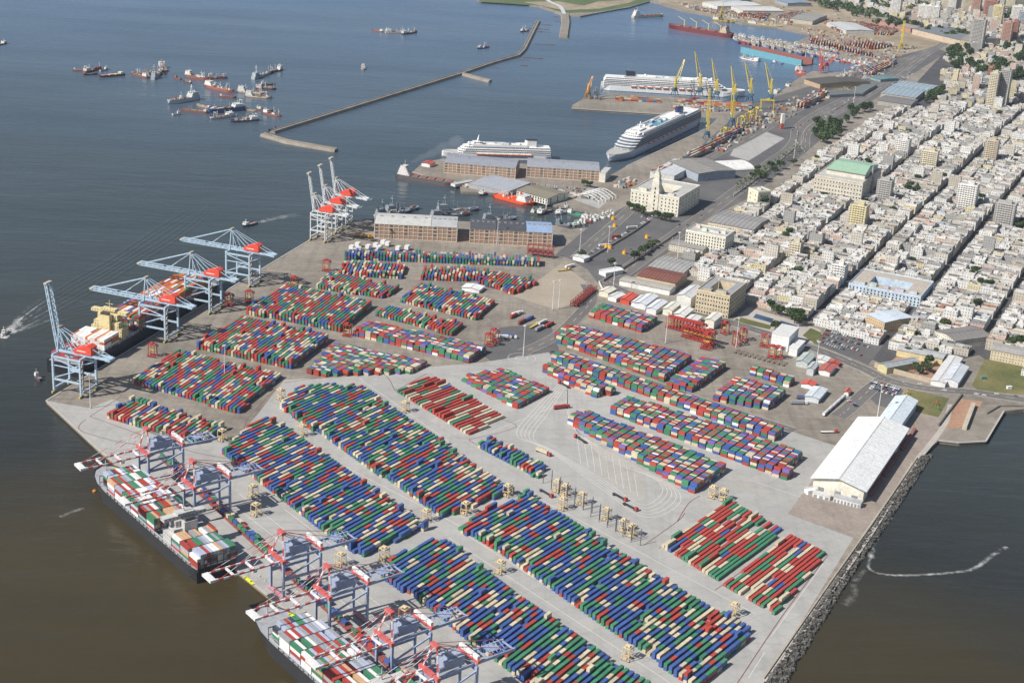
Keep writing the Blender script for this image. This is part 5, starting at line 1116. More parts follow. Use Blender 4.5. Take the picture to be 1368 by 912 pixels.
car_rows((1122,530), (1142,546), (1128,526), 9, 1, ' car parked by the gatehouse above the warehouse', 'cars by the gatehouse', .8)
car_rows((1140,572), (1165,582), (1144,568), 9, 2, ' car parked on the brown yard by the annex', 'cars on the brown yard by the annex', .5)
car_rows((820,392), (895,411), (822,389), 24, 1, ' car parked along the lower waterfront wall', 'cars along the lower waterfront wall', .5, 0)
car_rows((1180,120), (1215,96), (1186,124), 18, 3, ' vehicle parked beside the far highway', 'vehicles beside the far highway', .7)
car_rows((1100,155), (1165,112), (1103,158), 26, 2, ' vehicle queueing between the highways', 'vehicles between the highways', .5, 0)
def truck(col, tr, ln=12.2, box=True):
    t = thing('truck', '', 'truck', (0, 0, 0), 0, 'trucks in the yard'); mb = MB(); mb.box(ln / 2 + 2.2, 0, .9, 2.3, 2.4, 2.3, 0, col); mb.box(ln / 2 + 3.1, 0, .6, .8, 2.3, 1.2, 0, col); mb.build('cab', CLEAN, t)
    mb = MB(); mb.box(ln / 2 + 3.37, 0, 1.9, .06, 2.0, 1.0); mb.build('windscreen', GLASS, t)
    mb = MB(); mb.box(.6, 0, .9, ln + 2.4, 1.1, .35, 0, (.05, .05, .06)); mb.build('chassis', CLEAN, t)
    for x in (-ln / 2 + 1, -ln / 2 + 2.3, ln / 2 + .6, ln / 2 + 2.8):
        for s in (-1, 1): mb = MB(); mb.cyl((x, s * .8, .5), (x, s * 1.2, .5), .5, .5, 10, (.03, .03, .03)); mb.build('wheel', RUBBER, t)
    mb = MB(); mb.box(0, 0, 1.25, ln, 2.4, 2.6 if box else .25, 0, tr); mb.build('trailer_load' if box else 'flat_bed', CONT, t)
    return t
def put_trucks(L):
    for (x, y, a, col, tr, box, lab) in L: t = truck(col, tr, 12.2, box); t.location = g(x, y, 0) + Vector((0, 0, .03)); t.rotation_euler.z = rad(a); t['label'] = lab
DK = (.04, .04, .05)
put_trucks([(748,546,25,RED,RED,True,'red tractor with red container on the grey lane by the square block'), (755,516,130,RED,DK,False,'red tractor with empty black flatbed next to the roundabout row'), (777,589,128,RED,DK,False,'red tractor with empty black flatbed on the lane left of the striped area'), (724,605,-40,RED,CREAM,True,'red tractor with pale trailer at the tip of the small block'),
    (826,664,-48,RED,DK,False,'upper of two red tractors with black flatbeds parked in line'), (840,677,-48,RED,DK,False,'lower of two red tractors with black flatbeds parked in line'), (728,659,-50,RED,DK,False,'red tractor partly hidden by the first posts'),
    (686,424,60,(.7,.7,.7),RED,True,'red boxed trailer at the left of the truck park'), (697,432,60,RED,MAR,True,'maroon trailer second in the truck park'), (706,428,60,(.1,.1,.3),(.1,.15,.4),True,'blue trailer in the truck park'), (712,437,60,(.6,.45,.1),(.6,.45,.1),False,'yellow flat trailer in the truck park'), (724,433,60,WHITE,(.6,.62,.65),True,'white truck near the right of the truck park'), (733,436,60,RED,RED,True,'red trailer at the right end of the truck park'), (720,441,60,WHITE,GREY,True,'grey tanker like truck in the truck park'),
    (671,452,10,WHITE,WHITE,True,'white truck right of the blue fronted block'), (678,451,-10,WHITE,BLUE,True,'blue trailer truck beside the white truck'), (1065,540,8,WHITE,GREY,True,'white truck parked lower in the truck yard'), (1073,533,4,(.1,.1,.3),(.12,.14,.25),True,'dark truck parked upper in the truck yard'), (1105,578,10,RED,WHITE,False,'red and white tow truck on the brown yard above the warehouse'),
    (690,421,45,WHITE,WHITE,True,'white van like truck by the truck park'), (806,330,28,WHITE,WHITE,True,'white trailer along the marina fence, left'), (823,318,28,WHITE,(.3,.05,.03),True,'maroon trailer along the marina fence'), (843,306,28,WHITE,(.6,.6,.6),True,'grey trailer along the marina fence, right'), (752,362,30,(.6,.4,.05),(.6,.4,.05),False,'yellow flatbed at the gravel yard corner'), (760,358,50,WHITE,WHITE,True,'white truck near the gravel yard corner')])
# long white tanker wagons
A, B = g(1100,556), g(1128,531)
for k in range(5):
    p = A.lerp(B, (k + .5) / 5); t = thing('tank_trailer', 'rounded white trailer in the nose to tail row above the warehouse', 'trailer', p, ang(A, B), 'row of rounded white trailers'); mb = MB(); mb.cyl((-6, 0, 2.3), (6, 0, 2.3), 1.4, 1.4, 10, (.75, .75, .74)); mb.build('tank', CLEAN, t, None, 0, False)
    for x in (-4, -3, 4):
        for s in (-1, 1): mb = MB(); mb.cyl((x, s * .8, .5), (x, s * 1.2, .5), .5, .5, 8, (.03, .03, .03)); mb.build('wheel', RUBBER, t)
# trailer racks
A, B = g(984,470), g(1048,487); mbs = None
for k in range(11):
    p = A.lerp(B, k / 10); t = thing('chassis_trailer', 'empty steel trailer chassis in the rack row below the red carriers', 'trailer', p, rad(62), 'empty chassis trailers in a row'); mb = MB()
    for s in (-1, 1): mb.bar((-6, s * .9, 1.1), (6, s * .9, 1.1), .3, .4, (.20, .15, .12))
    for x in (-5.5, -2, 2, 5.5): mb.bar((x, -1.2, 1.15), (x, 1.2, 1.15), .4, .3, (.25, .18, .14))
    mb.build('frame', CLEAN, t)
    for x in (-4.5, -3.2):
        for s in (-1, 1): mb = MB(); mb.cyl((x, s * .8, .5), (x, s * 1.2, .5), .5, .5, 8, (.03, .03, .03)); mb.build('wheel', RUBBER, t)
# train of boxes behind the near quay cranes
A, B = g(215,610), g(570,935); L = (B - A).length; n = int(L / 6.9)
for k in range(n):
    p = A.lerp(B, (k + .5) / n)
    if random.Random(k).random() < .12: continue
    BOXES.append((p.x, p.y, 1.2, 6.06, ang(A, B), pick(random.Random(k + 9), 'new'), 'box train behind the cranes', 1, k + 1, True, 1))
    if k % 3: q = g(215,610).lerp(B, (k + .5) / n) + Vector((3.5 * math.cos(rad(39)), 3.5 * math.sin(rad(39)), 0)); BOXES.append((q.x, q.y, 1.2 if k % 4 else .1, 6.06, ang(A, B), pick(random.Random(k + 99), 'new'), 'box train behind the cranes', 2, k + 1, True, 1))
t = thing('wagon_train', 'long line of low red brown wagons running behind the near quay cranes', 'train', (0, 0, 0)); mb = MB()
for k in range(n):
    p = A.lerp(B, (k + .5) / n); mb.box(p.x, p.y, .5, 6.6, 5.8, .65, ang(A, B), (.30, .08, .07))
mb.build('wagon_deck', PAINT, t)

# ------------------------------------------------------------------ trees
def crown_mb(r, h0, n, seed, squash=.8, leaf=1.0, lobes=6):
    rr = random.Random(seed); mb = MB(); Ls = [(rr.uniform(-.5, .5) * r, rr.uniform(-.5, .5) * r, h0 + rr.uniform(-.15, .55) * r, r * rr.uniform(.45, .7)) for _ in range(lobes)]
    for i in range(n):
        lx, ly, lz, lr = Ls[i % lobes]; v = Vector((rr.gauss(0, 1), rr.gauss(0, 1), rr.gauss(0, 1))).normalized() * lr * rr.uniform(.6, 1.0); v.z *= squash
        c = Vector((lx, ly, lz)) + v; a = Vector((rr.gauss(0, 1), rr.gauss(0, 1), rr.gauss(0, 1))).normalized(); a = (a + v.normalized() * .8).normalized(); b = a.orthogonal().normalized(); e = a.cross(b); s = leaf * rr.uniform(.6, 1.3)
        mb.face([c + b * s, c + e * s * .8, c - b * s * .9, c - e * s], (1, 1, 1))
    return mb
TREES = []
def tree_kind(i, r, hh, mat, seed):
    t = thing('tree', '', 'tree'); mb = crown_mb(r, hh, 420, seed, leaf=r * .16); mb.build('crown', mat, t)
    tb = MB(); tb.cyl((0, 0, 0), (0, 0, hh * .7), .45, .3, 7, (.1, .08, .05))
    for k in range(4): a = k * 1.6 + seed; tb.cyl((0, 0, hh * .5), (math.cos(a) * r * .45, math.sin(a) * r * .45, hh * .95), .25, .1, 5, (.1, .08, .05))
    tb.build('trunk', BARK, t); return t
KT = [tree_kind(0, 6.5, 8, LEAF[0], 1), tree_kind(1, 5, 6.5, LEAF[1], 2), tree_kind(2, 8, 9, LEAF[0], 3)]
def palm():
    t = thing('palm_tree', '', 'palm'); tb = MB(); tb.cyl((0, 0, 0), (.3, 0, 8), .35, .25, 7, (.2, .15, .1)); tb.build('trunk', BARK, t); mb = MB()
    for k in range(22):
        a = k * 2.4; e = .9 - (k % 4) * .4; p = Vector((.3, 0, 8)); d = Vector((math.cos(a) * math.cos(e), math.sin(a) * math.cos(e), math.sin(e)))
        for s in range(4): q = p + d * 1.0; sd_ = Vector((-math.sin(a), math.cos(a), 0)) * (.5 - s * .1); mb.face([p - sd_, q - sd_ * .8, q + sd_ * .8, p + sd_], (1, 1, 1)); p = q; d = (d + Vector((0, 0, -.35))).normalized()
    mb.build('crown', LEAF[1], t); return t
KP = palm(); used_k = set(); rt = random.Random(9)
def put_tree(x, y, k, label, s=1.0, group=None, px=True, z=0):
    p = g(x, y, z) if px else Vector((x, y, z)); src = KP if k == 'p' else KT[k]
    if k not in used_k: used_k.add(k); src.location = p; src.scale = (s,) * 3; src['label'] = label; src['group'] = group or label; return
    copy_tree(src, p, rt.random() * 6.28, label, s, group or label)
for (pts, k, lab, s) in [([(841,281),(847,283),(853,286),(859,288)], 0, 'dark tree left of the entrance of the customs building', .9), ([(873,292),(879,294),(889,296),(895,297)], 0, 'dark tree in the clump at the right front of the customs building', .9),
    ([(1088,182),(1094,176),(1100,184),(1106,178),(1112,186),(1096,190),(1104,192),(1118,182),(1090,168),(1098,172),(1110,168),(1116,174)], 2, 'dark tree in the dense grove inside the highway bend', 1.1), ([(1136,150),(1144,152),(1152,150),(1160,148),(1140,158),(1130,164),(1122,170)], 2, 'dark tree in the clump on the highway side by the first houses', 1.0),
    ([(1005,240),(1012,238),(1010,232),(1030,228),(1042,226),(1035,234),(1060,222),(1018,243),(1022,240)], 0, 'dark tree along the avenue above the customs sheds', 1.0), ([(847,348),(852,345),(857,341),(862,338),(866,335),(870,332),(876,329)], 1, 'green tree in the hedge like row beside the harbour lot', 1.0),
    ([(1243,133),(1249,129),(1255,131),(1238,138),(1258,124),(1247,137)], 2, 'dark tree in the clump right of the blue roofed sheds', 1.0), ([(1036,420),(1043,422),(1030,416)], 0, 'green tree at the top of the pool square', .9), ([(1061,432),(1068,436),(1057,427),(1066,427)], 0, 'large green tree at the right of the pool square', 1.05), ([(1035,441),(1040,443)], 1, 'small dark tree behind the white workshop', .9),
    ([(1222,496),(1228,500),(1233,494),(1238,498),(1240,489)], 1, 'green tree inside the walled garden by the road', 1.0), ([(1228,476),(1245,478),(1250,474),(1212,475)], 1, 'small tree along the yellow building in the walled garden', .8), ([(1348,466),(1355,462),(1362,465)], 0, 'tree beside the long ochre building at the right', 1.0), ([(1296,372),(1302,370),(1310,384),(1318,386)], 0, 'tree in a courtyard of the right hand blocks', .9),
    ([(1225,452),(1232,450)], 1, 'conifer like tree by the grey hall', .8), ([(816,357)], 0, 'round tree at the gatehouse road', 1.0), ([(777,346)], 0, 'round tree by the white gate booth', .9), ([(780,249),(784,250),(788,251)], 0, 'bushy tree at the end of the brick pier warehouse', .8), ([(1052,316),(1060,244),(1020,276)], 0, 'tree standing in an old town courtyard', .9)]:
    for i, (x, y) in enumerate(pts): put_tree(x, y, k, lab, s * rt.uniform(.8, 1.15))
for k in range(34): t_ = k / 33; put_tree(984 + 84 * t_, 254 - 56 * t_ + (k % 2) * 4, 'p', 'palm in the double row along the avenue', rt.uniform(.8, 1.2), 'palms along the avenue')
# far parks: single trees in front, the rest one mass
belt = [([(1030,-12),(1100,0),(1180,22),(1235,40),(1300,52),(1310,60),(1290,60),(1225,46),(1160,30),(1090,8),(1020,-8)], .0016), ([(1262,72),(1300,66),(1300,90),(1270,95)], .002), ([(1295,90),(1340,84),(1368,100),(1368,112),(1310,110)], .0016), ([(1330,70),(1360,60),(1400,80),(1360,90)], .0012), ([(1265,0),(1300,8),(1368,40),(1368,20),(1330,0),(1290,-10)], .0010), ([(1100,-20),(1200,-5),(1260,10),(1230,20),(1140,5)], .001)]
far = []
for pts, dens in belt:
    P = G(pts); xs = [p.x for p in P]; ys = [p.y for p in P]; ar = (max(xs) - min(xs)) * (max(ys) - min(ys))
    for _ in range(int(ar * dens)):
        x, y = rt.uniform(min(xs), max(xs)), rt.uniform(min(ys), max(ys))
        if inpoly(x, y, P): far.append((x, y))
far.sort(key=lambda p: p[1])
for x, y in far[:110]: put_tree(x, y, rt.choice([0, 2, 2]), 'dark green tree in the far suburb parks', rt.uniform(.9, 1.4), 'trees of the far suburb parks', px=False)
mb = MB(); rr = random.Random(4)
for i, (x, y) in enumerate(far[110:]):
    r = rr.uniform(7, 11)
    for k in range(34):
        v = Vector((rr.gauss(0, 1), rr.gauss(0, 1), abs(rr.gauss(0, 1)))).normalized() * r * rr.uniform(.7, 1); c = Vector((x, y, 4)) + v; a = (v.normalized() + Vector((rr.uniform(-.6, .6), rr.uniform(-.6, .6), rr.uniform(-.3, .6)))).normalized(); b = a.orthogonal().normalized(); e = a.cross(b); s = r * .33
        mb.face([c + b * s, c + e * s, c - b * s, c - e * s], (1, 1, 1))
struct(mb.build('far_woods', LEAF[0]), 'stuff')

# ------------------------------------------------------------------ buildings
TAKEN = []   # footprints no generated house may touch
def quad(A, B, C_): # three surveyed base corners -> footprint, with a true right angle at B
    a, b, c = g(*A), g(*B), g(*C_); da = (math.degrees(ang(a, b)) + 25.5 + 180) % 360 - 180
    if A[0] > 820 and abs(da) < 30: # stands on the street grid of the old town
        u = Vector((math.cos(rad(-25.5)), math.sin(rad(-25.5)), 0)); n = Vector((-u.y, u.x, 0)); Lx = (b - a).length
        for _ in range(6): Lx *= (B[0] - A[0]) / max(1e-3, pix(a + u * Lx)[0] - A[0])
        b = a + u * Lx; y0 = pix(b)[1]; yb = y0 - (B[1] - C_[1]); Dx = 20.0
        for _ in range(8): Dx *= (y0 - yb) / max(1e-3, y0 - pix(b + n * Dx)[1])
        return [a, b, b + n * Dx, a + n * Dx]
    a, b, c = g(*A), g(*B), g(*C_); u = (a - b); n = Vector((-u.y, u.x, 0)).normalized(); d = (c - b).dot(n); return [a, b, b + n * d, a + n * d]
def local(P): # frame at A: x along A->B, y into the depth
    o = P[0]; rz = ang(P[0], P[1]); L = (P[1] - P[0]).length; D = (P[3] - P[0]).length
    y = Vector((-math.sin(rz), math.cos(rz), 0)); s = 1 if (P[3] - P[0]).dot(y) > 0 else -1
    return o, rz, L, D, s
def shed(A, B, C_, h, rise, name, label, cat='warehouse', wall=(.7, .68, .6), roof=(.7, .72, .74), along='y', over=.8, mat=BLANK, doors=0, ribs=0, skylight=0, flat=False, extra=None):
    P = quad(A, B, C_); o, rz, L, D, s = local(P); TAKEN.append([(p.x, p.y) for p in P]); t = thing(name, label, cat, o, rz)
    Y = lambda y: y * s
    mb = MB(); W4 = [(0, 0), (L, 0), (L, Y(D)), (0, Y(D))]; mb.prism(W4, 0, h, wall, cap=flat, top=roof)
    if not flat:
        if along == 'y': mb.face([(0, 0, h), (L, 0, h), (L / 2, 0, h + rise)], wall); mb.face([(0, Y(D), h), (L, Y(D), h), (L / 2, Y(D), h + rise)][::-1], wall)
        else: mb.face([(0, 0, h), (0, Y(D), h), (0, Y(D / 2), h + rise)], wall); mb.face([(L, 0, h), (L, Y(D), h), (L, Y(D / 2), h + rise)], wall)
    mb.build('wall', mat, t); mb = MB(); e = over
    if flat:
        mb.prism([(-.3, Y(-.3)), (L + .3, Y(-.3)), (L + .3, Y(D + .3)), (-.3, Y(D + .3))], h + .02, h + .5, roof)
    elif along == 'y':
        n = 24; sl = rise / (L / 2)
        for sg in (0, 1):
            xe, xr = (-e, L / 2) if sg == 0 else (L + e, L / 2); ze = h - e * sl + .15
            q = [(xe, Y(-e), ze), (xr, Y(-e), h + rise + .15), (xr, Y(D + e), h + rise + .15), (xe, Y(D + e), ze)]; mb.face(q, roof); mb.face([(a, b, c - .3) for a, b, c in q], roof); 
        for k in range(ribs):
            y = (k + .5) * D / ribs
            for sg in (-1, 1): x1 = L / 2 + sg * L * .30; mb.bar((L / 2, Y(y), h + rise + .25), (x1, Y(y), h + rise - L * .30 * sl + .25), .5, .2, tuple(x * .68 for x in roof))
        mb.bar((L / 2, Y(-e), h + rise + .2), (L / 2, Y(D + e), h + rise + .2), .8, .35, tuple(x * .75 for x in roof))
    else:
        sl = rise / (D / 2)
        for sg in (0, 1):
            ye, yr = (-e, D / 2) if sg == 0 else (D + e, D / 2); ze = h - e * sl + .15
            q = [(-e, Y(ye), ze), (-e, Y(yr), h + rise + .15), (L + e, Y(yr), h + rise + .15), (L + e, Y(ye), ze)]; mb.face(q, roof); mb.face([(a, b, c - .3) for a, b, c in q], roof)
        for k in range(ribs): x = (k + .5) * L / ribs; mb.bar((x, Y(-e), h - e * sl + .3), (x, Y(D / 2), h + rise + .3), .5, .2, tuple(v * .7 for v in roof)); mb.bar((x, Y(D + e), h - e * sl + .3), (x, Y(D / 2), h + rise + .3), .5, .2, tuple(v * .7 for v in roof))
        mb.bar((-e, Y(D / 2), h + rise + .2), (L + e, Y(D / 2), h + rise + .2), .8, .3, tuple(x * .8 for x in roof))
    mb.build('roof', CLEAN if min(roof) > .62 else ROOF, t)
    for k in range(skylight): mb = MB(); mb.box(L * (k + .5) / skylight, Y(D * .5), h + (.5 if flat else rise + .1), L / skylight * .5, D * .5 if flat else D * .18, 1.0, 0, (.55, .6, .65)); mb.build('skylight', CLEAN, t)
    for k in range(doors): mb = MB(); x = L * (k + .5) / doors; mb.box(x, Y(-.06), 0, min(5, L / doors * .6), .1, min(5, h * .7), 0, (.25, .28, .3)); mb.build('door', CLEAN, t)
    if extra: extra(t, L, D, s, h)
    return t
def windows(t, L, D, s, h, storeys, nx, ny, faces=('front', 'right'), name='window', ww=1.5, wh=1.9, z0=1.2):
    sp = (h - z0 - .6) / storeys; me = None; cnt = 0
    for f in faces:
        n = nx if f in ('front', 'back') else ny; LL = L if f in ('front', 'back') else D
        for j in range(storeys):
            for i in range(n):
                if cnt >= 100: return
                if me is None:
                    mb = MB(); mb.box(0, 0, 0, ww, .14, wh, 0, (.03, .035, .04)); mb.box(0, 0, -.18, ww + .4, .3, .16, 0, (.5, .48, .42)); o = mb.build(name, CLEAN, t); me = o.data
                else: o = bpy.data.objects.new(name, me); COL.objects.link(o); o.parent = t
                u = LL * (i + .5) / n; z = z0 + sp * j
                if f == 'front': o.location = (u, -.05 * s, z)
                else: o.location = (L + .05, u * s, z); o.rotation_euler.z = PI / 2
                cnt += 1
def parapet(mb, L, D, s, h, col, w=.6, hh=1.0, x0=0, y0=0):
    for a, b, c, d in ((L / 2, w / 2, L, w), (L / 2, D - w / 2, L, w), (w / 2, D / 2, w, D - 2 * w), (L - w / 2, D / 2, w, D - 2 * w)): mb.box(x0 + a, (y0 + b) * s, h, c, d, hh, 0, col)
def block(A, B, C_, h, storeys, name, label, wall, nx, ny, roofc=(.45, .45, .43), court=None, cat='building', band=None, huts=3, mat=BLANK):
    P = quad(A, B, C_); o, rz, L, D, s = local(P); TAKEN.append([(p.x, p.y) for p in P]); t = thing(name, label, cat, o, rz); mb = MB()
    if court:
        m = court * min(L, D)
        for (cx, cy, sx, sy) in ((L / 2, m / 2, L, m), (L / 2, D - m / 2, L, m), (m / 2, D / 2, m, D - 2 * m), (L - m / 2, D / 2, m, D - 2 * m)): mb.box(cx, cy * s, 0, sx, sy, h, 0, wall, top=roofc)
    else: mb.box(L / 2, D / 2 * s, 0, L, D, h, 0, wall, top=roofc)
    mb.build('wall', mat, t); mb = MB(); parapet(mb, L, D, s, h, wall); mb.build('parapet', BLANK, t)
    mb = MB()
    for z in ([h - .9] + ([h * f for f in band] if band else [])): mb.box(L / 2, -.2 * s, z, L + .8, .5, .5, 0, tuple(min(1, x * 1.05) for x in wall)); mb.box(L + .2, D / 2 * s, z, .5, D, .5, 0, wall)
    mb.build('cornice', BLANK, t); rr = random.Random(label)
    for k in range(huts):
        mb = MB(); lw = 3 + rr.random() * 5; e = (court or .2) * min(L, D) * .5; mb.box(L * (k + .7) / (huts + .4), (e if court else D * rr.uniform(.3, .7)) * s, h + .02, lw * 1.6, min(lw, max(2, e * 1.2)), rr.uniform(2.2, 4), 0, tuple(x * rr.uniform(.8, 1.05) for x in wall), top=roofc); mb.build('rooftop_hut', BLANK, t)
    windows(t, L, D, s, h, storeys, nx, ny); return t, L, D, s
CRM = (.72, .69, .58)
ct, L, D, s = block((841,278), (905,296.5), (939,279), 25, 5, 'customs_building', 'cream customs building with a tall tower rising from its front', CRM, 13, 7, court=.27, band=(.18,))
mb = MB(); tx = L * .5
for z0, w, hh in ((0, 11, 34), (34, 9.4, 9), (43, 7.6, 7), (50, 5.4, 4)): mb.box(tx, (w / 2 - .8) * s if z0 == 0 else 4 * s, z0 + (.0 if z0 == 0 else .01), w, w, hh, 0, CRM)
mb.build('tower', BLANK, ct); mb = MB(); mb.cyl((tx, 4 * s, 54), (tx, 4 * s, 58), 2.4, 1.6, 10, (.5, .5, .48)); mb.cyl((tx, 4 * s, 58), (tx, 4 * s, 61), 1.6, .1, 10, (.45, .47, .47)); mb.build('lantern', BLANK, ct)
for k in range(6): mb = MB(); mb.box(tx, -.95 * s, 4 + k * 5.4, 1.6, .3, 3, 0, (.05, .05, .05)); mb.build('tower_window', CLEAN, ct)
block((914,333), (966.6,348), (981,339), 24, 6, 'office_building', 'white flat roofed office block with rows of small windows above the road', (.72, .70, .60), 14, 4, huts=4)
block((928,416.5), (972,426), (994.5,407), 25, 5, 'bank_building', 'beige stone bank block with an open courtyard in its roof', (.55, .47, .33), 12, 8, court=.25, band=(.25, .6), huts=2, roofc=(.3, .31, .33))
bt, L, D, s = block((1085,262), (1149,269), (1163,248), 30, 5, 'bank_headquarters', 'huge stone bank headquarters with a pale green roof', (.60, .56, .47), 16, 4, band=(.3, .75), huts=0)
mb = MB(); mb.box(L * .55, D * .55 * s, 30.02, L * .8, D * .7, 7, 0, (.62, .58, .50)); mb.build('upper_storey', BLANK, bt)
mb = MB(); x0, x1, y0, y1 = L * .14, L * .96, D * .18, D * .92
for q in ([(x0, y0, 37), (x1, y0, 37), (x1 - 3, (y0 + y1) / 2, 42), (x0 + 3, (y0 + y1) / 2, 42)], [(x0, y1, 37), (x1, y1, 37), (x1 - 3, (y0 + y1) / 2, 42), (x0 + 3, (y0 + y1) / 2, 42)], [(x0, y0, 37), (x0, y1, 37), (x0 + 3, (y0 + y1) / 2, 42)], [(x1, y0, 37), (x1, y1, 37), (x1 - 3, (y0 + y1) / 2, 42)]): mb.face([(a, b * s, c + .05) for a, b, c in q], (.34, .52, .37))
mb.build('green_roof', CLEAN, bt)
block((1132,392), (1228,418), (1247,397), 12, 3, 'school_building', 'long pale blue school building with an inner court above the car park', (.50, .60, .70), 20, 6, court=.28, huts=5, roofc=(.45, .40, .34))
# brick warehouses
def brick_mat():
    m, nt, b = node_mat('red_brown_brick'); tc = N(nt, 'ShaderNodeUVMap', uv_map='UVMap'); br = N(nt, 'ShaderNodeTexBrick'); nt.links.new(tc.outputs[0], br.inputs[0]); br.inputs['Scale'].default_value = .55
    br.inputs['Color1'].default_value = (.30, .15, .09, 1); br.inputs['Color2'].default_value = (.40, .23, .14, 1); br.inputs['Mortar'].default_value = (.40, .34, .28, 1); nt.links.new(br.outputs[0], b.inputs['Base Color']); b.inputs['Roughness'].default_value = .9; return m
BRICK = brick_mat()
def brick_wh(A, B, C_, h, label, roofs, nx=17):
    P = quad(A, B, C_); o, rz, L, D, s = local(P); t = thing('brick_warehouse', label, 'warehouse', o, rz); mb = MB(); mb.box(L / 2, D / 2 * s, 0, L, D, h, 0, (1, 1, 1)); mb.build('wall', BRICK, t)
    mb = MB(); WC = (.62, .58, .50)
    for i in range(nx + 1): mb.box(L * i / nx, -.12 * s, 0, .75, .5, h, 0, WC)
    for j in range(5): mb.box(L / 2, -.14 * s, h * j / 4 - (.5 if j == 4 else 0), L + .6, .5, .55, 0, WC)
    for i in range(8): mb.box(L + .12, D * i / 7 * s, 0, .5, .75, h, 0, WC)
    for j in range(5): mb.box(L + .14, D / 2 * s, h * j / 4 - (.5 if j == 4 else 0), .5, D, .55, 0, WC)
    mb.build('concrete_frame', BLANK, t)
    n = 0
    for j in range(4):
        for i in range(nx):
            if (i * 7 + j * 3) % 3 == 0: mb = MB(); mb.box(L * (i + .5) / nx, -.03 * s, h * j / 4 + 1.2, L / nx * .45, .1, h / 4 * .45, 0, (.10, .09, .08) if j else (.3, .25, .2)); mb.build('window', CLEAN, t)
    for (x0, x1, c, rise) in roofs:
        mb = MB(); a, b = L * x0, L * x1
        q1 = [(a, -.6 * s, h + .1), (b, -.6 * s, h + .1), (b, D * .5 * s, h + rise), (a, D * .5 * s, h + rise)]; q2 = [(a, D * .5 * s, h + rise), (b, D * .5 * s, h + rise), (b, (D + .6) * s, h + .1), (a, (D + .6) * s, h + .1)]
        mb.face(q1, c); mb.face(q2, c); mb.face([(a, -.6 * s, h + .1), (a, D * .5 * s, h + rise), (a, (D + .6) * s, h + .1)], c); mb.face([(b, -.6 * s, h + .1), (b, D * .5 * s, h + rise), (b, (D + .6) * s, h + .1)], c)
        for k in range(5): mb.box(a + (b - a) * (k + .5) / 5, D * .5 * s, h + rise - .4, 3, 1.6, 1.4, 0, (.3, .3, .3))
        mb.build('roof', ROOF, t)
    return t
brick_wh((500,318), (610,323.5), (619,309), 18, 'brick warehouse with concrete grid front and whitish roof, left of the near pair', [(0, .68, (.52, .52, .50), 3), (.685, 1, (.42, .43, .44), 3)])
brick_wh((627,325), (737,330.5), (752,317), 18, 'brick warehouse with dark and bright blue roof, right of the near pair', [(0, .315, (.07, .075, .09), 3), (.32, .68, (.06, .065, .08), 3), (.685, 1, (.26, .36, .54), 3)])
brick_wh((593,231), (688,239), (694,227), 15, 'brick warehouse with blue grey roof in front of the small white cruise ship', [(0, 1, (.27, .29, .34), 3)])
brick_wh((703,236.5), (800,242.5), (807,231), 15, 'brick warehouse on the pier, right one, blue grey roof with dormers', [(0, 1, (.29, .31, .35), 3)])
shed((800,243), (808,244), (812,236), 13, 1, 'pier_office', 'narrow white block at the end of the right pier warehouse', 'building', (.7, .68, .6), (.5, .5, .5), flat=True)
WT = (.78, .79, .78)
shed((1085,655), (1152,673.5), (1204,590), 12, 5, 'white_warehouse', 'big white gabled warehouse near the sea wall', wall=(.74, .72, .62), roof=WT, ribs=26, over=2.5, doors=3)
shed((1171,574), (1200,585), (1231,551), 9, 3, 'white_annex_warehouse', 'narrow pale blue roofed warehouse behind the big white one', wall=(.6, .65, .68), roof=(.66, .73, .78), ribs=10, over=1)
shed((1085,663), (1108,670), (1110,667), 3.6, .8, 'office_annex', 'low white annex with brown terrace left below the big warehouse', 'annex', (.7, .7, .68), (.6, .6, .58), flat=True, doors=3)
shed((1113,670), (1149,681), (1151,677), 4.2, .8, 'office_annex', 'low grey roofed annex with white front right below the big warehouse', 'annex', (.72, .72, .7), (.42, .43, .45), flat=True, doors=8)
shed((1074,657), (1079,661), (1083,656), 4, 1, 'site_cabin', 'white cabin at the left corner of the big warehouse', 'cabin', (.75, .75, .75), (.78, .78, .78))
# tents and small sheds by the red carriers
for (a, b, c_, h, w, r, lab) in [((800,395),(812,398),(816,391),6,(.66,.64,.52),(.74,.72,.6),'cream tent shed at the left end of the tent row'), ((812,401),(823,404),(828,397),5,(.72,.72,.7),(.76,.76,.75),'white tent second from left of the tent row'), ((828,405),(840,409),(846,401),5,(.55,.08,.04),(.65,.09,.05),'orange red roofed shed in the tent row'), ((843,409),(852,412),(857,403),5,(.72,.73,.74),(.72,.74,.76),'white shed right of the orange red one'),
    ((847,411),(862,417),(875,405),6,(.7,.72,.74),(.70,.73,.76),'wide white shed in the middle of the tent row'), ((863,418),(876,423),(887,412),6,(.7,.72,.74),(.72,.75,.78),'wide white shed second in the middle of the tent row'), ((885,420),(897,424),(903,415),7,(.7,.68,.56),(.76,.75,.66),'cream tent right of the wide white sheds'), ((900,427),(914,431),(919,422),7,(.7,.7,.66),(.76,.76,.72),'white tent above the red straddle carriers'), ((914,433),(928,437),(931,430),5,(.7,.7,.68),(.72,.72,.7),'low white tent above the red straddle carriers'), ((941,438),(953,441),(963,432),10,(.72,.71,.62),(.76,.75,.68),'tall cream tent right of the red straddle carriers'),
    ((1160-5,0),(1,0),(0,0),0,0,0,'')][:-1]:
    shed(a, b, c_, h, 1.6, 'tent_shed', lab, 'tent', w, r, along='y')
shed((1029,465), (1052,474), (1066,461), 16, 2, 'workshop', 'tall white workshop with open black doorway behind red carriers', wall=(.76, .77, .77), roof=(.66, .66, .64), flat=True, doors=2)
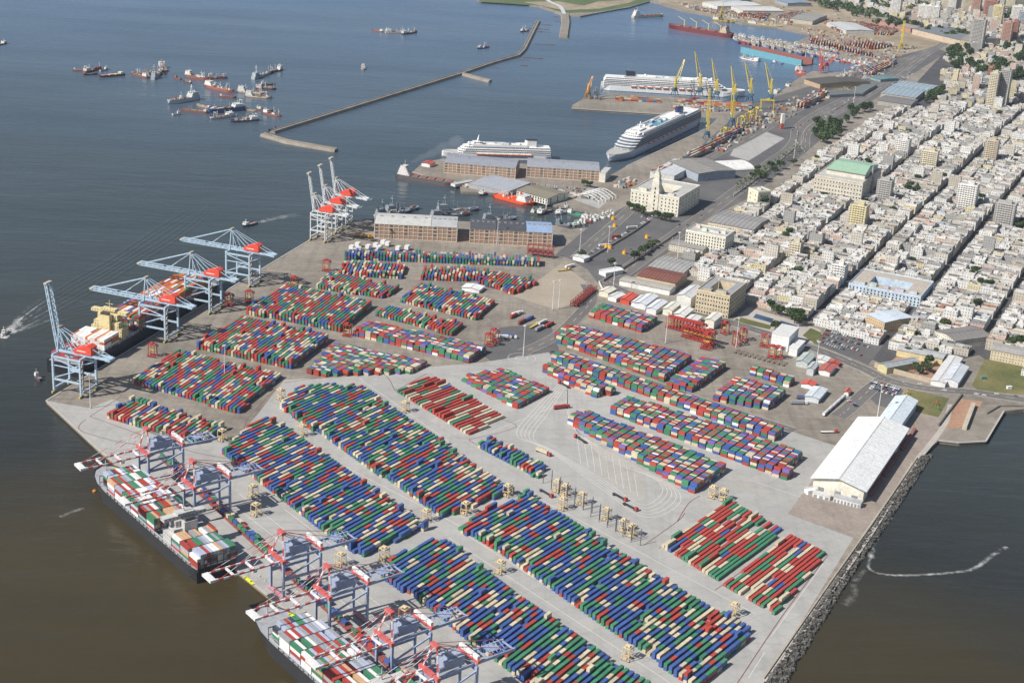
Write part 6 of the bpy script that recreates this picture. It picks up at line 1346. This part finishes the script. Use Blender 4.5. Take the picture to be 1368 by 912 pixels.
shed((1053,474), (1064,478), (1073,467), 8, 1, 'workshop_annex', 'white lean to on the right of the tall workshop', 'building', (.74, .75, .75), (.72, .72, .7), flat=True)
shed((1063,489), (1078,493), (1090,482), 6, 2, 'canopy_shed', 'grey green canopy over white tanks right of the workshop', wall=(.45, .5, .5), roof=(.42, .48, .46))
for a, b, c_, h, w, r, lab in [((1077,500),(1086,502),(1090,494),7,(.5,.52,.55),(.45,.48,.5),'grey booth under the light mast of the truck yard'), ((1093,500),(1108,505),(1117,496),5,(.72,.72,.7),(.45,.12,.1),'white container office with red stripe in the truck yard'), ((1070,517),(1086,521),(1088,516),4,(.75,.74,.74),(.6,.1,.07),'white hut with red roof at the truck yard'), ((1075,535),(1093,539),(1106,526),5,(.55,.6,.64),(.58,.64,.68),'pale blue open canopy of the truck yard'), ((1089,483),(1104,488),(1108,483),3,(.72,.72,.7),(.72,.72,.7),'long white cabin behind the truck yard'), ((1107,487),(1120,492),(1122,489),3,(.4,.08,.06),(.45,.09,.07),'red brown cabin along the road fence'), ((1127,528),(1133,530),(1135,526),4,(.7,.68,.66),(.55,.12,.08),'small red roofed gatehouse at the lot entrance'),
    ((617,386+2),(640,392),(641,386),4,(.8,.8,.8),(.8,.8,.79),'small white office among the old container blocks'), ((765,347),(780,351),(783,347),5,(.75,.75,.74),(.7,.7,.7),'white gate booth with arches by the round trees'), ((800,366),(809,370),(819,360),5,(.72,.74,.74),(.76,.78,.78),'small white roofed shed by the road wall'), ((602,244+4),(608,250),(614,240),4,(.6,.6,.6),(.5,.5,.5),'small shed at the pier by the bulk carrier'), ((563,222),(574,224),(576,220),5,(.75,.74,.73),(.45,.08,.06),'white pavilion with red roof at the pier head')]:
    shed(a, b, c_, h, 1.2, 'small_office', lab, 'shed', w, r)
shed((626,251), (679,262), (694,247), 6, 1.6, 'passenger_terminal', 'wide grey roofed passenger terminal behind the orange red ship', wall=(.35, .36, .38), roof=(.36, .38, .42), flat=True, over=2)
shed((690,263), (731,274), (742,262), 9, 2.4, 'arcade_building', 'white arcaded building with olive grey roof on the quay', 'building', (.72, .71, .62), (.22, .20, .15), along='x', extra=lambda t, L, D, s, h: windows(t, L, D, s, h, 2, 12, 3, wh=2.6, ww=2))
shed((868,238), (900,246), (926,228), 9, 1.2, 'customs_shed', 'flat pale shed right behind the customs building', wall=(.6, .6, .58), roof=(.52, .54, .56), flat=True)
shed((893,226), (932,243), (957,228), 12, 2, 'ribbed_shed', 'large grey shed with dark ribbed sawtooth roof beside the avenue', wall=(.33, .38, .44), roof=(.28, .27, .25), along='x', ribs=9)
# white vault
P = quad((930,222), (952,233), (981,217)); o, rz, L, D, s = local(P); t = thing('vaulted_hall', 'bright white barrel vaulted hall by the quay gantries', 'hall', o, rz); mb = MB(); n = 12
for k in range(n):
    a0, a1 = PI * k / n, PI * (k + 1) / n; p0 = (L / 2 - L / 2 * math.cos(a0), 4 + 6 * math.sin(a0)); p1 = (L / 2 - L / 2 * math.cos(a1), 4 + 6 * math.sin(a1)); mb.face([(p0[0], 0, p0[1]), (p1[0], 0, p1[1]), (p1[0], D * s, p1[1]), (p0[0], D * s, p0[1])], (.74, .74, .72))
mb.build('vault_roof', BLANK, t); mb = MB(); mb.prism([(0.3, .3 * s), (L - .3, .3 * s), (L - .3, (D - .3) * s), (.3, (D - .3) * s)], 0, 4, (.6, .6, .58)); mb.face([(L / 2 - L / 2 * math.cos(PI * k / n), .2 * s, 4 + 6 * math.sin(PI * k / n)) for k in range(n + 1)], (.6, .6, .58)); mb.build('wall', BLANK, t)
# exhibition frame hall
P = quad((768,264), (800,272), (812,262)); o, rz, L, D, s = local(P); t = thing('frame_hall', 'open white steel frame hall over a concrete slab', 'hall', o, rz)
for k in range(6):
    mb = MB(); y = D * k / 5 * s; Q = [(L * i / 8, y, 3 + 6 * math.sin(PI * i / 8)) for i in range(9)]; mb.bar((0, y, 0), Q[0], .6, .6, WT); mb.bar((L, y, 0), Q[-1], .6, .6, WT)
    for i in range(8): mb.bar(Q[i], Q[i + 1], .6, .6, WT)
    mb.build('arch', CLEAN, t)
mb = MB()
for i in (1, 3, 4, 5, 7): mb.bar((L * i / 8, 0, 3 + 6 * math.sin(PI * i / 8)), (L * i / 8, D * s, 3 + 6 * math.sin(PI * i / 8)), .4, .4, WT)
mb.build('purlin', CLEAN, t)
# red steel racks
for (a, b, n_, hh, lab) in [((704,342),(738,346),5,14,'red steel rack frames at the end of the long thin container row'), ((770,411),(797,388),8,6,'red steel gate frames by the gravel yard exit')]:
    A, B = g(*a), g(*b); t = thing('steel_rack', lab, 'rack', A, ang(A, B)); L = (B - A).length
    for k in range(n_ + 1): mb = MB(); [mb.bar((L * k / n_, y, 0), (L * k / n_, y, hh), .5, .5, (.30, .05, .04)) for y in (0, 7)]; mb.build('post', PAINT, t)
    mb = MB()
    for z in (hh * .3, hh * .6, hh): [mb.bar((0, y, z), (L, y, z), .5, .5, (.32, .05, .04)) for y in (0, 3.5, 7)]
    for k in range(n_): mb.box(L * (k + .5) / n_, 3.5, hh * .3 + .3, L / n_ * .7, 5, hh * .25, 0, (.30, .06, .05))
    mb.build('beams', PAINT, t)
# boat sheds, market, halls and other large roofs
for (A, B, C_, h, r, w, rf, al, rb, lab) in [
    ((850,378),(901,391),(912,379),9,2,(.50,.40,.26),(.22,.08,.06),'x',12,'long ochre shed with rusty red roof and blue patch'), ((827,381),(894,402),(898,396),6,1,(.74,.74,.72),(.4,.38,.34),'x',0,'long low white building along the lower road'), ((903,408),(922,414),(935,401),12,3,(.68,.68,.64),(.60,.62,.64),'y',6,'white hall with glass striped roof next to the bank'),
    ((866,362),(912,376),(930,362),6,1.5,(.5,.48,.44),(.35,.35,.34),'x',8,'grey shed roofs inland of the tree row'), ((893,334),(938,346),(942,340),8,1,(.6,.57,.48),(.28,.27,.26),'x',0,'long grey roofed barracks like wing'), ((945,296+9),(1005,318),(1022,303),9,2,(.62,.55,.42),(.30,.29,.29),'x',10,'old market hall with white ribbed skylights'),
    ((1074,112),(1095,119),(1121,103),9,2.5,(.46,.33,.21),(.085,.08,.07),'x',0,'ochre warehouse with dark roof by the corner basin'), ((1094,126),(1108,131),(1127,120),5,1,(.3,.32,.32),(.13,.145,.145),'x',0,'grey green canopy of the highway terminal'), ((1134,127),(1150,131),(1170,118),5,1,(.3,.34,.35),(.15,.17,.17),'x',0,'dark canopy roofs between the highways'), ((1162,106),(1176,110),(1184,104),5,1,(.2,.3,.3),(.12,.22,.24),'x',0,'dark teal canopy roof between the highways'),
    ((1176,131),(1222,142),(1240,128),9,2,(.5,.44,.36),(.28,.36,.42),'x',7,'blue grey sawtooth shed right of the highway, nearer'), ((1190,124),(1238,134),(1250,124),9,2,(.5,.44,.36),(.30,.38,.44),'x',7,'blue grey shed right of the highway, farther'), ((1172,140),(1216,151),(1222,144),8,2,(.4,.38,.34),(.18,.17,.17),'x',0,'dark roofed long shed below the blue grey ones'),
    ((1104,35),(1130,46),(1146,38),9,2,(.6,.6,.58),(.50,.52,.52),'x',0,'flat grey warehouse among far container yards'), ((1055,30),(1085,36),(1095,28),9,2,(.5,.46,.38),(.28,.28,.26),'x',0,'dark roofed warehouse in the far port'), ((938,8),(958,14),(978,2),10,2,(.66,.66,.64),(.58,.60,.60),'y',0,'white shed at the far quay, left'), ((976,14),(992,20),(1012,8),10,2,(.66,.64,.58),(.60,.60,.58),'y',0,'white shed at the far quay, right'), ((955,8),(975,12),(992,3),9,2,(.4,.42,.46),(.40,.42,.46),'y',0,'grey shed between the white far sheds'), ((1035,4),(1052,9),(1060,2),8,2,(.3,.35,.42),(.22,.28,.36),'x',0,'blue grey building in the far yards'),
    ((1163,30),(1216,44),(1222,38),10,2,(.42,.22,.16),(.36,.30,.26),'x',14,'long brick railway shed, left part'), ((1218,46),(1282,62),(1296,50),13,3,(.52,.42,.32),(.20,.22,.24),'x',16,'old railway terminus with long grey train shed roof'), ((1282,64),(1304,69),(1306,58),18,2,(.50,.42,.30),(.28,.26,.24),'x',0,'stone head building of the railway terminus'),
    ((1156,432+2),(1180,445),(1196,428),12,1,(.55,.40,.24),(.55,.62,.70),'x',0,'orange walled hall with a pale blue flat roof'), ((1248,452),(1275,466),(1294,445),9,2,(.62,.60,.52),(.22,.21,.2),'y',8,'white gabled hall with dark skylit roof'), ((1172,494),(1184,500),(1198,478),7,2,(.55,.50,.28),(.32,.34,.35),'y',6,'yellow gatehouse wing with curved grey roof by the road'),
    ((1197,475),(1258,489),(1262,482),7,1,(.60,.52,.30),(.42,.43,.44),'x',0,'long pale yellow building at the back of the walled garden'), ((1243,514),(1262,521),(1278,487),5,1,(.7,.7,.68),(.66,.66,.65),'y',0,'white roofed shed right of the walled garden'), ((1259,514),(1279,519),(1294,498),6,2,(.66,.68,.7),(.58,.62,.66),'y',4,'grey blue garage roofs by the football field'), ((1322,480),(1420,492),(1425,482),11,1,(.58,.50,.36),(.36,.35,.33),'x',0,'long ochre building above the football field')]:
    shed(A, B, C_, h, r, 'large_building', lab, 'building', w, rf, along=al, ribs=rb, over=.6, mat=WALL if h > 7.5 and r < 2.5 else BLANK)
# low walls
def wall_line(pts, h, w, col, label, name='boundary_wall', cat='wall'):
    mb = MB(); P = G(pts)
    for a, b in zip(P, P[1:]): mb.bar((a.x, a.y, h / 2), (b.x, b.y, h / 2), w, h, col)
    return tag(mb.build(name, BLANK), label, cat)
wall_line([(800,378),(806,390),(850,402),(905,417)], 3, .5, (.68, .67, .63), 'white boundary wall along the lower waterfront road')
wall_line([(785,348),(845,312),(868,296)], 2.5, .5, (.3, .29, .27), 'grey wall dividing the marina trailers from the harbour lot')
wall_line([(806,376),(870,336),(905,312)], 2.5, .5, (.3, .27, .24), 'dark wall between the harbour lot and the road')
wall_line([(1168,490),(1195,499),(1245,512)], 5, .8, (.45, .38, .28), 'tall tan stone wall of the garden beside the road')
wall_line([(1254,569),(1262,558),(1285,528)], 2, 1.2, (.12, .11, .10), 'dark sea wall end by the sandy pit')
wall_line([(1300,543),(1288,574)], 4, 4, (.48, .43, .34), 'thick stone mole wall between the sand pit and quay')
wall_line([(1366,543),(1335,543),(1318,553)], 1.5, 1.5, (.15, .14, .12), 'dark curved sea wall at the right edge')
wall_line([(1066,176),(1064,190),(1075,203)], 1.2, .4, (.5, .48, .44), 'low parapet on the highway bend')
wall_line([(980,262),(1035,222),(1066,194)], 2, .5, (.66, .64, .6), 'long white wall between palms and the earth strip')
wall_line([(1225,612),(1165,700),(1108,780),(1020,907)], 1.4, 1.0, (.40, .35, .28), 'low concrete parapet along the top of the rock armour', 'sea_parapet')
for i, (x0, y0, x1, y1) in enumerate([(1162,663,1178,640),(1180,637,1200,607),(1204,602,1222,575)]):
    wall_line([(x0, y0), (x1, y1)], 3, 2.6, (.28, .10, .08), 'line of rusty red wagons beside the white warehouse, ' + ['nearest stretch', 'middle stretch', 'farthest stretch'][i], 'rail_wagons', 'wagon')
# playground pieces
for (x, y, c, lab) in [(1211,527,(.7,.45,.03),'yellow slide frame in the playground by the road'), (1207,534,(.05,.3,.12),'green climbing frame in the playground corner'), (1252,548,(.05,.35,.12),'green frame at the right end of the playground'), (1250,541,(.6,.1,.05),'red swing frame in the playground')]:
    t = thing('climbing_frame', lab, 'play frame', g(x, y), .4); mb = MB()
    for a in (-2, 2):
        for b in (-2, 2): mb.bar((a, b, 0), (a * .5, b * .8, 4), .3, .3, c)
    mb.build('frame', CLEAN, t); mb = MB(); mb.bar((-1, -2, 3.9), (1, 2, 3.9), .4, .4, c); mb.bar((1, 0, 3.6), (5, 0, .2), 1.0, .15, c); mb.build('slide', CLEAN, t)
for (x, y, lab) in [(1313,506,'small teal hut on the football field edge'), (1348,519,'white van parked on the football field')]:
    t = thing('field_hut', lab, 'hut', g(x, y), .3); mb = MB(); c = (.12, .25, .24) if 'teal' in lab else WT; mb.box(0, 0, 0, 5, 2.6, 2.4, 0, c); mb.build('wall', CLEAN, t); mb = MB(); mb.box(0, 0, 2.4, 5.4, 3, .25, 0, c); mb.build('roof', CLEAN, t)
# yellow and orange buoys laid on the marina quay
for (x, y, lab) in [(819,293,'orange red buoy standing on the marina quay, farther'), (821,303,'big yellow buoy on the marina quay, nearer'), (834,365-26,'yellow machine in the harbour lot, right'), (810,331,'yellow float in the harbour lot, left of two'), (815,332,'yellow float in the harbour lot, right of two'), (864,318,'orange yellow float near the far wall of the harbour lot')]:
    t = thing('marker_buoy', lab, 'buoy', g(x, y)); mb = MB(); mb.cyl((0, 0, 0), (0, 0, 3.6), 2.6, 2.0, 10, (.75, .42, .02)); mb.build('float', CLEAN, t); mb = MB(); mb.cyl((0, 0, 3.6), (0, 0, 6), .9, .4, 6, (.7, .2, .03)); mb.build('tower', CLEAN, t)
# small white tents on the old yard behind the long row
for i, (x, y) in enumerate([(470,334),(479,336),(478,330),(492,333),(502,331),(507,334),(512,327),(518,329),(532,335),(544,334)]):
    p = g(x, y); t = thing('white_hopper', 'white hopper like block standing on the old yard behind the long thin row', 'hopper', p, rad(70), 'white hoppers behind the long thin row'); mb = MB(); mb.box(0, 0, 1.2, 6, 5, 4.6, 0, (.74, .74, .72), bottom=True); mb.build('bin', CLEAN, t); mb = MB()
    for a in (-2.6, 2.6):
        for b in (-2.1, 2.1): mb.bar((a, b, 0), (a, b, 1.3), .3, .3, (.3, .3, .3))
    mb.build('legs', CLEAN, t)
for i, (x, y) in enumerate([(477,316),(487,317),(495,318)]):
    t = thing('loader', 'orange yellow loader parked left of the brick warehouse, %s of three' % ['left', 'middle', 'right'][i], 'loader', g(x, y), .3); mb = MB(); mb.box(0, 0, 1, 6, 3, 2, 0, (.7, .35, .03), bottom=True); mb.box(-1, 0, 3, 2, 2.4, 2, 0, (.6, .3, .03)); mb.build('body', CLEAN, t); mb = MB(); mb.bar((2, 0, 2), (6, 0, 4), .8, .8, (.7, .35, .03)); mb.build('arm', CLEAN, t)
    for a in (-2, 2):
        for b in (-1.6, 1.6): mb = MB(); mb.cyl((a, b - .3, .9), (a, b + .3, .9), .9, .9, 10, (.03, .03, .03)); mb.build('wheel', RUBBER, t)
# gothic spire
p = g(1161,262); t = thing('church_spire', 'slender grey stone church spire below the green roofed bank', 'church tower', p, rad(64)); mb = MB(); mb.box(0, 0, 0, 7, 7, 18, 0, (.36, .34, .30)); mb.build('tower', BLANK, t); mb = MB(); mb.cyl((0, 0, 18), (0, 0, 46), 3.8, .2, 8, (.33, .33, .30)); mb.build('spire', BLANK, t); mb = MB()
for a in (-3, 3):
    for b in (-3, 3): mb.cyl((a, b, 18), (a, b, 23), .8, .05, 6, (.36, .34, .30))
mb.build('pinnacle', BLANK, t)
# white and red silo tower by the avenue
t = thing('silo_tower', 'white and red square tower beside the avenue palms', 'tower', g(1044,172), .3); mb = MB(); mb.box(0, 0, 0, 5, 5, 9, 0, (.45, .1, .06)); mb.build('base', CLEAN, t); mb = MB(); mb.box(0, 0, 9, 5.2, 5.2, 16, 0, (.74, .72, .68)); mb.build('shaft', CLEAN, t)
block((998,273-3), (1011,276), (1018,270), 20, 3, 'blank_tower', 'blank cream tower house beside the earth strip', (.70, .67, .52), 2, 2, huts=1)
# ------------------------------------------------------------------ apartment towers
WLC = {'white': (.72, .71, .68), 'cream': (.64, .58, .44), 'grey': (.42, .41, .39), 'brick red': (.36, .14, .09), 'pink brown': (.46, .27, .20), 'pale yellow': (.66, .58, .34), 'beige': (.52, .45, .34), 'blue grey': (.34, .38, .44)}
def apt(x, y, w, d, h, col, label, rz=64.5):
    p = g(x, y); t = thing('apartment_tower', label, 'apartment tower', p, rad(rz - 90)); c = WLC[col]; TAKEN.append([(p.x + a * w * .7, p.y + b * d * .7) for a, b in ((-1, -1), (1, -1), (1, 1), (-1, 1))])
    mb = MB(); mb.box(0, 0, 0, w, d, h, 0, c, top=(.4, .4, .38)); mb.build('wall', TOWER, t)
    mb = MB()
    for k in range(int(h / 3)): mb.box(0, -d / 2 - .5, 3 * k + 2.9, w * .7, 1.2, .9, 0, tuple(min(1, v * 1.12) for v in c), bottom=True)
    mb.build('balcony', BLANK, t)
    mb = MB(); mb.box(w * .1, 0, h, w * .35, d * .4, 4.5, 0, tuple(v * .9 for v in c)); mb.build('lift_house', BLANK, t)
    mb = MB()
    for a, b, s1, s2 in ((0, -d / 2 + .2, w, .4), (0, d / 2 - .2, w, .4), (-w / 2 + .2, 0, .4, d - .8), (w / 2 - .2, 0, .4, d - .8)): mb.box(a, b, h, s1, s2, 1.1, 0, c)
    mb.build('parapet', BLANK, t)
for a in [(1323,142,16,22,62,'cream','tall twin slab tower in the right hand blocks, cream half'), (1338,141,18,22,66,'grey','tall twin slab tower in the right hand blocks, grey half'), (1303,66,30,22,66,'grey','grey banded tower beside the trees behind the railway terminus'), (1343,58,22,24,48,'pink brown','pink brown tower pair, nearer left'), (1352,55,20,24,46,'brick red','pink brown tower pair, farther right'), (1331,33,24,22,46,'pale yellow','pale yellow tower alone near the upper right'), (1322,24,34,26,44,'brick red','wide red brown block near the top right'),
    (1196,20,24,24,44,'white','white tower left of the far park belt'), (1231,24,18,18,32,'white','white slab block above the park belt, left'), (1240,26,18,18,34,'white','white slab block above the park belt, middle'), (1249,27,18,18,34,'white','white slab block above the park belt, right'), (1139,5,16,16,30,'white','small white tower at the top edge, left'), (1306,115,14,14,24,'white','short white tower below the right hand trees'), (1324,103,14,14,20,'brick red','small brick red block among right hand trees'),
    (1262,10,20,20,44,'cream','first cream tower in the top row'), (1272,12,20,20,48,'white','white tower in the top row, second'), (1282,12,20,20,46,'white','white tower in the top row, third'), (1292,14,24,20,44,'beige','beige tower in the top row'), (1303,18,22,22,42,'pink brown','pink brown tower in the top row'), (1312,12,24,22,44,'white','white tower at the right of the top row'), (1358,30,30,22,40,'white','wide white block at the top right edge'), (1366,38,26,20,40,'blue grey','blue grey block cut by the right edge'), (1350,8,24,20,34,'cream','cream block near the top right corner'),
    (1218,8,18,18,32,'white','white tower by the top edge, right of the park'), (1240,6,22,18,36,'beige','beige tower by the top edge'), (1062,352-8,14,14,20,'cream','cream rooftop tower in the nearer old town'), (1205,207,20,18,26,'white','white taller block right of the green roof'), (1290,277,26,20,34,'white','white balconied apartment block in the middle right blocks'), (1322,215,20,18,34,'beige','beige tower by a long dark street'), (1340,300,26,18,30,'grey','grey block near the right edge'),
    (1240,225,24,16,28,'cream','cream taller block beside the dark street'), (1180,268,20,18,30,'grey','grey balconied block right of the spire'), (1145,303,22,18,30,'pale yellow','pale yellow banded block with a golden roof figure, below the spire'), (1120,372,16,16,18,'white','white tower house above the pale blue school')]: apt(*a)

# ------------------------------------------------------------------ the old town: blocks of party-wall houses
O = g(1095, 417); U1 = Vector((math.cos(rad(64.5)), math.sin(rad(64.5)), 0)); U2 = Vector((U1.y, -U1.x, 0)); RZ = rad(64.5)
CP = [(p.x, p.y) for p in G([(905,350),(945,303),(1010,269),(1060,241),(1083,218),(1128,190),(1190,146),(1240,148),(1255,141),(1330,146),(1640,150),(1640,545),(1420,520),(1315,476),(1240,470),(1170,476),(1178,462),(1104,440),(1090,428),(1060,425),(1010,412),(1000,400),(975,402),(905,352)])]
NOGO = [[(p.x, p.y) for p in G(q)] for q in ([(1083,196),(1088,176),(1122,168),(1128,186),(1110,198)], [(1000,436),(1010,408),(1070,424),(1080,445)], [(1186,486),(1205,468),(1264,482),(1245,510)], [(1120,172),(1130,146),(1168,146),(1150,162)])]
rh = random.Random(19)
ROOFC = [((.60, .60, .58), 'white'), ((.42, .415, .40), 'pale grey'), ((.25, .25, .245), 'grey'), ((.36, .32, .27), 'beige'), ((.12, .12, .12), 'dark'), ((.32, .16, .11), 'red brown'), ((.36, .42, .48), 'blue grey'), ((.70, .70, .69), 'bright white')]
RW = [20, 18, 22, 9, 16, 7, 5, 9]
WALLC = [((.66, .66, .64), 'white'), ((.54, .51, .45), 'cream'), ((.33, .33, .32), 'grey'), ((.46, .42, .35), 'sandy'), ((.55, .42, .35), 'pinkish'), ((.62, .56, .36), 'yellow')]
WW = [38, 20, 24, 10, 5, 3]
def wpick(L, W): return rh.choices(L, W)[0]
HS = []; GAPS = []
for bi in range(-4, 14):
    for bj in range(-3, 34):
        s0 = 88.0; x0 = bi * 86.7 + 5.5; x1 = (bi + 1) * 86.7 - 5.5; y0 = bj * s0 + 4.5; y1 = (bj + 1) * s0 - 4.5
        pc = O + U2 * ((x0 + x1) / 2) + U1 * ((y0 + y1) / 2)
        u, v = pix((pc.x, pc.y, 0))
        if not (880 < u < 1440 and 110 < v < 560): continue
        base = rh.choice([6, 7, 7.5, 8, 9, 10, 11.5])
        for ci in range(5):
            xa = x0 + (x1 - x0) * (0, .22, .41, .6, .79)[ci]; xb = x0 + (x1 - x0) * (.22, .41, .6, .79, 1)[ci]; y = y0; li = 0
            while y < y1 - 4:
                w = min(rh.choice([4.5, 5.5, 6.5, 8, 9, 12]), y1 - y); li += 1
                if y1 - y - w < 5: w = y1 - y
                cx, cy = (xa + xb) / 2, y + w / 2; p = O + U2 * cx + U1 * cy; y += w
                h = max(3.6, base * (rh.choice([.7, .85, .95, 1, 1, 1.05, 1.15, 1.3]) if ci in (0, 4) else rh.choice([.4, .5, .6, .75, .8, .9, 1.1]))); 
                if rh.random() < .012: h = rh.uniform(15, 25)
                gap = rh.random() < (.17 if ci in (1, 2, 3) else .03)
                if not inpoly(p.x, p.y, CP): continue
                if any(inpoly(p.x, p.y, q) for q in NOGO) or any(inpoly(p.x + a, p.y + b, q) for q in TAKEN for a, b in ((0, 0), (5, 0), (-5, 0), (0, 5), (0, -5))): continue
                if gap: GAPS.append((p.x, p.y)); continue
                HS.append((p.x, p.y, w, xb - xa, h, wpick(WALLC, WW), wpick(ROOFC, RW), bi, bj, ci, li))
def house_geo(mb, rf, ht, x, y, w, l, h, wc, rc_, rot, rr, fine):
    """one party-wall house: walls, sunken roof with parapet, rooftop clutter; local x = along the block depth"""
    ca, sa = math.cos(rot), math.sin(rot)
    T = lambda a, b: (x + a * ca - b * sa, y + a * sa + b * ca)
    pt = .35; ph = rr.choice([.4, .8, 1.0]); hx, hy = w / 2 - .02, l / 2 - .02
    mb.box(x, y, 0, 2 * hx, 2 * hy, h, rot, wc, top=rc_)
    if True:
        for a, b, c, d in ((0, -hy + pt / 2, 2 * hx, pt), (0, hy - pt / 2, 2 * hx, pt), (-hx + pt / 2, 0, pt, 2 * hy - 2 * pt), (hx - pt / 2, 0, pt, 2 * hy - 2 * pt)):
            q = T(a, b); mb.box(q[0], q[1], h, c, d, ph, rot, tuple(v * .95 for v in wc))
    if min(w, l) > 4.8:
        n = rr.choice([1, 2, 2, 3] if l > 12 else [0, 1, 1])
        for k in range(n):
            sw, sl = rr.uniform(2, min(5.5, w * .55)), rr.uniform(2, min(8, l * .4)); q = T(rr.uniform(-hx + sw / 2 + .6, hx - sw / 2 - .6), rr.uniform(-hy + sl / 2 + .6, hy - sl / 2 - .6)); e = rr.random(); c = rr.choice([wc, rc_, (.5, .49, .46), (.66, .65, .63), (.10, .10, .10), (.25, .24, .23)])
            ht.box(q[0], q[1], h + .02 * (k + 1), sw, sl, rr.uniform(.5, 3.4) if sum(c) > .5 else .25, rot, c, top=tuple(min(1, v * 1.1) for v in c))
for_sort = sorted(range(len(HS)), key=lambda i: HS[i][0] ** 2 + HS[i][1] ** 2)
inview = [i for i in for_sort if -2 < pix((HS[i][0], HS[i][1], HS[i][4] / 2))[0] < 1369]
near = set(inview[:262]); rest = MB(); nh = 0; seen = {}
STR = {-3: 'third street left of the pool square', -2: 'second street left of the pool square', -1: 'street behind the pool square', 0: 'street right of the pool square', 1: 'dark street above the car park', 2: 'street left of the football field', 3: 'rightmost street'}
ordw = ['', 'first', 'second', 'third', 'fourth', 'fifth', 'sixth', 'seventh', 'eighth', 'ninth', 'tenth', 'eleventh', 'twelfth', 'thirteenth', 'fourteenth', 'fifteenth', 'sixteenth']
for i in for_sort:
    x, y, w, l, h, (wc, wn), (rc_, rn), bi, bj, ci, li = HS[i]; rr = random.Random(i)
    if i in near:
        st = max(1, round(h / 3.6)); side = ('left side', 'inner left', 'middle', 'inner right', 'right side')[ci]
        lab = '%s %d-storey house, %s roof, %s lot %s, %s block along, %s inland' % (wn, st, rn, ordw[min(li, 16)], side, ordw[min(16, bi + 5)], ordw[min(16, max(1, bj + 4))])
        t = thing('town_house', lab, 'house', (x, y, 0), RZ, 'party wall houses of the old town'); mb = MB(); hb = MB()
        house_geo(mb, None, hb, 0, 0, w, l, h, wc, rc_, 0, rr, True); mb.build('wall', WALL, t)
        mb = MB(); mb.box(0, 0, h + .015, w - .8, l - .8, .004, 0, rc_); ro = mb.build('roof', ROOF, t)
        if hb.v: hb.build('rooftop_hut', BLANK, ro)
        # front door and cornice on the street sides
        if ci in (0, 4):
            sg = -1 if ci == 0 else 1; mb = MB(); mb.box(0, -sg * (l / 2 + .1), h - .5, w - .1, .35, .35, 0, tuple(min(1, v * 1.1) for v in wc)); mb.build('cornice', BLANK, t)
    else: house_geo(rest, None, rest, x, y, w, l, h, wc, rc_, RZ, rr, False)
o = struct(rest.build('old_town_houses', WALL), 'stuff'); o['label'] = 'the mass of pale flat roofed houses filling the old town'
print('houses', len(HS), 'near', len(near))
# suburb beyond: low houses and sheds, far and small
mb = MB(); rr = random.Random(8); SP_ = G([(1150,-25),(1300,0),(1368,25),(1640,60),(1640,150),(1330,146),(1255,138),(1262,100),(1285,90),(1262,80),(1300,60),(1240,42),(1190,20),(1090,-2),(1000,-25)]); xs = [p.x for p in SP_]; ys = [p.y for p in SP_]; fs = set()
PK = [G(b[0]) for b in belt[:1]]; cnt = 0
for _ in range(9000):
    x, y = rr.uniform(min(xs), max(xs)), rr.uniform(min(ys), max(ys))
    k = (int(x / 17), int(y / 17))
    if k in fs or not inpoly(x, y, SP_) or inpoly(x, y, PK[0]) or any(inpoly(x, y, q) for q in TAKEN): continue
    if rr.random() < .25: continue
    fs.add(k); cnt += 1; h = rr.choice([4, 5, 6, 7, 9, 12]) if rr.random() > .04 else rr.uniform(20, 36); wc = rr.choice(WALLC)[0]; rcx = rr.choice(ROOFC)[0]
    house_geo(mb, None, mb, k[0] * 17 + 8, k[1] * 17 + 8, rr.uniform(8, 16.5), rr.uniform(9, 16.5), h, wc, rcx, rr.choice([RZ, RZ, .1]) if False else rad(rr.choice([64.5, 64.5, 80])), rr, False)
struct(mb.build('suburb_houses', WALL), 'stuff'); print('suburb', cnt)
# scattered yard clutter of the far port: small stores and vehicles
mb = MB(); rr = random.Random(12); areas = [G(q) for q in ([(900,4),(1030,20),(1060,34),(1000,30),(938,17)], [(1060,34),(1200,60),(1230,62),(1180,90),(1120,70),(1085,48)], [(1130,92),(1210,70),(1190,96),(1150,110),(1115,108)], [(815,243),(850,238),(845,250),(825,252)], [(900,138),(1005,142),(1000,148),(935,150),(900,146)], [(1000,150),(1050,135),(1120,112),(1140,118),(1060,155),(1005,180)], [(940,192),(1000,160),(1040,150),(1030,165),(960,205)], [(620,244),(690,250),(800,262),(800,268),(690,256),(620,250)], [(1010,4),(1160,26),(1220,46),(1100,30)])]
for A_ in areas:
    xs = [p.x for p in A_]; ys = [p.y for p in A_]
    for _ in range(560 if len(A_) > 4 else 60):
        x, y = rr.uniform(min(xs), max(xs)), rr.uniform(min(ys), max(ys))
        if inpoly(x, y, A_) and not any(inpoly(x, y, q) for q in TAKEN): c = rr.choice([(.5, .5, .48), (.42, .40, .36), (.36, .13, .06), (.22, .22, .22), (.10, .13, .20), (.36, .26, .12), (.55, .54, .5), (.28, .25, .2)]); mb.box(x, y, .03, rr.uniform(3, 10), rr.uniform(2, 5), rr.uniform(1.2, 3.6), rad(rr.choice([62, -28, 70, 0])), c)
struct(mb.build('scattered_yard_goods', PAINT), 'stuff')
for q in rh.sample(GAPS, min(70, len(GAPS))): put_tree(q[0], q[1], rh.choice([0, 1]), 'green tree in a courtyard gap between old town houses', rh.uniform(.6, .95), 'courtyard trees of the old town', px=False)
place_containers()
